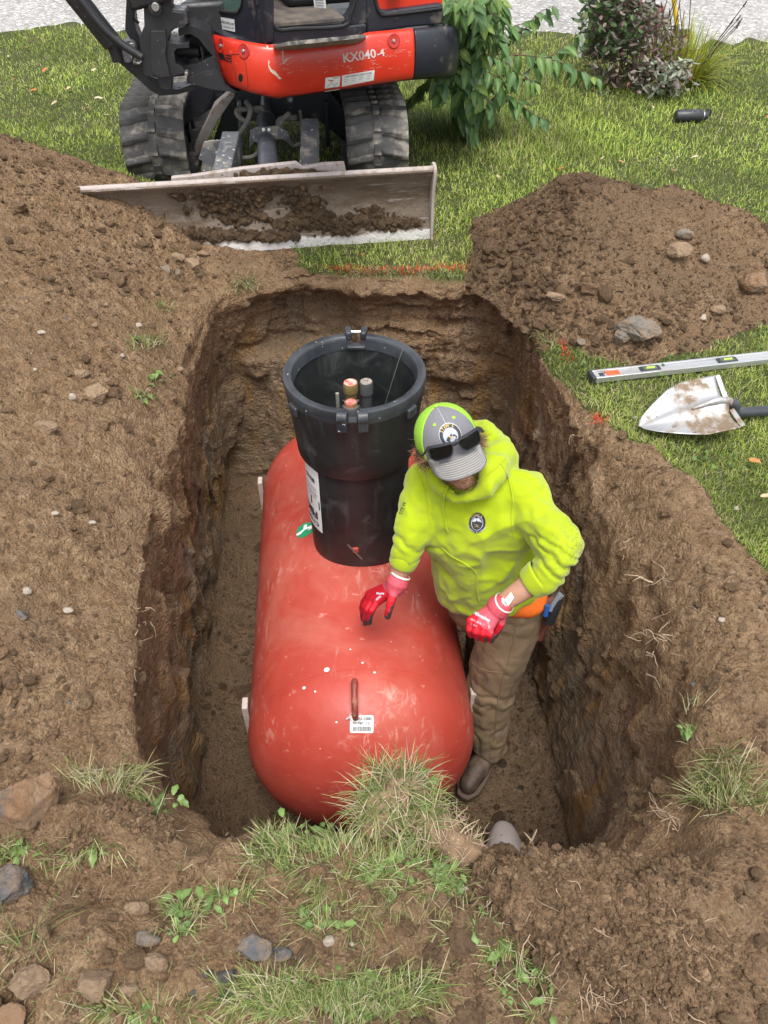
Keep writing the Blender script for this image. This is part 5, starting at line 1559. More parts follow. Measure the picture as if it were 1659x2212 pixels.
def red_mat():
    m, nt, b = newmat('orange_red_paint'); tc = coord(nt)
    c = mixc(nt, ramp(nt, noise(nt, tc, 4, 4, .5), [(.35, 0), (.65, 1)]), (.56, .028, .012), (.64, .042, .018))
    st = mapping(nt, tc, (.25, 1, 1), rot=(0, R(12), 0))
    sc = mth(nt, 'MULTIPLY', ramp(nt, noise(nt, st, 48, 4, .6), [(.66, 0), (.70, 1)]), ramp(nt, noise(nt, tc, 5, 3, .5), [(.48, 0), (.6, 1)]))
    c = mixc(nt, mth(nt, 'MULTIPLY', sc, .55), c, (.62, .40, .30))
    c = mixc(nt, ramp(nt, noise(nt, tc, 60, 3, .6), [(.72, 0), (.75, .8)]), c, (.45, .30, .22))
    nt.links.new(c, b.inputs['Base Color']); b.inputs['Roughness'].default_value = .34; b.inputs['Coat Weight'].default_value = .25
    return m
M_red = red_mat()
BA, BB = Vector((-1.40, 3.575, 0)), Vector((.235, 3.83, 0))
bd = (BB - BA).normalized(); bn = Vector((-bd.y, bd.x, 0)); BL = (BB - BA).length
# --- blade
prof = [(0, 0), (.004, .045), (.022, .10), (.040, .16), (.045, .21), (.036, .26), (.018, .30), (-.004, .325), (-.016, .334), (-.020, .345), (-.012, .357), (.006, .360), (.022, .352), (.030, .33), (.060, .26), (.066, .20), (.058, .13), (.035, .05), (.02, 0)]
v = []; f = []; nx = 90; k = len(prof)
for i in range(nx + 1):
    for y_, z_ in prof:
        q = BA + bd * (BL * i / nx) + bn * y_ + Vector((0, 0, z_))
        v.append(q)
for i in range(nx):
    for j in range(k): f.append((i * k + j, i * k + (j + 1) % k, (i + 1) * k + (j + 1) % k, (i + 1) * k + j))
f.append(tuple(range(k))); f.append(tuple(nx * k + j for j in reversed(range(k))))
blade = MB().add(v, f).build('dozer_blade', M_blade, exc, angle=45)
e = MB(); e.prism([BB + bn * y_ + Vector((0, 0, z_)) for y_, z_ in [(-.012, .0), (-.006, .12), (-.004, .24), (-.03, .33), (-.028, .358), (.0, .374), (.03, .372), (.075, .33), (.09, .2), (.07, 0)]], bd * .016)
e.build('end_plate', M_pale, blade, bevel=.003)
lip = MB(); lip.tube([BA + Vector((0, 0, .347)) + bn * .001, BB + Vector((0, 0, .347)) + bn * .001], .0175, 14); lip.build('rolled_top_edge', M_pale, blade)
def PX(pts, A, B, off=0): return [PL(x, y, A, B, off) for x, y in pts]
def slab(pts, A, B, off, th, name, mat, parent, bevel=.004, seg=2):
    n = Vector((-(B[1] - A[1]), B[0] - A[0], 0)).normalized()
    return MB().prism(PX(pts, A, B, off), n * th).build(name, mat, parent, bevel=bevel, seg=seg)
slab([(369, 402), (370, 384), (420, 379), (520, 364), (640, 351), (655, 362), (700, 354), (744, 352), (749, 378), (749, 392)], BA, BB, .070, .030, 'back_plate', M_pale, blade)
# mud stuck to the blade and piled on its top
rg = np.random.default_rng(5)
def on_blade(px, py, z=None):
    q = PL(px, py, BA, BB, .0); z_ = q.z; yy = np.interp(z_, [0, .045, .10, .16, .21, .26, .30, .33], [0, .004, .022, .04, .045, .036, .018, -.01])
    return PL(px, py, BA, BB, float(yy))
ps, zs = [], []
for cx_, cy_, sx_, sy_, n_ in [(665, 445, 26, 14, 110), (675, 470, 34, 10, 150), (820, 478, 50, 9, 190), (640, 482, 40, 8, 110), (450, 505, 60, 8, 120), (540, 508, 40, 7, 110), (600, 512, 30, 6, 60), (735, 498, 20, 5, 40), (470, 420, 50, 10, 50), (720, 485, 30, 6, 80), (520, 470, 40, 10, 90), (560, 430, 20, 8, 40), (470, 445, 40, 9, 60), (800, 455, 18, 6, 30), (600, 410, 60, 6, 30)]:
    for _ in range(int(n_ * 2.2)):
        x_, y_ = rg.normal(cx_, sx_ * .75), rg.normal(cy_, sy_ * .7); y_ = min(y_, 520)
        ps.append(tuple(on_blade(x_, y_) - bn * .003)); zs.append(float(np.clip(np.exp(rg.normal(-4.95, .55)), .003, .022)))
for _ in range(260):
    x_ = rg.normal(628, 42); ps.append(tuple(PL(x_, 378 + rg.uniform(-10, 5) * (1 - min(1, abs(x_ - 628) / 110)), BA, BB, .04 + rg.uniform(-.02, .02)))); zs.append(float(np.clip(np.exp(rg.normal(-4.7, .5)), .003, .02)))
ps = np.array(ps); zs = np.array(zs)
mud = scatter('blade_mud', ps, zs, np.array([.25, .165, .095]) * rg.uniform(.55, 1.2, (len(ps), 1)), NG2, 1.0)
tag(mud, 'brown mud lumps stuck to the dozer blade', None, None, 'stuff'); mud.parent = exc; mud.location = -wloc(exc)
# --- tracks
ya = R(5.5); md = Vector((-sin(ya), cos(ya), 0)); ms = Vector((cos(ya), sin(ya), 0))
def loop(n=400):
    """side outline of the track belt: (y', z), starting at the front bottom"""
    rf, rb = .205, .225; Lw = 1.75; pts = []
    for k in range(60): a = -pi / 2 - pi * k / 60; pts.append((rf + rf * cos(a) * 1.0, rf + rf * sin(a) + .0))
    for k in range(60): t = k / 60; pts.append((rf + (Lw - rf - rb) * t, 2 * rf + (2 * rb - 2 * rf) * t - .03 * sin(pi * t)))
    for k in range(60): a = pi / 2 - pi * k / 60; pts.append((Lw - rb + rb * cos(a), rb + rb * sin(a)))
    for k in range(60): t = k / 60; pts.append((Lw - rb - (Lw - rf - rb) * t, 0))
    p_ = np.array(pts); d = np.hypot(*(np.roll(p_, -1, 0) - p_).T); c_ = np.concatenate([[0], np.cumsum(d)]); p2 = np.vstack([p_, p_[:1]])
    s_ = np.linspace(0, c_[-1], n, endpoint=False)
    return np.stack([np.interp(s_, c_, p2[:, 0]), np.interp(s_, c_, p2[:, 1])], 1), c_[-1]
lp, LLEN = loop(400)
TW = .335
def lug_mesh(side):
    """a chevron lug: half the belt wide, slanting, raised"""
    w = TW / 2 - .022; h = .021; mb = MB(); v = []
    ol = [(.0, .030), (w * .35, .026), (w * .62, .014), (w, .008), (w, -.040), (w * .62, -.034), (w * .35, -.018), (.0, -.012)]
    base = [Vector((side * (x + .022), y, -.006)) for x, y in ol]; top = [Vector((side * (x * .94 + .026), y * .72 - .003, h)) for x, y in ol]
    n = len(ol); v = base + top; f = [tuple(range(n, 2 * n))] + [(i, (i + 1) % n, (i + 1) % n + n, i + n) for i in range(n)]
    me = bpy.data.meshes.new('lug'); me.from_pydata([tuple(q) for q in v], [], f); bm = bmesh.new(); bm.from_mesh(me); bmesh.ops.recalc_face_normals(bm, faces=bm.faces)
    bmesh.ops.bevel(bm, geom=[e for e in bm.edges if e.calc_face_angle(0) > .4 and all(v_.co.z > .01 for v_ in e.verts)], offset=.006, segments=2, affect='EDGES')
    for fc in bm.faces: fc.smooth = True
    bm.to_mesh(me); bm.free(); me.materials.append(M_rubber); return me
lugm = {s_: lug_mesh(s_) for s_ in (-1, 1)}
def track(origin):
    """origin: front bottom centre of the belt"""
    v = []; f = []; n = len(lp); cs = [-TW / 2, -TW / 2 + .012, -.02, .02, TW / 2 - .012, TW / 2]; co = [-.004, 0, 0, 0, 0, -.004]
    cen = lp.mean(0)
    tg = np.roll(lp, -1, 0) - np.roll(lp, 1, 0); nr = np.stack([-tg[:, 1], tg[:, 0]], 1); nr /= np.linalg.norm(nr, axis=1)[:, None]
    out_ = np.sign(((lp - cen) * nr).sum(1))[:, None]; nr = nr * np.where(out_ == 0, 1, out_)
    for i in range(n):
        for x_, o_ in zip(cs, co):
            q = lp[i] + nr[i] * o_; v.append(origin + ms * x_ + md * q[0] + Vector((0, 0, q[1] + .02)))
        for x_ in (TW / 2, -TW / 2):
            q = lp[i] - nr[i] * .028; v.append(origin + ms * x_ + md * q[0] + Vector((0, 0, q[1] + .02)))
    k = 8
    for i in range(n):
        for j in range(k): f.append((i * k + j, i * k + (j + 1) % k, ((i + 1) % n) * k + (j + 1) % k, ((i + 1) % n) * k + j))
    tr = MB().add(v, f).build('rubber_track', M_rubber, exc, angle=40)
    NL = 38
    for j in range(NL):
        for s_ in (-1, 1):
            i = int((j + (.25 if s_ > 0 else -.0)) / NL * n) % n
            nn = Vector((0, 0, 0)) + md * float(nr[i][0]) + Vector((0, 0, float(nr[i][1]))); tt = md * float(tg[i][0]) + Vector((0, 0, float(tg[i][1]))); tt.normalize(); nn.normalize()
            xx = tt.cross(nn)
            if xx.dot(ms) < 0: tt = -tt; xx = -xx
            M_ = Matrix((xx, tt, nn)).transposed().to_4x4()
            pos_ = origin + md * float(lp[i][0]) + Vector((0, 0, float(lp[i][1]) + .02)); M_.translation = pos_ - wloc(tr)
            o = bpy.data.objects.new('lug', lugm[s_]); COL.objects.link(o); o.parent = tr; o.matrix_local = M_
        # centre link between the two lugs
    for j in range(NL * 1):
        i = int((j + .5) / NL * n) % n
        nn = md * float(nr[i][0]) + Vector((0, 0, float(nr[i][1]))); nn.normalize()
        tt = nn.cross(ms)
        M_ = Matrix((ms, tt, nn)).transposed().to_4x4(); M_.translation = origin + md * float(lp[i][0]) + Vector((0, 0, float(lp[i][1]) + .02)) + nn * .002 - wloc(tr)
        o = bpy.data.objects.new('link_pad', linkm); COL.objects.link(o); o.parent = tr; o.matrix_local = M_
    # idler, rollers and side frame inside the belt
    fr = MB(); fr.box(origin + md * .88 + Vector((0, 0, .25)), (.16, 1.15, .20), M=Matrix((ms, md, Vector((0, 0, 1)))).transposed())
    fr.build('track_frame', M_navy, exc, bevel=.01)
    for y_, r_ in ((.21, .16), (1.52, .17)):
        c = origin + md * y_ + Vector((0, 0, .225)); MB().tube([c - ms * .13, c - ms * .05, c + ms * .05, c + ms * .13], [r_ * .7, r_, r_, r_ * .7], 28).build('idler_wheel', M_scuff, exc)
    for y_ in (.55, .80, 1.05, 1.28):
        c = origin + md * y_ + Vector((0, 0, .10)); MB().tube([c - ms * .10, c + ms * .10], .06, 16).build('roller', M_navy, exc)
    return tr
lm = MB(); lm.box((0, 0, .004), (.036, .052, .014)); _o = lm.build('link_pad', M_rubber, None, bevel=0); linkm = _o.data; bpy.data.objects.remove(_o)
rt0 = Vector((.135, 4.36, 0)) - ms * (TW / 2); lt0 = Vector((-1.40, 4.32, 0)) + ms * (TW / 2)
trR = track(rt0); trL = track(lt0)
trR['label'] = 'rubber track right of the blade cylinder'; trL['label'] = 'rubber track beside the soil bank'
# --- carbody
cb = (rt0 + lt0) * .5 + md * .95
Mb = Matrix((ms, md, Vector((0, 0, 1)))).transposed()
MB().box(cb + Vector((0, 0, .40)), (.62, .62, .20), M=Mb).build('carbody', M_navy, exc, bevel=.015)
MB().lathe([(.30, .5), (.30, .60), (.26, .60)], cb, 40).build('slew_ring', M_black, exc)
for s_ in (-1, 1):
    for y_ in (-.30, .30):
        a = cb + ms * (s_ * .28) + md * y_ + Vector((0, 0, .44)); b2 = (rt0 if s_ > 0 else lt0) + md * (.95 + y_ * 1.5) - ms * (s_ * .02) + Vector((0, 0, .27))
        d = b2 - a; MB().prism([a + Vector((0, 0, .07)), b2 + Vector((0, 0, .07)), b2 - Vector((0, 0, .09)), a - Vector((0, 0, .13))], md * .05).build('carbody_leg', M_navy, exc, bevel=.006)
CA, CBp = cb - md * .42 - ms, cb - md * .42 + ms
slab([(498, 198), (706, 196), (760, 290), (762, 320), (690, 262), (530, 262), (468, 330), (462, 300)], CA, CBp, .0, .03, 'front_crossmember', M_navy, exc)
for x_ in (512, 562, 700):
    slab([(x_, 220), (x_ + 9, 220), (x_ + 14, 318), (x_ + 5, 318)], CA, CBp, -.05, .04, 'hinge_plate', M_scuff if x_ < 600 else M_navy, exc, bevel=.003)
slab([(462, 230), (500, 198), (508, 206), (470, 262), (440, 320), (424, 338), (420, 318)], CA, CBp, -.03, .10, 'sloping_brace', M_pale, exc)
slab([(706, 196), (715, 200), (765, 262), (764, 290), (740, 262)], CA, CBp, -.03, .10, 'sloping_brace', M_navy, exc)
# --- blade arms
def barbox(p, q, w, h, name, mat, parent, bevel=.006):
    d = (q - p); L = d.length; d.normalize(); s_ = d.cross(Vector((0, 0, 1))).normalized(); u = s_.cross(d)
    return MB().box((p + q) * .5, (w, L, h), M=Matrix((s_, d, u)).transposed()).build(name, mat, parent, bevel=bevel)
pa = PL(664, 352, BA, BB, .10); pb = Vector((pa.x - .02, pa.y + .52, pa.z - .02)); barbox(pa - Vector((0, 0, .09)), pb, .085, .13, 'blade_arm', M_scuff, exc)
pa = PL(470, 380, BA, BB, .10); pb = Vector((pa.x + .0, pa.y + .50, pa.z - .02)); barbox(pa - Vector((0, 0, .09)), pb, .09, .13, 'blade_arm', M_scuff, exc)
slab([(441, 307), (455, 304), (506, 302), (513, 306), (505, 340), (497, 379), (432, 381), (437, 348), (428, 344)], CA, CBp, -.66, .012, 'arm_cover', M_scuff, exc, bevel=.002)
slab([(540, 283), (552, 276), (600, 272), (622, 284), (629, 309), (606, 300), (575, 308), (548, 307), (538, 322)], CA, CBp, -.52, .010, 'cylinder_guard', M_scuff, exc, bevel=.002)
for x_ in (569, 581): MB().tube([PL(x_, 280, CA, CBp, -.52), PL(x_, 280, CA, CBp, -.535)], .009, 8).build('bolt', M_bolt, exc)
# --- blade cylinder
c0 = PL(577, 350, BA, BB, .14) - Vector((0, 0, .08)); c1 = PL(575, 262, CA, CBp, -.16)
MB().tube([c0, c1], .052, 24).build('blade_cylinder', pbr('cylinder_grey', (.06, .065, .08), .4, .2, (.09, .095, .11), 12, speck=(.35, .35, .34), speck_amt=.2, ss=60), exc)
MB().tube([c1, c1 + (c1 - c0).normalized() * .02], [.056, .05], 24).build('cylinder_gland', M_scuff, exc)
MB().tube([c1, PL(573, 205, CA, CBp, .02)], .026, 16).build('cylinder_rod', pbr('rod_steel', (.32, .33, .34), .35, .8), exc)
def hose(pts, r=.013, off=-.24, name='hydraulic_hose'):
    off -= .18
    q = [PL(x, y, CA, CBp, off + .02 * math.sin(i * 1.3)) for i, (x, y) in enumerate(pts)]
    return MB().tube(spline(q, 6), r, 10).build(name, M_hose, exc)
hose([(531, 220), (541, 236), (534, 262), (520, 285), (508, 304)]); hose([(570, 232), (535, 236), (513, 238), (514, 250), (532, 264), (541, 275), (546, 288)], .013, -.2)
hose([(600, 285), (602, 262), (612, 256), (640, 254)], .014, -.22); hose([(624, 245), (612, 258), (602, 275), (598, 290)], .013, -.27)
hose([(562, 306), (556, 330), (540, 340), (512, 342)], .012, -.34); hose([(618, 300), (634, 314), (650, 310), (668, 309)], .010, -.34)
hose([(648, 240), (650, 262), (652, 300)], .010, -.18)
for x_, y_ in ((553, 236), (564, 243), (627, 214)): MB().tube([PL(x_, y_, CA, CBp, -.02), PL(x_, y_, CA, CBp, -.06)], .018, 12).build('hose_fitting', M_scuff, exc)
# --- upper body: red skirt panel following a curved plan
plan = spline([(-.865, 4.44, 0), (-.78, 4.30, 0), (-.68, 4.18, 0), (-.56, 4.135, 0), (-.40, 4.175, 0), (-.12, 4.275, 0), (.145, 4.375, 0)], 10)
plan2 = spline([(.150, 4.377, 0), (.24, 4.415, 0), (.32, 4.47, 0), (.37, 4.58, 0), (.39, 4.85, 0)], 8)
def pxof(X, Y, z):
    d = Vector((X, Y, z - CAMZ)); t = d.y * cp - d.z * sp; return 829.5 + X / t * F
def zat(X, Y, py):
    v_ = (1106 - py) / F; t = Y / (cp + v_ * sp); return CAMZ + (-sp + v_ * cp) * t
def skirt(pl, top, bot, name, mat, inset=.012, ny=14, bulge=.022):
    tx, ty = zip(*top); bx_, by_ = zip(*bot); v = []; n = len(pl)
    for i, q in enumerate(pl):
        p_ = pl[min(i + 1, n - 1)] - pl[max(i - 1, 0)]; nr = Vector((p_.y, -p_.x, 0)).normalized()
        xx = pxof(q.x, q.y, .70); zt, zb_ = zat(q.x, q.y, np.interp(xx, tx, ty)), zat(q.x, q.y, np.interp(xx, bx_, by_))
        for j in range(ny + 1):
            t = j / ny; z_ = zb_ + (zt - zb_) * t
            o_ = bulge * math.sin(pi * min(1, t * 1.05)) ** .6 - (.02 * (1 - t / .12) ** 2 if t < .12 else 0) - (.012 * ((t - .9) / .1) ** 2 if t > .9 else 0)
            v.append(q + nr * o_ + Vector((0, 0, z_)))
    f = [(i * (ny + 1) + j, (i + 1) * (ny + 1) + j, (i + 1) * (ny + 1) + j + 1, i * (ny + 1) + j + 1) for i in range(n - 1) for j in range(ny)]
    mb = MB().add(v, f); o = orient(mb.build(name, mat, exc, angle=60))
    s_ = o.modifiers.new('s', 'SOLIDIFY'); s_.thickness = .012; s_.offset = -1
    return o, BVHTree.FromPolygons([Vector(q) for q in v], f)
top = [(440, 74), (455, 73), (531, 90), (567, 96), (592, 98), (775, 82), (792, 71), (880, 63), (1000, 55)]
bot = [(455, 150), (470, 160), (478, 180), (490, 190), (531, 204), (584, 215), (598, 216), (884, 176), (1000, 168)]
red, bred = skirt(plan, top, bot, 'red_side_panel', M_red)
blk, bblk = skirt(plan2, top, bot, 'black_rear_panel', M_navy)
# the deck under the cab and inner body
deck = [Vector((p_.x, p_.y + .03, 0)) for p_ in plan[::4]] + [Vector((p_.x - .02, p_.y + .03, 0)) for p_ in plan2[::4]] + [Vector((.37, 5.6, 0)), Vector((.1, 5.95, 0)), Vector((-.6, 5.9, 0)), Vector((-.95, 5.3, 0))]
MB().prism([q + Vector((0, 0, .60)) for q in deck], Vector((0, 0, .20))).build('slew_deck', M_navy, exc, bevel=.01)
# black grip strip on the skirt's shoulder
mb = MB()
stp = [(590, 99), (600, 104), (640, 103), (770, 90), (782, 84), (790, 77), (780, 75), (620, 91)]
mb.add([hit(bred, x, y, .002) for x, y in stp], [tuple(range(8))])
stq = orient(mb.build('grip_strip', pbr('dirty_grip_strip', (.03, .03, .032), .7, 0, (.05, .05, .05), 20, dirt=(.30, .27, .24), dirt_amt=.55, ds=22), exc, smooth=False))
so = stq.modifiers.new('s', 'SOLIDIFY'); so.thickness = .010; so.offset = .8
def rdec(pts, name, mat, lift=.0015):
    if len(pts) != 4: return decal_poly(bred, pts, name, mat, red, lift)
    a, b2, c, d = [Vector((x, y, 0)) for x, y in pts]; g = []
    for j in range(5):
        for i in range(9):
            q = a.lerp(b2, i / 8).lerp(d.lerp(c, i / 8), j / 4); g.append((q.x, q.y))
    return decal_poly(bred, g, name, mat, red, lift, [(j * 9 + i, j * 9 + i + 1, (j + 1) * 9 + i + 1, (j + 1) * 9 + i) for j in range(4) for i in range(8)])
M_lett = pbr('worn_white_letters', (.62, .56, .54), .5, 0, (.55, .47, .44), 40, dirt=(.56, .10, .07), dirt_amt=.1, ds=60)
decal_text(bred, 'KX040', 776, 121.5, 27, 'lettering', M_lett, red, rot=R(9), sx=.95, lift=.0016, bold=.55)
decal_text(bred, '-4', 822, 115, 22, 'lettering', M_lett, red, rot=R(9), sx=.95, lift=.0016, bold=.4)
rdec([(703, 168), (735, 164), (733, 193), (701, 198)], 'warning_sticker', M_white)
rdec([(739, 163), (809, 151), (807, 173), (738, 187)], 'service_sticker', M_white)
decal_text(bred, 'GREASE', 726, 167.5, 4, 'lettering', M_ink, red, rot=R(8), lift=.0026)
decal_text(bred, 'MAINTENANCE  CHECK ITEMS', 775, 161, 4.2, 'lettering', M_ink, red, rot=R(9), lift=.0026)
for i in range(4):
    for j in range(3):
        x0 = 742 + i * 16.5; y0 = 167 - i * 2.3 + j * 4.6
        rdec([(x0, y0), (x0 + 12 - j * 2, y0 - 1.8), (x0 + 12 - j * 2, y0 - 1.0), (x0, y0 + .8)], 'fine_print', M_lgrey, .0026)
for a, b2, c in [((707, 186), (716, 177), 1.2), ((716, 177), (722, 184), 1.2), ((722, 184), (729, 178), 1.2), ((708, 190), (726, 187), 1.0)]:
    rdec([a, b2, (b2[0], b2[1] + c), (a[0], a[1] + c)], 'machine_drawing', M_lgrey, .0026)
rdec([(708, 171), (714, 173), (722, 172), (716, 176), (710, 174)], 'torn_patch', M_red, .003)
for pts in ([(579, 130), (583, 132), (581, 140), (587, 150), (593, 152), (602, 163), (608, 170), (603, 171), (594, 162), (586, 156), (580, 147)], [(609, 107), (612, 113), (613, 134), (618, 126), (634, 122), (622, 128), (612, 138), (610, 124)], [(576, 98), (579, 99), (579, 107), (576, 105)]):
    rdec(pts, 'scraped_paint', pbr('bare_scrape', (.66, .56, .48), .7, 0, (.5, .36, .28), 60) if pts[0][0] == 579 else bpy.data.materials['bare_scrape'], .0012)
def knob(px, py, r=.016):
    c = hit(bred, px, py, .0); h = bred.ray_cast(EYE, ray(px, py).normalized()); nrm = h[1] if h[1].dot(ray(px, py)) < 0 else -h[1]
    Mq = nrm.to_track_quat('Z', 'Y').to_matrix()
    MB().lathe([(.034, .001), (.030, .0035), (.020, .002), (.012, .0015)], c, 24, Mq).build('recess', pbr('recess_red', (.42, .02, .012), .5) if 'recess_red' not in bpy.data.materials else bpy.data.materials['recess_red'], red)
    MB().lathe([(.0085, .0), (.0085, .008), (.006, .010), (.0001, .010)], c, 6, Mq).build('bolt', M_bolt, red)
rgs = random.Random(11)
bare = bpy.data.materials['bare_scrape']
for k in range(46):
    x_ = rgs.choice([rgs.uniform(600, 870), rgs.uniform(780, 872)]); y_ = rgs.uniform(112, 165) - (x_ - 600) * .06; L_ = rgs.uniform(3, 16); w_ = rgs.uniform(.25, .8); a_ = R(rgs.uniform(0, 22))
    decal_poly(bred, [(x_, y_), (x_ + L_ * cos(a_), y_ - L_ * sin(a_) - w_ * .4), (x_ + L_ * cos(a_) * .96, y_ - L_ * sin(a_) + w_ * .5), (x_ + 1, y_ + w_)], 'scratch', bare, red, .0011)
knob(850, 88); knob(478, 99); knob(527, 110)
rdec([(470, 113), (484, 117), (489, 131), (476, 128)], 'lamp_recess', M_black); 
for k in range(3): rdec([(488, 117 + k * 6), (500, 120 + k * 6), (500, 123 + k * 6), (488, 120 + k * 6)], 'vent_slot', M_black)
seamp = [(500, 118), (526, 124), (536, 188), (522, 184), (512, 172), (506, 148), (501, 140), (500, 118)]
MB().tube([hit(bred, x, y, .0003) for x, y in pxs(seamp, 3)], .0016, 5).build('hatch_joint', M_black, red)
fan(bred, 520, 168, circ(520, 168, 5, 9, 16), 'filler_recess', M_black, red, .001)
# --- cab shell on the deck
P1A, P1B = (-.57, 4.17), (.13, 4.42)
P2A, P2B = (-.86, 4.52), (-.58, 4.17)
cabm = M_navy
slab([(572, 99), (792, 76), (792, 52), (745, 56), (604, 66), (585, 48), (574, 20), (573, -60), (560, -60), (556, 96)], P1A, P1B, .015, .06, 'door_sill', cabm, exc, bevel=.008)
slab([(745, 57), (800, 52), (806, -60), (764, -60), (764, 0), (760, 20), (748, 38)], P1A, P1B, .03, .06, 'cab_pillar', cabm, exc, bevel=.008)
slab([(455, 72), (560, 96), (573, 96), (573, -60), (522, -60), (522, 6), (512, 28), (440, 17), (434, -60), (408, -60), (412, 10), (450, 60)], P2A, P2B, .0, .05, 'cab_front_wall', cabm, exc, bevel=.008)
M_glass, ntg, bg = newmat('tinted_cab_glass'); bg.inputs['Base Color'].default_value = (.10, .17, .14, 1); bg.inputs['Roughness'].default_value = .08; bg.inputs['Alpha'].default_value = .75; bg.inputs['Coat Weight'].default_value = .5
slab([(436, -60), (522, -60), (522, 8), (514, 24), (506, 28), (444, 19), (437, 8)], P2A, P2B, .02, .008, 'cab_window', M_glass, exc, bevel=0)
gk = PX(pxs([(434, -50), (436, 4), (444, 19), (506, 28), (518, 20), (523, 4), (523, -50)], 4), P2A, P2B, .0); MB().tube(gk, .007, 8).build('window_rubber', M_black, exc)
gk = PX(pxs([(573, -50), (574, 18), (584, 46), (602, 64), (640, 62), (742, 56), (757, 30), (766, 0), (768, -50)], 4), P1A, P1B, .010); MB().tube(gk, .009, 8).build('door_rubber', M_black, exc)
# interior
zf = PL(640, 55, P1A, P1B, .06).z
fl_ = [PL(590, 62, P1A, P1B, .05), PL(745, 52, P1A, P1B, .05)]
fa, fb_ = Vector((fl_[0].x, fl_[0].y, zf)), Vector((fl_[1].x, fl_[1].y, zf)); bk_ = Vector((-.30, .85, 0))
MB().prism([fa, fb_, fb_ + bk_ * .9, fa + bk_ * .9], Vector((0, 0, .02))).build('cab_floor_mat', pbr('muddy_mat', (.16, .13, .10), .9, 0, (.07, .06, .055), 14, bmp=.5), exc, bevel=.004)
MB().prism([fb_ + Vector((.05, .0, .02)) + bk_ * .35, fa + Vector((-.15, 0, .02)) + bk_ * .9, fa + Vector((-.15, 0, 1.2)) + bk_ * .9, fb_ + Vector((.05, .0, 1.2)) + bk_ * .35], bk_ * .05).build('cab_inner_wall', pbr('cab_grey', (.035, .037, .042), .6), exc)
MB().box(fa + bk_ * .6 + Vector((.35, .05, .22)), (.42, .40, .40), rot=(0, 0, .35)).build('seat_base', pbr('seat_black', (.02, .02, .022), .7), exc, bevel=.03)
a = PL(676, -10, P1A, P1B, .30); b2 = PL(702, -10, P1A, P1B, .26); c = PL(706, 31, P1A, P1B, .26); d = PL(681, 28, P1A, P1B, .30)
MB().add([a, b2, c, d], [(0, 1, 2, 3)]).build('paper_notice', M_white, exc, smooth=False)
for k in range(6):
    u = .12 + .14 * k; p0 = a.lerp(d, u).lerp(b2.lerp(c, u), .12); p1 = a.lerp(d, u).lerp(b2.lerp(c, u), .85); p0.y -= .003; p1.y -= .003
    MB().tube([p0, p1], .0015, 4).build('fine_print', M_lgrey, exc)
# roof and posts high above the picture
zr = 2.25
for x_, y_ in ((-.84, 4.52), (-.56, 4.20), (.05, 4.44), (-.15, 5.35), (-.95, 5.2)):
    MB().box((x_, y_, (.95 + zr) / 2), (.07, .07, zr - .95)).build('cab_post', cabm, exc, bevel=.01)
MB().prism([Vector((-.95, 4.48, zr)), Vector((-.57, 4.10, zr)), Vector((.14, 4.38, zr)), Vector((-.08, 5.45, zr)), Vector((-1.0, 5.3, zr))], Vector((0, 0, .10))).build('cab_roof', M_navy, exc, bevel=.03)
# sticker of the dealer on the cab front
PS = [PL(x, y, P2A, P2B, -.002) for x, y in ((449, 32), (506, 42), (508, 69), (452, 57))]
st_ = MB().add(PS, [(3, 2, 1, 0)]).build('dealer_sticker', M_white, exc, smooth=False)
def ptxt(txt, px, py, size, rot, sx=1.0, bold=0.1, mat=M_ink, A=P2A, B=P2B, off=-.004, par=exc, name='lettering'):
    g = text_geo(txt, size, bold); v = [PL(px + x * sx * cos(rot) - y * sin(rot), py - (x * sx * sin(rot) + y * cos(rot)), A, B, off) for x, y in g[0]]
    return MB().add(v, g[1]).build(name, mat, par, smooth=False)
ptxt('EquipmentSourceInc.com', 483, 47.5, 9.5, R(-11), .47, .12); ptxt('FBX 907-458-9049   ANCH 907-341-2250', 483, 57.5, 5.2, R(-11), .5, .06)
g = MB(); n_ = 40
for r0, r1, a0 in ((4.2, 6.2, 0), (1.6, 3.4, 1.2)):
    for arm in range(2):
        pts_ = [((r0 if k < 12 else r1), 0) for k in range(1)]
        o_, i_ = [], []
        for k in range(13):
            a = a0 + arm * pi + 2.5 * k / 12; t = k / 12
            o_.append((455.5 + (r1 + .3) * cos(a) * .62, 44 + (r1 + .6) * sin(a) * 1.4)); i_.append((455.5 + (r1 - (r1 - r0) * sin(pi * t)) * cos(a) * .62, 44 + (r1 - (r1 - r0) * sin(pi * t)) * sin(a) * 1.4))
        poly = o_ + i_[::-1]; g.add([PL(x, y, P2A, P2B, -.004) for x, y in poly], [(k, k + 1, len(poly) - 2 - k, len(poly) - 1 - k) for k in range(12)])
g.build('sticker_emblem', M_ink, exc, smooth=False)
# --- engine side cover right of the cab (black frame, red panel behind)
P3A, P3B = (.0, 4.40), (.50, 4.60)
slab([(792, 74), (880, 60), (958, 53), (958, 8), (940, 10), (836, 24), (822, 20), (814, 0), (812, -60), (792, -60)], P3A, P3B, .0, .05, 'engine_cover_frame', M_navy, exc, bevel=.01)
slab([(812, -60), (955, -60), (955, 10), (940, 12), (836, 26), (822, 22), (814, 0)], P3A, P3B, .045, .02, 'red_engine_panel', M_red, exc, bevel=0)
for o_, r_ in ((.0, .008), (-.004, .006)):
    gk = PX(pxs([(810 - r_ * 300, -50), (812 - r_ * 300, 0), (820, 24 + r_ * 500), (840, 29 + r_ * 500), (955, 15 + r_ * 500)], 4), P3A, P3B, o_); MB().tube(gk, r_, 8).build('cover_rubber', M_black, exc)
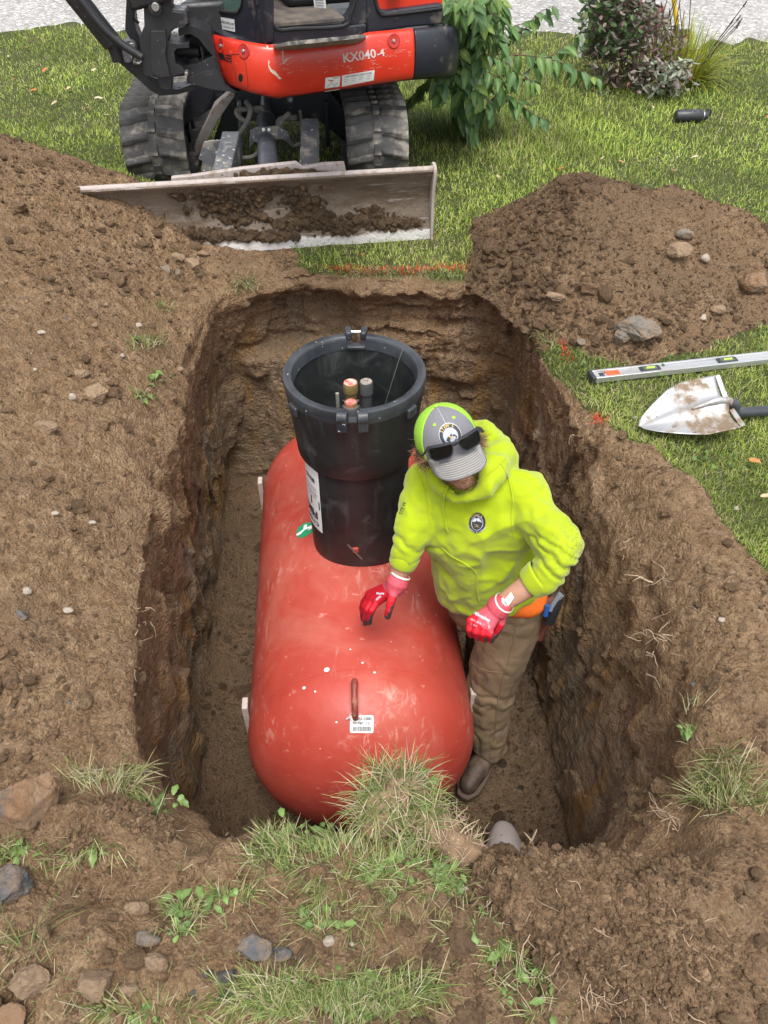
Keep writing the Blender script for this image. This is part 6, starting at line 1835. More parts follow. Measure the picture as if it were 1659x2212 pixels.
# --- swing casting and boom foot at the left
P4A, P4B = (-1.42, 4.16), (-.80, 4.24)
def c1(pts): return [(132.7 + .28 * x, .28 * y) for x, y in pts]
def cast(pts, off, th, name='swing_casting', bevel=.014, mat=M_cast, r=2.0): 
    pts = [(q.x, q.y) for q in round_poly([Vector((x, y, 0)) for x, y in c1(pts)], r, 3)]
    return slab(pts, P4A, P4B, off, th, name, mat, exc, bevel=bevel, seg=3)
cast([(515, -300), (600, -300), (560, 120), (575, 230), (600, 290), (640, 420), (660, 580), (740, 610), (850, 610), (850, 690), (900, 690), (1040, 640), (1045, 690), (900, 728), (760, 738), (690, 702), (560, 585), (430, 470), (425, 400), (470, 340), (530, 300), (490, 230)], .06, .12, 'swing_bracket')
cast([(620, -300), (840, -300), (850, 90), (965, 108), (978, 140), (975, 180), (930, 205), (870, 225), (835, 265), (820, 300), (830, 330), (920, 340), (985, 330), (985, 370), (890, 375), (868, 400), (880, 490), (930, 520), (960, 560), (850, 590), (845, 690), (770, 690), (740, 600), (640, 580), (600, 300), (640, 200)], -.04, .16, 'swing_bracket')
cast([(690, 240), (800, 240), (812, 330), (800, 420), (840, 590), (760, 600), (700, 560), (690, 400)], -.065, .03, 'bracket_rib', .012)
cast([(900, 222), (985, 192), (1070, 215), (1150, 262), (1185, 400), (1230, 560), (1260, 650), (1180, 640), (1195, 520), (1165, 430), (1120, 380), (1060, 300), (1000, 262), (905, 278)], .04, .16, 'body_casting')
cast([(965, 598), (1090, 560), (1160, 555), (1190, 530), (1240, 600), (1270, 672), (1380, 716), (1180, 694), (1060, 662), (968, 640)], .0, .18, 'body_casting')
cast([(1020, 500), (1050, 495), (1180, 430), (1200, 530), (1170, 570), (1080, 570), (1000, 580), (845, 595), (850, 580), (920, 540), (935, 505)], .03, .10, 'body_casting')
MB().prism([Vector((-1.0, 4.40, .55)), Vector((-.78, 4.46, .55)), Vector((-.78, 4.46, .92)), Vector((-1.0, 4.40, .92))], Vector((.05, .3, 0))).build('front_casting', M_cast, exc, bevel=.02)
def disc_at(cx, cy, r, off, th, mat, name, n=24):
    a = PL(132.7 + .28 * cx, .28 * cy, P4A, P4B, off); n4 = Vector((-(P4B[1] - P4A[1]), P4B[0] - P4A[0], 0)).normalized()
    rr = r * .28 / F * 3.75; return MB().tube([a, a - n4 * th], rr, n).build(name, mat, exc, bevel=.002)
disc_at(727, 55, 48, -.04, .03, M_cast, 'boss'); disc_at(727, 50, 28, -.07, .016, M_bolt, 'pivot_pin')
disc_at(540, 350, 46, .05, .03, M_scuff, 'boss'); disc_at(547, 350, 23, .02, .02, M_bolt, 'pivot_pin')
disc_at(508, 425, 44, .05, .03, M_scuff, 'pin_plate'); disc_at(968, 550, 14, -.02, .05, M_bolt, 'bolt')
disc_at(570, 462, 12, .0, .04, M_bolt, 'bolt')
slab(c1([(545, 440), (600, 450), (610, 500), (565, 500)]), P4A, P4B, .03, .02, 'pin_keeper', M_scuff, exc, bevel=.002)
def ptube(pts, r, off, name, mat): return MB().tube(spline([PL(x, y, P4A, P4B, off) for x, y in c1(pts)], 5), r, 14).build(name, mat, exc)
ptube([(-260, -470), (130, 0), (260, 165), (395, 335)], .047, .0, 'boom_cylinder', M_cast)
ptube([(330, 300), (400, 360), (440, 470)], .030, .02, 'cylinder_eye', M_cast)
ptube([(120, -40), (300, 190), (450, 330), (620, 440)], .018, -.06, 'steel_pipe', M_cast)
ptube([(850, 400), (930, 395), (1060, 400)], .028, .13, 'rubber_boot', M_black); ptube([(860, 450), (960, 440), (1070, 430)], .03, .15, 'rubber_boot', M_black)
ptube([(880, 500), (960, 490), (1060, 460)], .02, .12, 'rubber_boot', M_black); ptube([(1075, 360), (1090, 430), (1090, 490)], .006, .05, 'hydraulic_hose', M_black)
ptube([(560, 90), (555, 140), (600, 180)], .006, .05, 'hydraulic_hose', M_black)
ptube([(560, 480), (600, 490), (620, 470)], .006, -.02, 'spring_clip', M_bolt)
slab(c1([(865, 375), (900, 355), (960, 350), (985, 380), (940, 400), (870, 400)]), P4A, P4B, .22, .05, 'red_inner_panel', M_red, exc)
MB().box(PL(132.7 + .28 * 900, .28 * 100, P4A, P4B, .05), (.09, .10, .05)).build('hose_bracket', M_scuff, exc, bevel=.004)
# boom rising out of the picture
ba = PL(320, -40, P4A, P4B, .02); MB().box(ba + Vector((-.15, -.10, .65)), (.20, .16, 1.5), rot=(.12, -.22, 0)).build('boom', M_cast, exc, bevel=.02)

# ================================================================ TOOLS AND THINGS ON THE LAWN
def gl(px, py, dz=0.0):
    p = G(px, py); p.z += dz; return p
# --- spirit level
M_alu = pbr('brushed_aluminium', (.50, .51, .52), .38, .75, (.62, .63, .64), 20, stretch=(.1, 1, 1), dirt=(.40, .38, .36), dirt_amt=.12, ds=15)
M_dk = pbr('dark_plastic_frame', (.035, .038, .045), .45)
M_vial = pbr('green_yellow_vial', (.45, .62, .10), .15, coat=.6)
M_orange = pbr('orange_red_print', (.80, .10, .035), .5)
LA, LB = G(1286, 824), G(1700, 776); lz = float(LA.z) + .012
LA = P(1286, 828, lz); LB = P(1700, 782, lz); ld = (LB - LA).normalized(); ls = Vector((-ld.y, ld.x, 0)); LL = (LB - LA).length + .25
lvl = thing('spirit_level', LA, 'long silver aluminium spirit level lying on the grass above the shovel', 'spirit level')
Ml = Matrix((ld, ls, Vector((0, 0, 1)))).transposed()
def lp3(x, y, z): return LA + Ml @ Vector((x, y, z))
W_, H_ = .055, .024
vx = [.235, .565, 1.0]
mb = MB(); mb.box(lp3(LL / 2, W_ * .5, H_ / 2), (LL, W_ * .62, H_ * .62), M=Ml)
for y_ in (.005, W_ - .005): mb.box(lp3(LL / 2, y_, H_ / 2), (LL, .010, H_ + (.002 if y_ > .02 else 0)), M=Ml)
mb.build('level_beam', M_alu, lvl, bevel=.0012)
e = MB().box(lp3(-.006, W_ * .5, H_ / 2), (.016, W_ + .003, H_ + .004), M=Ml).build('end_cap', M_dk, lvl, bevel=.003)
def flat_on(pts, z, name, mat, th=.0008):
    return MB().prism([lp3(x, y, z) for x, y in pts], Vector((0, 0, th))).build(name, mat, lvl, bevel=0, smooth=False)
zt = H_ / 2 + H_ * .31
flat_on([(.052, .012), (.108, .012), (.108, .043), (.052, .043)], zt, 'red_block', M_orange)
flat_on([(.022, .016), (.042, .016), (.042, .038), (.022, .038)], zt, 'black_mark', M_dk)
for x_ in vx:
    o_ = [Vector(q) for q in ((x_ - .042, .010, 0), (x_ + .042, .010, 0), (x_ + .042, .046, 0), (x_ - .042, .046, 0))]; o_ = round_poly(o_, .012, 5)
    MB().prism([lp3(q.x, q.y, zt) for q in o_], Vector((0, 0, .005))).build('vial_frame', M_dk, lvl, bevel=.001)
    i_ = round_poly([Vector(q) for q in ((x_ - .030, .017, 0), (x_ + .030, .017, 0), (x_ + .030, .039, 0), (x_ - .030, .039, 0))], .007, 4)
    MB().prism([lp3(q.x, q.y, zt + .0035) for q in i_], Vector((0, 0, .0022))).build('vial_window', pbr('vial_dark', (.10, .12, .10), .2) if 'vial_dark' not in bpy.data.materials else bpy.data.materials['vial_dark'], lvl, smooth=False)
    MB().tube([lp3(x_ - .018, .028, zt + .0065), lp3(x_ + .018, .028, zt + .0065)], .0052, 12).build('vial', M_vial, lvl)
# --- round point shovel
M_blade2 = pbr('worn_shovel_steel', (.36, .365, .37), .42, .55, (.48, .485, .49), 6, dirt=(.25, .185, .125), dirt_amt=.42, ds=11, speck=(.14, .14, .15), speck_amt=.25, ss=30)
tip = G(1375, 935); c_ = P(1565, 893, .06)
sh = thing('shovel', (tip + c_) * .5, 'round point shovel with mud-flecked steel blade and black handle lying on the grass', 'shovel')
sdv = Vector((c_.x - tip.x, c_.y - tip.y, 0)); SLn = sdv.length; sdv.normalize(); ssv = Vector((-sdv.y, sdv.x, 0))
def shp(u, w):
    """u 0 tip..1 step, w -1..1 across"""
    wd = .122 * (min(1, (u / .62)) ** .62) * (1 - .04 * u)
    x = u * SLn * .98; y = w * wd
    z = .012 + .030 * abs(w) ** 2 * (.3 + .7 * u) - .0 + .020 * u + .028 * max(0, u - .45) * math.exp(-(w / .22) ** 2) * 1.6 + .012 * math.exp(-(w / .16) ** 2) * u + (w + 1) * .030 * min(1, u / .4)
    return Vector((tip.x, tip.y, float(tip.z) + .012)) + sdv * x + ssv * y + Vector((0, 0, z)) 
nu, nw = 30, 26
v = [shp(max(.0, i / nu), -1 + 2 * j / nw) for i in range(nu + 1) for j in range(nw + 1)]
f = [(i * (nw + 1) + j, (i + 1) * (nw + 1) + j, (i + 1) * (nw + 1) + j + 1, i * (nw + 1) + j + 1) for i in range(nu) for j in range(nw)]
b2 = MB().add(v, f).build('shovel_blade', M_blade2, sh, angle=60); so = b2.modifiers.new('s', 'SOLIDIFY'); so.thickness = .0022; so.offset = 0
for s_ in (-1, 1):
    mb = MB(); mb.prism([shp(1, s_ * .22) + Vector((0, 0, 0)), shp(1, s_ * .97), shp(1, s_ * .97) + sdv * .016 + Vector((0, 0, .004)), shp(1, s_ * .22) + sdv * .016 + Vector((0, 0, .006))], Vector((0, 0, .003))); mb.build('foot_step', M_blade2, sh, bevel=.001)
h1 = P(1600, 890, .050); hd = (P(1700, 886, .035) - h1).normalized()
s0 = shp(.60, 0) + Vector((0, 0, .004)); s1 = shp(.90, 0) + Vector((0, 0, .008)); s15 = shp(1.0, 0) * .5 + h1 * .5 + Vector((0, 0, .004))
MB().tube(spline([s0, s1, s15], 5), [.004] * 2 + [.008] * 2 + [.013] * 3 + [.016] * 2 + [.018] * 2, 16).build('socket', M_blade2, sh)
MB().tube(spline([s1.lerp(s15, .6), s15, h1, h1 + hd * .25, h1 + hd * 1.2 - Vector((0, 0, .03))], 6), .0195, 16).build('handle', pbr('black_fibreglass', (.03, .034, .042), .3, 0, (.05, .055, .065), 8), sh)
# --- bottle
bA, bB = G(1455, 266), G(1524, 264); bdv = Vector((bB.x - bA.x, bB.y - bA.y, 0)); BLn = bdv.length; bdv.normalize(); br_ = .040
bt_ = thing('water_bottle', (bA + bB) * .5, 'black insulated drinking bottle lying on its side on the lawn', 'bottle')
Mbt = Matrix((bdv.cross(Vector((0, 0, 1))), Vector((0, 0, 1)), bdv)).transposed()
Ob = Vector((bA.x, bA.y, float(bA.z) + br_ * 1.1))
MB().lathe([(.001, 0), (br_ * .8, .0), (br_, .012), (br_, BLn * .76), (br_ * .92, BLn * .80), (br_ * .72, BLn * .84)], Ob, 40, Mbt).build('bottle_body', pbr('matt_black_powder', (.022, .023, .027), .42, 0, (.03, .031, .036), 20), bt_)
MB().lathe([(br_ * .70, BLn * .835), (br_ * .72, BLn * .86), (br_ * .70, BLn * .88)], Ob, 32, Mbt).build('steel_neck', pbr('brushed_neck', (.5, .5, .5), .3, .9), bt_)
MB().lathe([(br_ * .70, BLn * .875), (br_ * .74, BLn * .885), (br_ * .74, BLn * .96), (br_ * .6, BLn), (.001, BLn)], Ob, 32, Mbt).build('screw_cap', M_dk, bt_)
lpp = [Ob + bdv * (BLn * .93) + Vector((0, 0, br_ * .7)), Ob + bdv * (BLn * 1.02) + Vector((0, -.01, br_ * .95)), Ob + bdv * (BLn * 1.07) + Vector((0, -.01, br_ * .2)), Ob + bdv * BLn * .98 + Vector((0, 0, -br_ * .4))]
MB().tube(spline(lpp, 6), .006, 8).build('carry_loop', M_dk, bt_)
ringo = MB(); ctr = Ob + bdv * BLn * .55
ringo.tube([ctr + bdv * (.020 * cos(a)) + Vector((0, -sin(R(52) + .020 * sin(a) / br_ * 0 + .5 * sin(a)) * br_ * 1.01 * .78, cos(R(38) + .5 * sin(a)) * br_ * 1.01)) for a in [2 * pi * k / 24 for k in range(25)]], .0016, 5)
ringo.build('ring_emblem', M_lgrey, bt_)

# ================================================================ SAPLING
M_leaf = vcol_mat('sapling_leaf', .42, .22)
def leaf_mesh(L, W, fold, droop, seed, col):
    rg = np.random.default_rng(seed); n = 7; V = []; Fc = []; C = []
    for i in range(n + 1):
        t = i / n; w = W * .5 * (sin(pi * t ** .78)) ** .85 if 0 < t < 1 else 0
        x = L * t; z = -droop * L * t * t
        V += [(x, w, z + fold * w), (x, w * .5, z + fold * .4 * w - .0005), (x, 0, z - .0008), (x, -w * .5, z + fold * .4 * w - .0005), (x, -w, z + fold * w)]
        for q in (1, .95, 1.35, .95, 1): C.append([c * q * (.92 + .16 * rg.random()) for c in col])
    for i in range(n):
        for j in range(4): Fc.append((i * 5 + j, i * 5 + j + 1, (i + 1) * 5 + j + 1, (i + 1) * 5 + j))
    V = np.array(V); V[:, 2] += .0012 * rg.normal(size=len(V)) * (np.abs(V[:, 1]) > 0)
    me_o = npmesh('leaf', V, Fc, M_leaf, None, np.array(C)); me = me_o.data; bpy.data.objects.remove(me_o); return me
lcols = [(.085, .160, .050), (.105, .185, .055), (.07, .130, .045), (.125, .21, .06), (.095, .165, .065), (.17, .25, .06)]
lmesh = [leaf_mesh(.085, .042, f_, d_, i, lcols[i]) for i, (f_, d_) in enumerate([(.35, .25), (.5, .4), (.25, .15), (.4, .55), (.6, .3), (.3, .1)])]
tb = G(992, 284)
tree = thing('sapling', tb, 'leafy green sapling with drooping branches beside the excavator counterweight', 'tree')
M_bark = pbr('grey_brown_bark', (.10, .075, .055), .9, 0, (.16, .13, .10), 20, bmp=.5)
M_twig = pbr('reddish_twig', (.13, .07, .045), .7)
def YP(px, py, Y): return PY(px, py, Y)
Yt = tb.y
MB().tube(spline([tb - Vector((0, 0, .05)), YP(990, 200, Yt), YP(995, 110, Yt - .02), YP(1004, 20, Yt - .05), YP(1008, -120, Yt)], 5), [.026] * 6 + [.022] * 6 + [.018] * 6 + [.012] * 3, 10).build('trunk', M_bark, tree)
MB().box(tb + Vector((-.03, .05, .32)), (.035, .035, .75)).build('stake', pbr('dark_stake', (.05, .04, .035), .9), tree, bevel=.004)
leaves = []
def branch(pts, n, Ys, spread=1.0, sc=1.0, r=.005, curl=0):
    q = [YP(x, y, Yt + dy) for (x, y), dy in zip(pts, Ys)]; s_ = spline(q, 8)
    MB().tube(s_, [r * (1 - .75 * i / (len(s_) - 1)) for i in range(len(s_))], 6).build('branch', M_twig if r < .006 else M_bark, tree)
    for i in range(n):
        t = (i + random.random() * .6) / n * (len(s_) - 1); k_ = min(int(t), len(s_) - 2); p_ = s_[k_].lerp(s_[k_ + 1], t - k_); d_ = (s_[k_ + 1] - s_[k_]).normalized()
        side = d_.cross(Vector((0, 0, 1))); side = side.normalized() if side.length > .05 else Vector((1, 0, 0))
        sg_ = 1 if i % 2 else -1
        dr_ = (d_ * random.uniform(.2, .8) + side * sg_ * random.uniform(.3, .9) * spread + Vector((0, 0, random.uniform(-1.15, .1))) + Vector((random.uniform(-.3, .3), random.uniform(-.5, .1), 0)))
        leaves.append((p_, dr_.normalized(), sc * random.uniform(1.0, 1.55) * (1 - .25 * (i / n) ** 3)))
branch([(992, 150), (1050, 120), (1100, 118), (1160, 122), (1210, 134), (1262, 158), (1292, 170)], 34, [0, -.05, -.1, -.15, -.18, -.2, -.2])
branch([(995, 200), (1040, 185), (1093, 160), (1130, 170), (1160, 180)], 22, [0, -.1, -.15, -.2, -.2])
branch([(995, 240), (1035, 235), (1080, 205), (1118, 222), (1150, 245), (1180, 262)], 24, [0, -.1, -.2, -.25, -.28, -.3])
branch([(994, 120), (1008, 190), (1016, 240), (1024, 290), (1031, 322)], 36, [-.05, -.18, -.24, -.28, -.3], .8)
branch([(990, 110), (985, 160), (992, 210), (1000, 250), (1012, 282)], 30, [-.05, -.2, -.25, -.25, -.25], .9)
branch([(1000, 60), (1050, 75), (1100, 60), (1145, 45), (1190, 30)], 20, [0, .0, .02, .05, .05])
branch([(1120, 170), (1160, 138), (1190, 120), (1225, 96), (1250, 72)], 16, [-.1, -.1, -.05, 0, 0])
branch([(1060, 110), (1100, 80), (1140, 58), (1160, 30), (1200, 10)], 12, [-.05, 0, 0, 0, 0])
for x9, y9 in ((1030, 150), (1075, 170), (1010, 210), (1050, 215), (960, 150), (1100, 140)):
    branch([(994, y9 - 40), ((994 + x9) / 2, y9 - 25), (x9, y9), (x9 + 12, y9 + 34)], 14, [0, -.15, -.28, -.3])
branch([(985, 150), (950, 160), (925, 175), (900, 200), (875, 225)], 30, [0, .02, .05, .08, .1], 1, .9)
branch([(990, 130), (962, 140), (950, 175), (945, 200)], 22, [-.3, -.7, -.8, -.8], 1)
for a0 in range(17):
    x0 = random.uniform(938, 1075); y0 = random.uniform(-30, 95)
    branch([(1000, y0 + 40), ((1000 + x0) / 2, y0 + 8), (x0, y0), (x0 + (x0 - 1000) * .25, y0 + 34)], 15, [-.2, -.5, random.uniform(-1.0, -.5), random.uniform(-1.05, -.5)], 1.0, 1.0, .004)
for a0 in range(8):
    x0 = random.uniform(955, 1045); y0 = random.uniform(90, 190)
    branch([(993, y0 - 30), ((993 + x0) / 2, y0 - 12), (x0, y0), (x0 + (x0 - 993) * .2, y0 + 30)], 12, [-.1, -.4, -.6, -.65], 1.0, 1.0, .004)
random.shuffle(leaves)
def place_leaf(p_, d_, s_):
    up = Vector((random.uniform(-.4, .4), random.uniform(-.6, 0), 1)); y_ = up.cross(d_); y_ = y_.normalized() if y_.length > .01 else Vector((0, 1, 0)); z_ = d_.cross(y_)
    M_ = Matrix((d_ * s_, y_ * s_, z_ * s_)).transposed().to_4x4(); M_.translation = p_; return M_
for i, (p_, d_, s_) in enumerate(leaves[:300]):
    o = bpy.data.objects.new('leaf', random.choice(lmesh)); COL.objects.link(o); o.parent = tree
    M_ = place_leaf(p_, d_, s_); M_.translation = p_ - tb; o.matrix_local = M_
V, T, C, nb = [], [], [], 0
for p_, d_, s_ in leaves[300:]:
    me = random.choice(lmesh); n = len(me.vertices); co = np.zeros(n * 3); me.vertices.foreach_get('co', co); co = co.reshape(-1, 3)
    M_ = np.array(place_leaf(p_, d_, s_)); co = co @ M_[:3, :3].T + M_[:3, 3]; cc = np.zeros(n * 4); me.color_attributes['col'].data.foreach_get('color', cc)
    V.append(co); C.append(cc.reshape(-1, 4)[:, :3]); T.append(np.array([tuple(p.vertices) for p in me.polygons]) + nb); nb += n
o = npmesh('foliage', np.vstack(V), np.vstack(T), M_leaf, tree, np.vstack(C)); o['kind'] = 'stuff'
# tall uncut grass round the trunk
def tuft(name, centre, radius, n, h, w, cols, parent=None, lean=.45, zoff=None, dryf=.2, loc=None, aim=None, bend=.5):
    a = RG.uniform(0, 2 * pi, n); r = radius * np.sqrt(RG.random(n)); c = np.array(centre)
    pos = np.stack([c[0] + r * np.cos(a), c[1] + r * np.sin(a), np.full(n, c[2])], 1)
    if zoff is not None: pos[:, 2] = zoff(pos[:, 0], pos[:, 1])
    az = a + RG.normal(0, .7, n) if aim is None else RG.normal(aim, .9, n)
    cc = np.array(cols)[RG.integers(0, len(cols), n)] * RG.uniform(.7, 1.3, (n, 1))
    V, T, C = blades(pos, RG.uniform(.5, 1.1, n) * h, w, np.abs(RG.normal(lean, .35, n)), cc, az, bend)
    return npmesh(name, V, T, M_grass, parent, C, loc=loc)
GRN = [(.17, .25, .06), (.25, .32, .09), (.11, .18, .04), (.34, .36, .12)]
DRYG = [(.50, .45, .24), (.42, .38, .20), (.30, .34, .12), (.22, .28, .09), (.58, .54, .34)]
tag(tuft('tall_grass', tb, .26, 900, .17, .0035, [(.11, .18, .05), (.17, .24, .07), (.08, .13, .035)], None, .35, lambda x, y: gz(x, y), loc=tb), 'tall uncut grass around the foot of the sapling', 'grass tuft')

# ================================================================ PLANTING AND CLUTTER BY THE ROAD
sb = G(1370, 195)
shrub = thing('shrub', sb, 'bushy shrub with dusky purple and green leaves at the lawn edge', 'shrub')
def bush(name, parent, n, xr, yr, Yr, cols, L, W, seed, zmin=.02):
    rg = np.random.default_rng(seed); V = []; Fq = []; C = []; k = 0
    ps_ = []
    while len(ps_) < n:
        px = rg.uniform(*xr); py = rg.uniform(*yr); Y = rg.uniform(*Yr)
        p_ = PY(px, py, Y)
        if p_.z < zmin: continue
        u = (px - (xr[0] + xr[1]) / 2) / ((xr[1] - xr[0]) / 2)
        if rg.random() < abs(u) ** 1.6 * .85: continue
        if py < 120 and px > 1500 - (120 - py) * .75: continue
        ps_.append(p_)
    for p_ in ps_:
        a = rg.uniform(0, 2 * pi); el = rg.uniform(-.9, .7); d_ = Vector((cos(a) * cos(el), sin(a) * cos(el), sin(el))); s_ = d_.cross(Vector((rg.normal(), rg.normal(), 1))).normalized(); l_ = L * rg.uniform(.6, 1.3); w_ = W * rg.uniform(.7, 1.3)
        n_ = d_.cross(s_)
        V += [p_, p_ + d_ * l_ * .35 + s_ * w_ / 2 + n_ * w_ * .12, p_ + d_ * l_ * .75 + s_ * w_ * .35 + n_ * w_ * .1, p_ + d_ * l_ - n_ * l_ * .1, p_ + d_ * l_ * .75 - s_ * w_ * .35 + n_ * w_ * .1, p_ + d_ * l_ * .35 - s_ * w_ / 2 + n_ * w_ * .12]
        c = np.array(cols[rg.integers(0, len(cols))]) * rg.uniform(.6, 1.3); C += [c] * 6
        Fq += [(k, k + 1, k + 2, k + 3), (k, k + 3, k + 4, k + 5)]; k += 6
    o = npmesh(name, np.array([tuple(q) for q in V]), Fq, M_leaf, parent, np.array(C)); o['kind'] = 'stuff'; return o
PUR = [(.14, .085, .09), (.17, .12, .11), (.20, .17, .13), (.12, .14, .08), (.19, .20, .16), (.22, .11, .10)]
Ys_ = sb.y
bush('foliage', shrub, 1500, (1255, 1500), (-40, 200), (Ys_ - .15, Ys_ + .45), PUR, .055, .022, 2)
bush('green_foliage', shrub, 520, (1250, 1400), (-40, 110), (Ys_ - .1, Ys_ + .4), [(.10, .17, .06), (.14, .22, .08), (.09, .14, .06)], .075, .036, 3)
bush('silver_foliage', shrub, 360, (1370, 1500), (130, 200), (Ys_ - .3, Ys_ + .1), [(.26, .28, .21), (.32, .33, .26), (.20, .24, .16), (.28, .22, .20)], .060, .026, 4)
mb = MB()
for i in range(60):
    x0 = random.uniform(1290, 1470); y0 = random.uniform(165, 200); b0 = G(x0, y0)
    mb.tube(spline([b0, PY(x0 + random.uniform(-30, 30), y0 - 60, b0.y), PY(x0 + (x0 - 1380) * random.uniform(.0, .5), random.uniform(-30, 90), b0.y + random.uniform(-.1, .1))], 4), .0035, 5)
mb.build('stems', M_twig, shrub)
# iris-like clump
ib = G(1468, 176)
iris = thing('ornamental_grass', ib, 'yellow-green strappy clump growing at the right of the purple shrub', 'plant')
o = tuft('strap_leaves', ib, .15, 620, .46, .012, [(.36, .38, .04), (.26, .33, .05), (.46, .42, .06), (.16, .25, .05)], iris, .5, None, bend=.8)
mb = MB()
for i in range(8):
    a = random.uniform(0, 6.28); q = ib + Vector((cos(a) * .1, sin(a) * .1, 0)); t_ = q + Vector((cos(a) * .22, sin(a) * .1, random.uniform(.35, .5)))
    mb.tube([q, q.lerp(t_, .5) + Vector((0, 0, .05)), t_], .003, 5); mb.tube([t_, t_ + Vector((cos(a) * .02, 0, .04))], [.008, .002], 6)
mb.build('seed_heads', pbr('dark_seed_pod', (.05, .035, .03), .8), iris)
# dark bin behind the shrub
M_bin = pbr('black_bin_plastic', (.012, .012, .014), .4)
bb_ = G(1318, 150); bb_.y += .35
bn_ = thing('planter_bin', bb_, 'black ribbed plastic bin standing behind the purple shrub', 'bin')
MB().lathe([(.13, 0), (.165, .40), (.18, .40), (.18, .43), (.168, .43), (.168, .455), (.182, .455), (.182, .48), (.16, .48), (.14, .05)], bb_, 40).build('bin_body', M_bin, bn_)
pw = PY(1253, 110, bb_.y + .02); 
wp = MB().box((pw.x, pw.y, .20), (.025, .05, .42)).build('white_post', pbr('white_paint', (.72, .72, .70), .6), None, bevel=.003, loc=(pw.x, pw.y, 0))
tag(wp, 'short white post at the left side of the black bin', 'post')
# concrete block with saucer
M_conc = pbr('concrete', (.27, .27, .255), .95, 0, (.36, .355, .34), 14, bmp=.6, bs=90)
kb = G(1395, 100); kb.y += .25
blk_ = thing('concrete_block', kb, 'grey hollow concrete block standing on end behind the shrub', 'concrete block')
x0, x1 = PY(1330, 60, kb.y).x, PY(1434, 60, kb.y).x; wB = x1 - x0; zc = PY(1400, 32, kb.y - .15).z
mb = MB(); cx_ = (x0 + x1) / 2
mb.box((cx_, kb.y, zc - .02), (wB, .19, .04)); mb.box((cx_, kb.y, .02), (wB, .19, .04))
for x_ in (x0 + .018, cx_, x1 - .018): mb.box((x_, kb.y, zc / 2), (.036, .188, zc - .08))
mb.box((cx_, kb.y + .07, zc / 2), (wB - .07, .03, zc - .082)); mb.build('block_shell', M_conc, blk_, bevel=.005)
sc_ = Vector((PY(1406, 20, kb.y).x, kb.y - .02, zc))
sau = MB().lathe([(.001, .002), (.085, .002), (.105, .030), (.112, .032), (.108, .036), (.09, .014), (.001, .010)], sc_, 36).build('clay_saucer', pbr('terracotta', (.36, .15, .085), .85), None, loc=sc_)
tag(sau, 'terracotta saucer holding grey pebbles on top of the concrete block', 'saucer')
for i, (dx, dy, r_) in enumerate([(-.03, 0, .045), (.035, .01, .038), (.0, .03, .033)]):
    v_, f_ = ICO2; q = v_ * np.array([r_, r_ * .8, r_ * .6]) * (1 + .12 * fbm(v_, 1.3, 2))[:, None] + np.array(sc_) + np.array([dx, dy, .012 + r_ * .55])
    tag(npmesh('pebble', q, f_, pbr('green_grey_stone', (.15, .18, .17), .8) if i == 0 else bpy.data.materials['green_grey_stone'], loc=(sc_.x + dx, sc_.y + dy, sc_.z + .01)), ['largest green-grey pebble in the terracotta saucer', 'pebble at the right side of the terracotta saucer', 'smallest pebble at the back of the terracotta saucer'][i], 'pebble', 'pebbles in the saucer')
# yellow-handled tool stuck in the ground
yb = G(1466, 92)
yt = thing('spade', yb, 'spade with yellow handle stuck upright in the ground at the road edge', 'spade')
t1 = PY(1462, 56, yb.y); t2 = PY(1448, -60, yb.y); t3 = t1 + (t2 - t1) * 2.2
MB().tube([t1, t3], .018, 14).build('handle', pbr('yellow_fibreglass', (.70, .48, .02), .35), yt)
MB().tube([yb - Vector((0, 0, .02)), PY(1464, 75, yb.y), t1 + (t2 - t1) * .02], [.016, .018, .023], 14).build('steel_socket', pbr('dark_socket', (.10, .09, .085), .5, .5), yt)
MB().box(yb + Vector((0, .01, .02)), (.15, .02, .16)).build('spade_blade', pbr('rusty_spade', (.12, .08, .06), .6, .4), yt, bevel=.004)

# --- fallen leaves
def dead_leaf(seed, col):
    rg = np.random.default_rng(seed); n = 9; V = [(0, 0, .002)]; 
    for k in range(n):
        a = 2 * pi * k / n; r_ = (.5 + .35 * abs(cos(a)) + .12 * rg.random()); V.append((r_ * cos(a), r_ * .62 * sin(a), .16 * rg.random() + .18 * abs(sin(a))))
    o = npmesh('fallen_leaf', np.array(V), [(0, 1 + k, 1 + (k + 1) % n, 0) if False else (0, 1 + k, 1 + (k + 1) % n) for k in range(n)], pbr('dead_leaf_%d' % seed, col, .8, 0, [q * .7 for q in col], 3), None, smooth=False)
    me = o.data; bpy.data.objects.remove(o); return me
dl = [dead_leaf(1, (.55, .42, .25)), dead_leaf(2, (.50, .20, .06)), dead_leaf(3, (.62, .52, .36)), dead_leaf(4, (.38, .24, .12))]
spots = [(1075, 392), (981, 427), (1020, 372), (1120, 450), (1650, 210), (1532, 340), (1498, 350), (1623, 520), (1612, 562), (1452, 380), (1405, 240), (780, 562), (1655, 262), (1340, 360), (1300, 352), (1140, 352), (1600, 300), (1290, 300), (1540, 478), (1210, 375),
         (120, 232), (190, 245), (215, 222), (60, 110), (110, 105), (100, 160), (205, 160), (35, 180), (150, 200), (240, 190), (20, 130), (75, 205), (232, 258), (170, 170), (1624, 1010), (1610, 1030), (1648, 1085), (1560, 905), (1650, 900)]
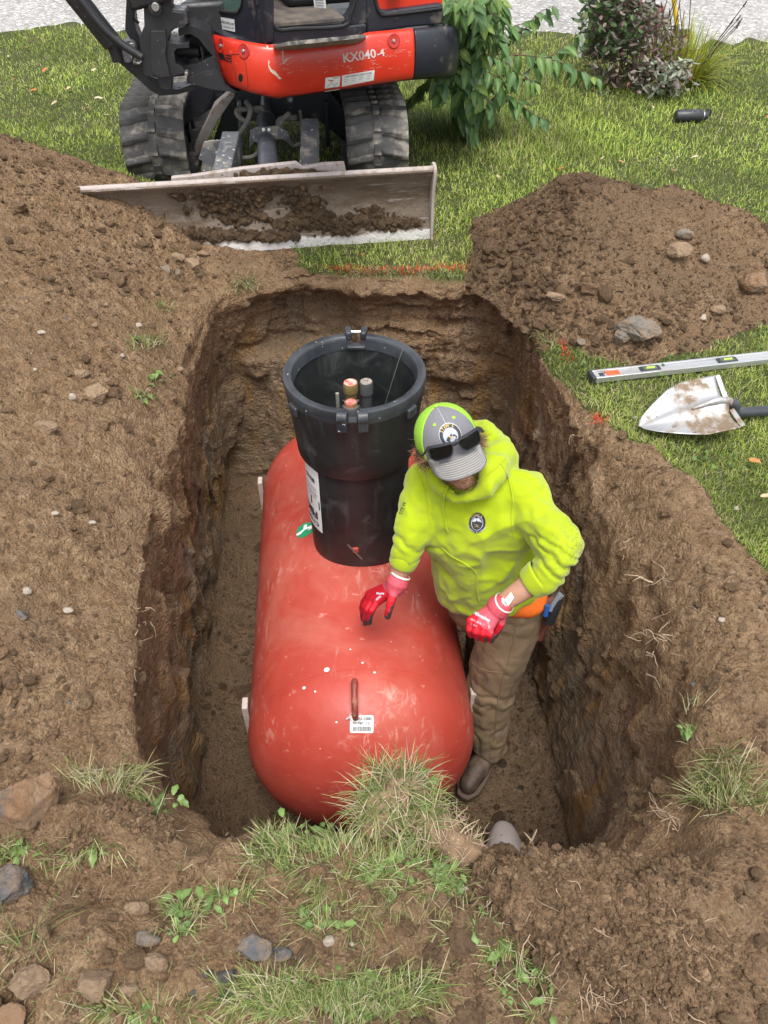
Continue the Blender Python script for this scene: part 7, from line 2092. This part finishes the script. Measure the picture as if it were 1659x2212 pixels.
for i, (px, py) in enumerate(spots):
    ci_ = (i * 7) % 4 if i not in (12, 25, 34) else 1; me = dl[ci_]
    o = bpy.data.objects.new('fallen_leaf', me); COL.objects.link(o); p_ = gl(px, py, .028); o.location = p_
    s_ = random.uniform(.014, .030) * (1.2 if py < 300 else 1); o.scale = (s_, s_, s_); o.rotation_euler = (random.uniform(-.4, .4), random.uniform(-.4, .4), random.uniform(0, 6.3))
    zone = 'left lawn beside the excavator' if px < 400 else ('lawn between sapling and soil heap' if px < 1450 and py < 480 else ('turf at the far rim' if px < 900 else ('grass near the shovel' if py > 800 else 'lawn at the right near the bottle')))
    tag(o, ['small tan', 'small orange-brown', 'small pale', 'small dark brown'][ci_] + ' fallen leaf on the ' + zone, 'leaf', 'fallen leaves scattered over the lawn')

# --- orange-red marking paint on the turf edge
def paint(name, pts, n, spread, label, h=.03, cols=((.75, .07, .03), (.80, .16, .06), (.62, .04, .03))):
    ps_ = []
    for _ in range(n):
        a = random.choice(pts); q = G(a[0] + random.gauss(0, spread[0]), a[1] + random.gauss(0, spread[1])); ps_.append((q.x, q.y, q.z))
    ps_ = np.array(ps_); cc = np.array(cols)[RG.integers(0, len(cols), n)]
    V, T, C = blades(ps_, RG.uniform(.4, 1.1, n) * h, .0032, np.abs(RG.normal(.7, .4, n)), cc)
    tag(npmesh(name, V, T, M_grass, None, C), label, None, None, 'stuff')
paint('marking_paint', [(740, 582), (800, 586), (815, 590), (850, 586), (880, 590), (905, 584), (950, 582), (1000, 580), (1040, 586), (1060, 580)], 900, (20, 4), 'orange-red marking paint sprayed on the turf along the far rim')
paint('marking_paint', [(1128, 625), (1140, 640), (1165, 655), (1205, 720), (1212, 740), (1218, 760), (1225, 775), (1290, 905), (1305, 915)], 260, (5, 8), 'orange-red marking paint on the turf along the right rim')
paint('marking_paint', [(1585, 80), (1598, 82), (1510, 92), (1545, 70)], 300, (12, 2), 'orange paint marks sprayed on the gravel road edge', .02)
# black cord on the tank beside the worker
tag(MB().tube([onshell(x, y) + shell_n(onshell(x, y)) * .004 for x, y in pxs([(915, 1178), (930, 1188), (944, 1203), (955, 1216)], 4)], .0035, 6).build('black_cord', M_black, None, loc=onshell(915, 1178)), 'thin black cord lying over the tank between riser and worker', 'cord')

# ================================================================ FOREGROUND: STONES, SOD CLUMPS, TUFTS, ROOTS
def stone_mat(name, c1_, c2_, c3_, mud=.4):
    m, nt, b = newmat(name); tc = coord(nt)
    c = mixc(nt, ramp(nt, noise(nt, tc, 12, 6, .6), [(.35, 0), (.62, 1)]), c1_, c2_)
    c = mixc(nt, ramp(nt, noise(nt, mapping(nt, tc, (1, .3, 1)), 22, 6, .6), [(.55, 0), (.62, .8)]), c, c3_)
    c = mixc(nt, ramp(nt, noise(nt, tc, 16, 8, .7), [(.60 - mud * .3, 0), (.70 - mud * .2, .9)]), c, (.23, .155, .095))
    nt.links.new(c, b.inputs['Base Color']); b.inputs['Roughness'].default_value = .8
    bump(nt, b, mth(nt, 'ADD', noise(nt, tc, 45, 8, .75), mth(nt, 'MULTIPLY', voro(nt, tc, 70), -.4)), .9, .014); return m
SM = {'grey': stone_mat('blue_grey_stone', (.075, .078, .085), (.15, .15, .152), (.23, .22, .205), .55), 'rust': stone_mat('rusty_stone', (.20, .105, .05), (.28, .175, .10), (.10, .10, .11), .5),
      'tan': stone_mat('tan_stone', (.27, .18, .105), (.36, .25, .155), (.20, .125, .07), .75), 'pale': stone_mat('pale_pebble', (.36, .30, .235), (.46, .40, .33), (.30, .23, .165), .35), 'clay': stone_mat('grey_clay', (.15, .135, .115), (.225, .20, .165), (.10, .09, .075), .6),
      'dark': stone_mat('dark_clay', (.050, .048, .047), (.095, .09, .086), (.14, .13, .12), .45)}
ICO3, ICO4, ICO5 = ico(3), ico(4), ico(5)
def stone(px, py, w, h, d, mat, label, cat='stone', seed=1, rough=.32, ang=0.0, sink=.3, group=None, name='stone', base=None, cuts=8):
    """stone w pixels wide, h high; angular facets cut off a noisy ball"""
    p_ = G(px, py) if base is None else base
    t = (Vector((p_.x, p_.y, p_.z - CAMZ))).dot(Vector((0, cp, -sp))); s_ = t / F
    bv, bf = ICO5 if w > 40 else (ICO3 if w > 14 else ICO2)
    rg = np.random.default_rng(seed); v_ = bv.copy()
    for _ in range(cuts):
        n_ = rg.normal(size=3); n_ /= np.linalg.norm(n_); k_ = rg.uniform(.45, .75); dd = v_ @ n_; ex = np.maximum(0, dd - k_); v_ = v_ - np.outer(ex * .92, n_)
    v_ = v_ * (1 + rough * .7 * fbm(bv + seed * 3.1, 1.5, 4, .6) + rough * .55 * (.25 - np.abs(fbm(bv + seed, 3.2, 5, .6))))[:, None]
    v_ = v_ * np.array([w * s_ / 2, d * s_ / 2, h * s_ / 2]); c, s2 = cos(ang), sin(ang)
    v_ = v_ @ np.array([[c, s2, 0], [-s2, c, 0], [0, 0, 1]])
    cc = Vector((p_.x, p_.y, p_.z + h * s_ / 2 * (1 - 2 * sink)))
    o = npmesh(name, v_ + np.array(cc), bf, SM[mat], loc=p_); return tag(o, label, cat, group)
stone(75, 1745, 125, 150, 110, 'rust', 'big rust-brown and grey rock at the left edge beside the grass tufts', seed=3, ang=.5, sink=.25)
stone(22, 1930, 100, 105, 90, 'grey', 'blue-grey stone cut off by the left edge of the picture', seed=4, sink=.25)
stone(555, 2052, 92, 62, 72, 'grey', 'cracked blue-grey stone in the foreground below the sod clump', seed=5, sink=.25)
stone(608, 2062, 46, 30, 34, 'grey', 'small grey stone touching the right of the cracked stone', seed=6)
stone(332, 2088, 62, 60, 44, 'tan', 'tan crusty clod of clay left of the grey clay lumps', seed=7, name='clod', cat='clod')
stone(320, 2030, 58, 34, 40, 'clay', 'pale grey clay lump behind the tan clod', seed=8, name='clod', cat='clod')
stone(295, 1968, 56, 44, 36, 'tan', 'brown clay lump under the loose grass in the foreground', seed=9, name='clod', cat='clod')
stone(205, 2130, 98, 85, 70, 'tan', 'large brown clod near the lower left corner', seed=11, name='clod', cat='clod')
stone(285, 2140, 52, 44, 42, 'tan', 'round brown clod right of the largest brown clod', seed=12, name='clod', cat='clod')
stone(70, 2120, 84, 90, 70, 'tan', 'crumbling brown clod by the lower left edge', seed=13, name='clod', cat='clod')
stone(30, 2200, 90, 60, 60, 'rust', 'reddish rock in the lower left corner', seed=14)
stone(435, 2108, 62, 40, 40, 'dark', 'dark grey clay lump, leftmost of the wet clay lumps', seed=15, name='clod', cat='clod')
stone(487, 2112, 56, 50, 40, 'dark', 'dark grey clay lump in the middle of the wet clay lumps', seed=16, name='clod', cat='clod')
stone(425, 2150, 52, 36, 34, 'dark', 'dark grey clay lump nearest the lower edge of the picture', seed=17, name='clod', cat='clod')
stone(480, 2160, 70, 36, 36, 'dark', 'flat dark clay lump below the middle clay lump', seed=18, name='clod', cat='clod')
stone(711, 2035, 26, 28, 22, 'pale', 'small pale oval pebble right of the cracked grey stone', seed=19, cat='pebble', name='pebble', cuts=0)
stone(1372, 905, 0.1 + 12, 10, 10, 'pale', 'little pale pebble at the lawn edge above the shovel blade', seed=20, cat='pebble', name='pebble', cuts=0)
stone(58, 1280, 24, 20, 20, 'pale', 'round pale pebble at the left edge with a reddish root', seed=21, cat='pebble', name='pebble', cuts=0)
stone(45, 1335, 32, 28, 24, 'grey', 'grey stone set in the bank below the round pale pebble', seed=22)
stone(148, 1320 , 22, 14, 16, 'pale', 'pale pebble in the left bank right of the grey stone', seed=23, cat='pebble', name='pebble', cuts=0)
stone(205, 860, 64, 50, 34, 'tan', 'flat tan slab of clay in the left bank', seed=24, name='clod', cat='clod', ang=.4)
stone(180, 812, 44, 24, 24, 'tan', 'small slab of clay above the flat tan slab', seed=25, name='clod', cat='clod')
stone(108, 930, 70, 34, 34, 'tan', 'wide crusty lump in the left bank below the tan slabs', seed=26, name='clod', cat='clod')
stone(158, 862, 16, 20, 12, 'pale', 'pale upright pebble left of the flat tan slab', seed=27, cat='pebble', name='pebble', cuts=0)
stone(358, 590, 26, 36, 24, 'clay', 'grey upright stone at the foot of the bank by the far rim', seed=28)
stone(418, 580, 46, 42, 34, 'tan', 'brown angular stone in the pile below the blade', seed=29)
stone(386, 560, 34, 22, 24, 'tan', 'small angular stone between grey stone and blade', seed=30)
stone(440, 552, 36, 22, 24, 'rust', 'rusty stone touching the loose soil under the blade', seed=31)
stone(385, 592, 20, 16, 14, 'clay', 'little grey stone in front of the angular stones', seed=32)
stone(320, 388, 34, 20, 26, 'rust', 'clod lying in front of the left track of the excavator', seed=33, name='clod', cat='clod')
# on the heap
def heap_pt(px, py):
    """point of the heap seen at px,py"""
    r_ = ray(px, py); best = None; fl_ = heapV.reshape(-1, 3); d = fl_ - np.array([0, 0, CAMZ]); rn = np.array(r_.normalized())
    al_ = d @ rn; di = np.linalg.norm(d - al_[:, None] * rn, axis=1); m_ = di < .03; i_ = np.where(m_)[0]
    if len(i_) == 0: i_ = [int(np.argmin(di))]
    return Vector(fl_[i_[int(np.argmin(al_[i_]))]])
for i, (px, py, w, h, mt, lb, nm) in enumerate([(1385, 722, 96, 60, 'clay', 'big cracked grey clay lump at the foot of the heap', 'clod'), (1338, 722, 44, 34, 'clay', 'grey clay lump left of the big cracked one', 'clod'), (1466, 535, 54, 34, 'tan', 'pale flat slab of dried clay on the right slope of the heap', 'clod'),
        (1535, 558, 22, 22, 'pale', 'round pale stone on the right slope of the heap', 'stone'), (1530, 680, 20, 18, 'pale', 'round stone low on the right of the heap', 'stone'), (1563, 668, 38, 22, 'tan', 'flat reddish stone low on the right of the heap', 'stone'),
        (1172, 578, 20, 18, 'rust', 'reddish stone near the top left of the heap', 'stone'), (1190, 632, 44, 20, 'tan', 'flat tan stone at the left foot of the heap', 'stone'), (1240, 742, 26, 16, 'clay', 'dark stone where heap meets the turf', 'stone'),
        (1490, 500, 40, 22, 'clay', 'lump on the ridge of the heap', 'clod'), (1640, 610, 60, 42, 'rust', 'dark brown clod at the right end of the heap', 'clod'), (1415, 715, 18, 16, 'rust', 'small reddish fragment beside the cracked clay lump', 'stone')]):
    stone(px, py, w, h, w * .7, mt, lb, nm, seed=40 + i, base=heap_pt(px, py), sink=.25, name=nm, cuts=4)
# small pebbles of the bank and foreground that nothing tells apart
pebs = [(1030, 1985), (1045, 2000), (1155, 1975), (1210, 2010), (1290, 1955), (1420, 1990), (1505, 1975), (1560, 1905), (1640, 1880), (1655, 1960), (1470, 2060), (980, 2150), (1350, 1925), (120, 1110), (200, 1130), (60, 650), (330, 640), (205, 705), (230, 660), (15, 610), (90, 720), (140, 690), (75, 800), (265, 770), (300, 705), (390, 800), (150, 1520), (85, 1420), (240, 1640), (55, 1505), (225, 2120), (760, 2040), (1005, 1920), (1240, 1990), (1590, 1100), (1560, 1340), (1385, 1250), (1500, 1480)]
for i, (px, py) in enumerate(pebs):
    stone(px, py, random.uniform(9, 19), random.uniform(8, 13), random.uniform(8, 14), random.choice(['pale', 'pale', 'tan', 'grey']), 'small rounded pebble lying loose on the ' + ('lower foreground soil' if py > 1850 else ('upper left bank near the blade' if py < 760 else ('left bank beside the pit' if px < 500 else 'right bank beside the pit'))), 'pebble', seed=70 + i, name='pebble', group='pebbles scattered in the dug soil', cuts=0, rough=.2)
# smooth pale boulder at the bottom of the pit
bp_ = PD(1088, 1840, 2.72); v_, f_ = ICO4
q = v_ * np.array([.070, .12, .075]) * (1 + .05 * fbm(v_, 1.2, 2))[:, None]; bc = Vector((bp_.x, bp_.y, 0)); bz = FLOOR + .055
bp2 = P(1092, 1838, FLOOR + .08)
tag(npmesh('boulder', q + np.array([bp2.x, bp2.y, FLOOR + .06]), f_, pbr('smooth_pale_boulder', (.36, .31, .29), .6, 0, (.42, .37, .345), 12, speck=(.22, .16, .12), speck_amt=.2, ss=40), loc=(bp2.x, bp2.y, FLOOR)), 'smooth pale rounded boulder at the near end of the pit floor', 'boulder')

# ---- sod clump standing on the near rim
def lumps(name, pts, mat, parent, disp=.018, vox=.006, loc=None):
    def bb(mb):
        for (a, ra_), (b, rb_) in zip(pts[:-1], pts[1:]): cap_seg(mb, a, ra_, b, rb_, 12, 4)
    o, bv = organic(name, mat, parent, bb, vox, 2, [lambda c, n_: disp * fbm(c, 16, 4, .65), lambda c, n_: disp * .6 * fbm(c, 45, 3, .7)])
    me = o.data; n = len(me.vertices)
    return o, bv
def surf_points(bv, n, c, r, up=True):
    out = []
    for _ in range(n * 4):
        if len(out) >= n: break
        a = random.uniform(0, 2 * pi); rr = r * math.sqrt(random.random()); o_ = Vector((c[0] + rr * cos(a), c[1] + rr * sin(a), 1.0)); h = bv.ray_cast(o_, Vector((0, 0, -1)))
        if h[0] is not None: out.append((h[0], h[1]))
    return out
M_sodsoil = vcol_mat('x', 1) if False else pbr('rooty_soil', (.24, .155, .09), .95, 0, (.15, .095, .058), 18, speck=(.42, .32, .21), speck_amt=.3, ss=120, bmp=1.0, bs=110)
def grass_on(name, parent, ptsn, h, w, cols, lean=.8, bend=.5, aim=None):
    n = len(ptsn); pos = np.array([tuple(p_) for p_, n_ in ptsn]); cc = np.array(cols)[RG.integers(0, len(cols), n)] * RG.uniform(.65, 1.3, (n, 1))
    az = np.array([math.atan2(n_.y, n_.x) for p_, n_ in ptsn]) + RG.normal(0, .9, n)
    if aim is not None: az = RG.normal(aim, 1.0, n)
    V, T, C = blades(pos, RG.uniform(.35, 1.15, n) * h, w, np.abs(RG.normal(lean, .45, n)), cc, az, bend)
    o = npmesh(name, V, T, M_grass, parent, C); o['kind'] = 'stuff'; return o
M_root = pbr('pale_root', (.42, .32, .22), .85, 0, (.30, .21, .14), 30)
def rootlet(mb, p_, d_, L, r=.0012, kink=.5):
    pts = [Vector(p_)]; d_ = Vector(d_).normalized()
    for k in range(7):
        d_ = (d_ + Vector((random.gauss(0, 1), random.gauss(0, 1), random.gauss(0, 1))) * kink * .45).normalized(); pts.append(pts[-1] + d_ * L / 7)
    mb.tube(pts, [r * (1 - .8 * k / 7) + .0002 for k in range(8)], 5, cap=False); return pts
def root_mass(name, parent, ptsn, L, n, down=.5, r=.0011):
    mb = MB()
    for _ in range(n):
        p_, n_ = random.choice(ptsn); pp_ = rootlet(mb, p_, n_ + Vector((random.uniform(-.6, .6), random.uniform(-.6, .6), -down + random.uniform(-.4, .5))), L * random.uniform(.4, 1.2), r * random.uniform(.6, 1.5))
        if random.random() < .4: rootlet(mb, pp_[3], Vector((random.uniform(-1, 1), random.uniform(-1, 1), random.uniform(-1, .6))), L * .4, r * .6)
    o = mb.build(name, M_root, parent); o['kind'] = 'stuff'; return o
def weed(name, parent, p_, n, L, col, up=.5):
    V = []; Fc = []; C = []; k = 0
    for i in range(n):
        a = random.uniform(0, 2 * pi); d_ = Vector((cos(a), sin(a), random.uniform(.0, up) + .1)).normalized(); s_ = d_.cross(Vector((0, 0, 1))).normalized(); l_ = L * random.uniform(.6, 1.2); q = Vector(p_) + Vector((random.gauss(0, .01), random.gauss(0, .01), 0))
        cc = np.array(col) * random.uniform(.7, 1.4)
        for j in range(6):
            t = j / 5; w_ = L * .22 * sin(pi * min(1, t * .9 + .06)) * (1 + .35 * (j % 2)); c_ = q + d_ * l_ * t - Vector((0, 0, L * .55 * t * t))
            V += [c_ - s_ * w_ + Vector((0, 0, w_ * .3)), c_, c_ + s_ * w_ + Vector((0, 0, w_ * .3))]; C += [cc, cc * 1.25, cc]
        for j in range(5):
            for m_ in range(2): Fc.append((k + j * 3 + m_, k + j * 3 + m_ + 1, k + (j + 1) * 3 + m_ + 1, k + (j + 1) * 3 + m_))
        k += 18
    o = npmesh(name, np.array([tuple(q) for q in V]), Fc, M_leaf, parent, np.array(C)); o['kind'] = 'stuff'; return o
WEEDC = (.125, .195, .055)
def Pz(px, py, z): return P(px, py, z)
sod = thing('sod_clump', G(860, 1800), 'tallest torn sod clump with grass on the near rim in front of the tank', 'sod clump')
pts = [(Pz(815, 1760, .02), .055), (Pz(848, 1715, .06), .055), (Pz(882, 1705, .05), .046), (Pz(905, 1745, .02), .045), (Pz(940, 1790, .01), .040), (Pz(985, 1835, .0), .038), (Pz(1030, 1850, -.02), .030)]
so_, sbv = lumps('sod_soil', pts, M_sodsoil, sod, .020)
sp_ = surf_points(sbv, 620, (pts[1][0].x, pts[1][0].y - .02), .11); sp2 = surf_points(sbv, 100, (pts[4][0].x, pts[4][0].y), .09)
grass_on('grass', sod, sp_, .085, .0023, GRN + DRYG, .95, .7); root_mass('roots', sod, sp2 + sp_[:40], .06, 120)
for x_, y_ in ((870, 1690), (900, 1740), (830, 1735), (915, 1690)): weed('weed_leaves', sod, Pz(x_, y_, .07), 4, .035, WEEDC)
mb = MB()
for x_, y_, L in ((875, 1660, .10), (888, 1650, .11), (862, 1665, .07), (900, 1668, .07), (935, 1690, .06), (850, 1660, .05)):
    rootlet(mb, Pz(x_, y_ + 12, .09), (random.uniform(-.15, .15), .25, .9), L, .0011, .35)
mb.build('pale_shoots', M_root, sod)
# a matted mass of grass spilling down towards the camera
def matted(cx, cy, wpx, hpx, n, label, h=.075, cols=None, weeds=6, lean=.9, name='grass_tuft', lift=.016, w=.0023, soil=False, aim=None, group=None, nroots=0):
    c = G(cx, cy); t_ = thing(name, c, label, 'grass tuft', group)
    ps_ = []
    for _ in range(n):
        a = random.uniform(0, 2 * pi); r_ = math.sqrt(random.random()) * (1 + .25 * math.sin(a * 3 + cx)); q = G(cx + wpx * r_ * cos(a), cy + hpx * r_ * sin(a))
        if not outside(q.x, q.y, -.01): continue
        ps_.append((q + Vector((0, 0, lift * random.random() * (1 - .6 * min(1, r_)))), Vector((cos(a), sin(a), 1))))
    grass_on('grass', t_, ps_, h, w, cols or (GRN + DRYG), lean, aim=aim)
    for i in range(weeds):
        a = random.uniform(0, 2 * pi); r_ = random.random() * .8; q = G(cx + wpx * r_ * cos(a), cy + hpx * r_ * sin(a)); weed('weed_leaves', t_, q + Vector((0, 0, .015)), random.randint(2, 5), random.uniform(.018, .034), WEEDC)
    if nroots: root_mass('roots', t_, ps_, .05, nroots, 0)
    return t_
matted(760, 1835, 190, 66, 2300, 'wide matted band of flattened grass along the near rim', .07, weeds=22)
matted(800, 1905, 155, 75, 1500, 'grass and weeds hanging over the soil below the matted band', .07, weeds=20, lean=1.1, aim=-pi / 2)
matted(600, 1800, 85, 22, 380, 'grass fringe on the near rim left of the sod clump', .06, weeds=3)
matted(955, 1900, 45, 70, 230, 'green weeds draping down beside the rooty ridge', .06, weeds=10, aim=-pi / 2)
matted(980, 1800, 55, 40, 130, 'straggly pale grass at the tip of the rooty ridge', .07, weeds=1, nroots=40)
matted(700, 1990, 60, 34, 140, 'sparse uprooted grass on bare soil above the cracked stone', .06, weeds=5)
matted(500, 1935, 50, 26, 90, 'thin grass wisps on the bare soil under the matted band', .06, weeds=2)
matted(400, 1965, 40, 24, 130, 'small yellowing grass plant on the soil left of centre', .055, weeds=3)
matted(395, 2010, 36, 18, 40, 'wilted yellow leaf tuft under the small grass plant', .04, weeds=3)
matted(720, 2160, 240, 66, 2300, 'broad patch of grass and weeds along the bottom edge of the picture', .075, weeds=44)
matted(600, 2140, 60, 45, 420, 'dense tuft of thin grass right of the wet clay lumps', .075, weeds=5)
matted(330, 2190, 120, 26, 380, 'low grass at the bottom edge left of centre', .07, weeds=8)
matted(1010, 2010, 60, 40, 170, 'grass poking out under the overhanging soil lump', .06, weeds=3)
matted(1080, 2060, 50, 40, 170, 'grass in the shade below the overhanging soil lump', .06, weeds=3)
matted(1130, 2120, 60, 45, 120, 'thin grass near the bottom edge right of centre', .06, weeds=4)
matted(1180, 2190, 60, 20, 70, 'few grass blades at the bottom edge under the soil lump', .05, weeds=1)
matted(230, 1685, 90, 36, 330, 'pale dry grass on the left rim above the big rust-brown rock', .075, DRYG, 0, nroots=20)
matted(350, 1745, 60, 44, 300, 'green grass hanging over the near left corner of the pit', .07, weeds=4)
matted(215, 1840, 80, 32, 180, 'grass tuft on the turned sod at the left of the foreground', .07, weeds=2)
matted(45, 1845, 60, 26, 150, 'green grass below the big rust-brown rock', .06, weeds=3)
matted(60, 2020, 60, 30, 46, 'long loose grass blades lying at the left edge', .13, weeds=0, lean=1.3)
matted(1565, 1700, 62, 70, 620, 'thick tuft of yellow-green grass on the right rim', .085, GRN + DRYG, 2, .7, nroots=40)
matted(1630, 1750, 40, 40, 110, 'thin grass at the right edge beside the thick tuft', .06, DRYG, 0)
matted(1478, 1588, 44, 26, 120, 'small green weed tuft on the right rim above the thick tuft', .065, weeds=4)
matted(1465, 1530, 40, 30, 60, 'dry straw wisps on the crumbling right bank', .08, DRYG, 0)
matted(530, 615, 36, 16, 190, 'drooping pale grass tuft on the far left corner of the rim', .075, DRYG + GRN, 1, 1.0, aim=-pi / 2)
matted(315, 740, 40, 22, 150, 'tuft of grass on the left bank beside the pit edge', .07, weeds=1)
matted(335, 820, 26, 20, 60, 'small leafy weeds on the left bank below the upper tuft', .05, weeds=5)
matted(305, 860, 34, 12, 60, 'few green sprigs lying on the left bank', .06, weeds=3)
matted(350, 665, 30, 12, 60, 'thin green grass on the left bank near the far corner', .06, weeds=1)
matted(1140, 640, 22, 34, 220, 'weedy grass fringe at the far right corner of the pit', .055, weeds=6)
matted(1190, 715, 30, 40, 260, 'yellowed grass fringe on the right rim beside the heap', .06, DRYG + GRN, 5)
matted(900, 592, 170, 6, 520, 'ragged turf fringe hanging over the far rim', .045, DRYG + GRN, 3, 1.1, aim=-pi / 2, nroots=60)
# overturned slabs of rooty soil
M_slab = pbr('crumbly_slab_soil', (.37, .245, .145), .95, 0, (.27, .172, .10), 9, dirt=(.14, .088, .052), dirt_amt=.2, ds=18, bmp=1.0, bs=120)
def slab_soil(pts, label, disp=.036, name='soil_slab'):
    c = Vector((pts[0][0].x, pts[0][0].y, 0)); t_ = thing(name, c, label, 'soil slab'); o, bv = lumps('slab', pts, M_soil2, t_, disp, .007); 
    n = len(o.data.vertices); co = np.zeros(n * 3); o.data.vertices.foreach_get('co', co); co = co.reshape(-1, 3) + np.array(wloc(o)); no = np.zeros(n * 3); o.data.vertices.foreach_get('normal', no); no = no.reshape(-1, 3)
    k_ = RG.choice(np.where(no[:, 2] > -.1)[0], min(6500, n)); ps_ = co[k_] + RG.normal(size=(len(k_), 3)) * .003; sz_ = np.clip(np.exp(RG.normal(-5.75, .5, len(k_))), .0015, .011)
    sc_ = scatter('crumbs', ps_, sz_, soil_cols(len(k_), RG.uniform(0, .1, len(k_))) * 1.08, NG1, .9, loc=tuple(c)); sc_.parent = t_; sc_.location = (0, 0, 0); sc_['kind'] = 'stuff'
    low = [(Vector(co[i]), Vector(no[i])) for i in np.where((no[:, 1] < -.3) & (no[:, 2] < .5))[0][::7]]
    if low: root_mass('roots', t_, low, .05, 90, .6)
    return t_
slab_soil([(P(1085, 1905, .03), .060), (P(1150, 1935, .06), .085), (P(1260, 1950, .07), .100), (P(1380, 1965, .07), .105), (P(1480, 1975, .06), .09), (P(1560, 2050, .03), .085)], 'large overturned slab of rooty soil across the right foreground')
slab_soil([(P(1220, 2010, .05), .07), (P(1330, 2050, .06), .09), (P(1450, 2090, .04), .085)], 'lower crumbling face of the overturned soil slab at the right foreground')
for (cx, cy, w_, h_, n_) in [(150, 1800, 100, 40, 60), (500, 1900, 300, 60, 90), (1300, 2000, 250, 80, 60), (600, 2050, 300, 60, 90)]: pass
sp9 = []
for _ in range(900):
    q = G(random.uniform(0, 1250), random.uniform(1780, 2212))
    if outside(q.x, q.y, .0): sp9.append((q + Vector((0, 0, .004)), Vector((random.uniform(-1, 1), random.uniform(-1, 1), .3))))
_o = grass_on('loose_straw', None, sp9, .055, .0016, DRYG + [(.32, .25, .15), (.25, .30, .10)], 1.45, .1)
tag(_o, 'loose straw and grass blades lying on the near soil', None, None, 'stuff')
slab_soil([(P(60, 1800, .0), .04), (P(150, 1800, .02), .055), (P(250, 1775, .02), .055), (P(340, 1800, .0), .04)], 'turned sod slab at the near left corner below the rust-brown rock', .03)
# roots sticking out of the soil
mb = MB(); 
for cx, cy, n_, sx_, sy_ in [(1180, 2100, 26, 60, 30), (1300, 2140, 18, 60, 30), (1080, 2080, 26, 40, 22), (1420, 1380, 22, 30, 50), (1500, 1330, 14, 30, 20), (1440, 1260, 12, 30, 30), (1180, 1900, 8, 50, 20), (1340, 1860, 6, 60, 8), (460, 1500, 0, 1, 1), (300, 1360, 14, 30, 70), (290, 1210, 8, 30, 40), (1250, 900, 8, 20, 60), (1350, 1150, 8, 30, 60), (1240, 1960, 14, 150, 50), (1520, 2000, 10, 90, 60), (240, 1900, 16, 60, 14), (1450, 1760, 20, 14, 40)]:
    for _ in range(n_):
        q = G(cx + random.gauss(0, sx_ * .6), cy + random.gauss(0, sy_ * .6)); L_ = random.uniform(.02, .085)
        rootlet(mb, q - Vector((0, 0, .003)), (random.uniform(-1, 1), random.uniform(-1, .2), random.uniform(.05, .8)), L_, random.uniform(.0006, .0017), .7)
tag(mb.build('soil_roots', M_root, None), 'fine pale roots sticking out of the dug soil', None, None, 'stuff')
for (x_, y_, dx, dy, dz, L, r_, lb) in [(1140, 1835, .55, .35, .75, .055, .0045, 'short thick broken root standing on the near rim'), (1228, 1868, -.15, .2, .9, .07, .0022, 'forked pale root on the near rim right of the broken one'), (1410, 1258, -1, -.1, .15, .10, .0028, 'long pale root reaching out of the right bank'), (1145, 1900, -.1, -.9, .3, .12, .0016, 'long thin root hanging down the foreground soil lump'), (1165, 1985, -.4, -.8, .3, .11, .0016, 'second thin root curling down the foreground soil lump'), (1255, 1985, .7, -.5, .4, .07, .0020, 'branched pale root among pebbles on the soil lump'), (1235, 2110, .5, -.9, .2, .08, .0020, 'pale root on the underside of the soil lump')]:
    q = G(x_, y_); m2 = MB(); pp_ = rootlet(m2, q, (dx, dy, dz), L, r_, .35); rootlet(m2, pp_[3], (dx + random.uniform(-.8, .8), dy, dz), L * .5, r_ * .6, .5)
    tag(m2.build('root', M_root, None, loc=q), lb, 'root')
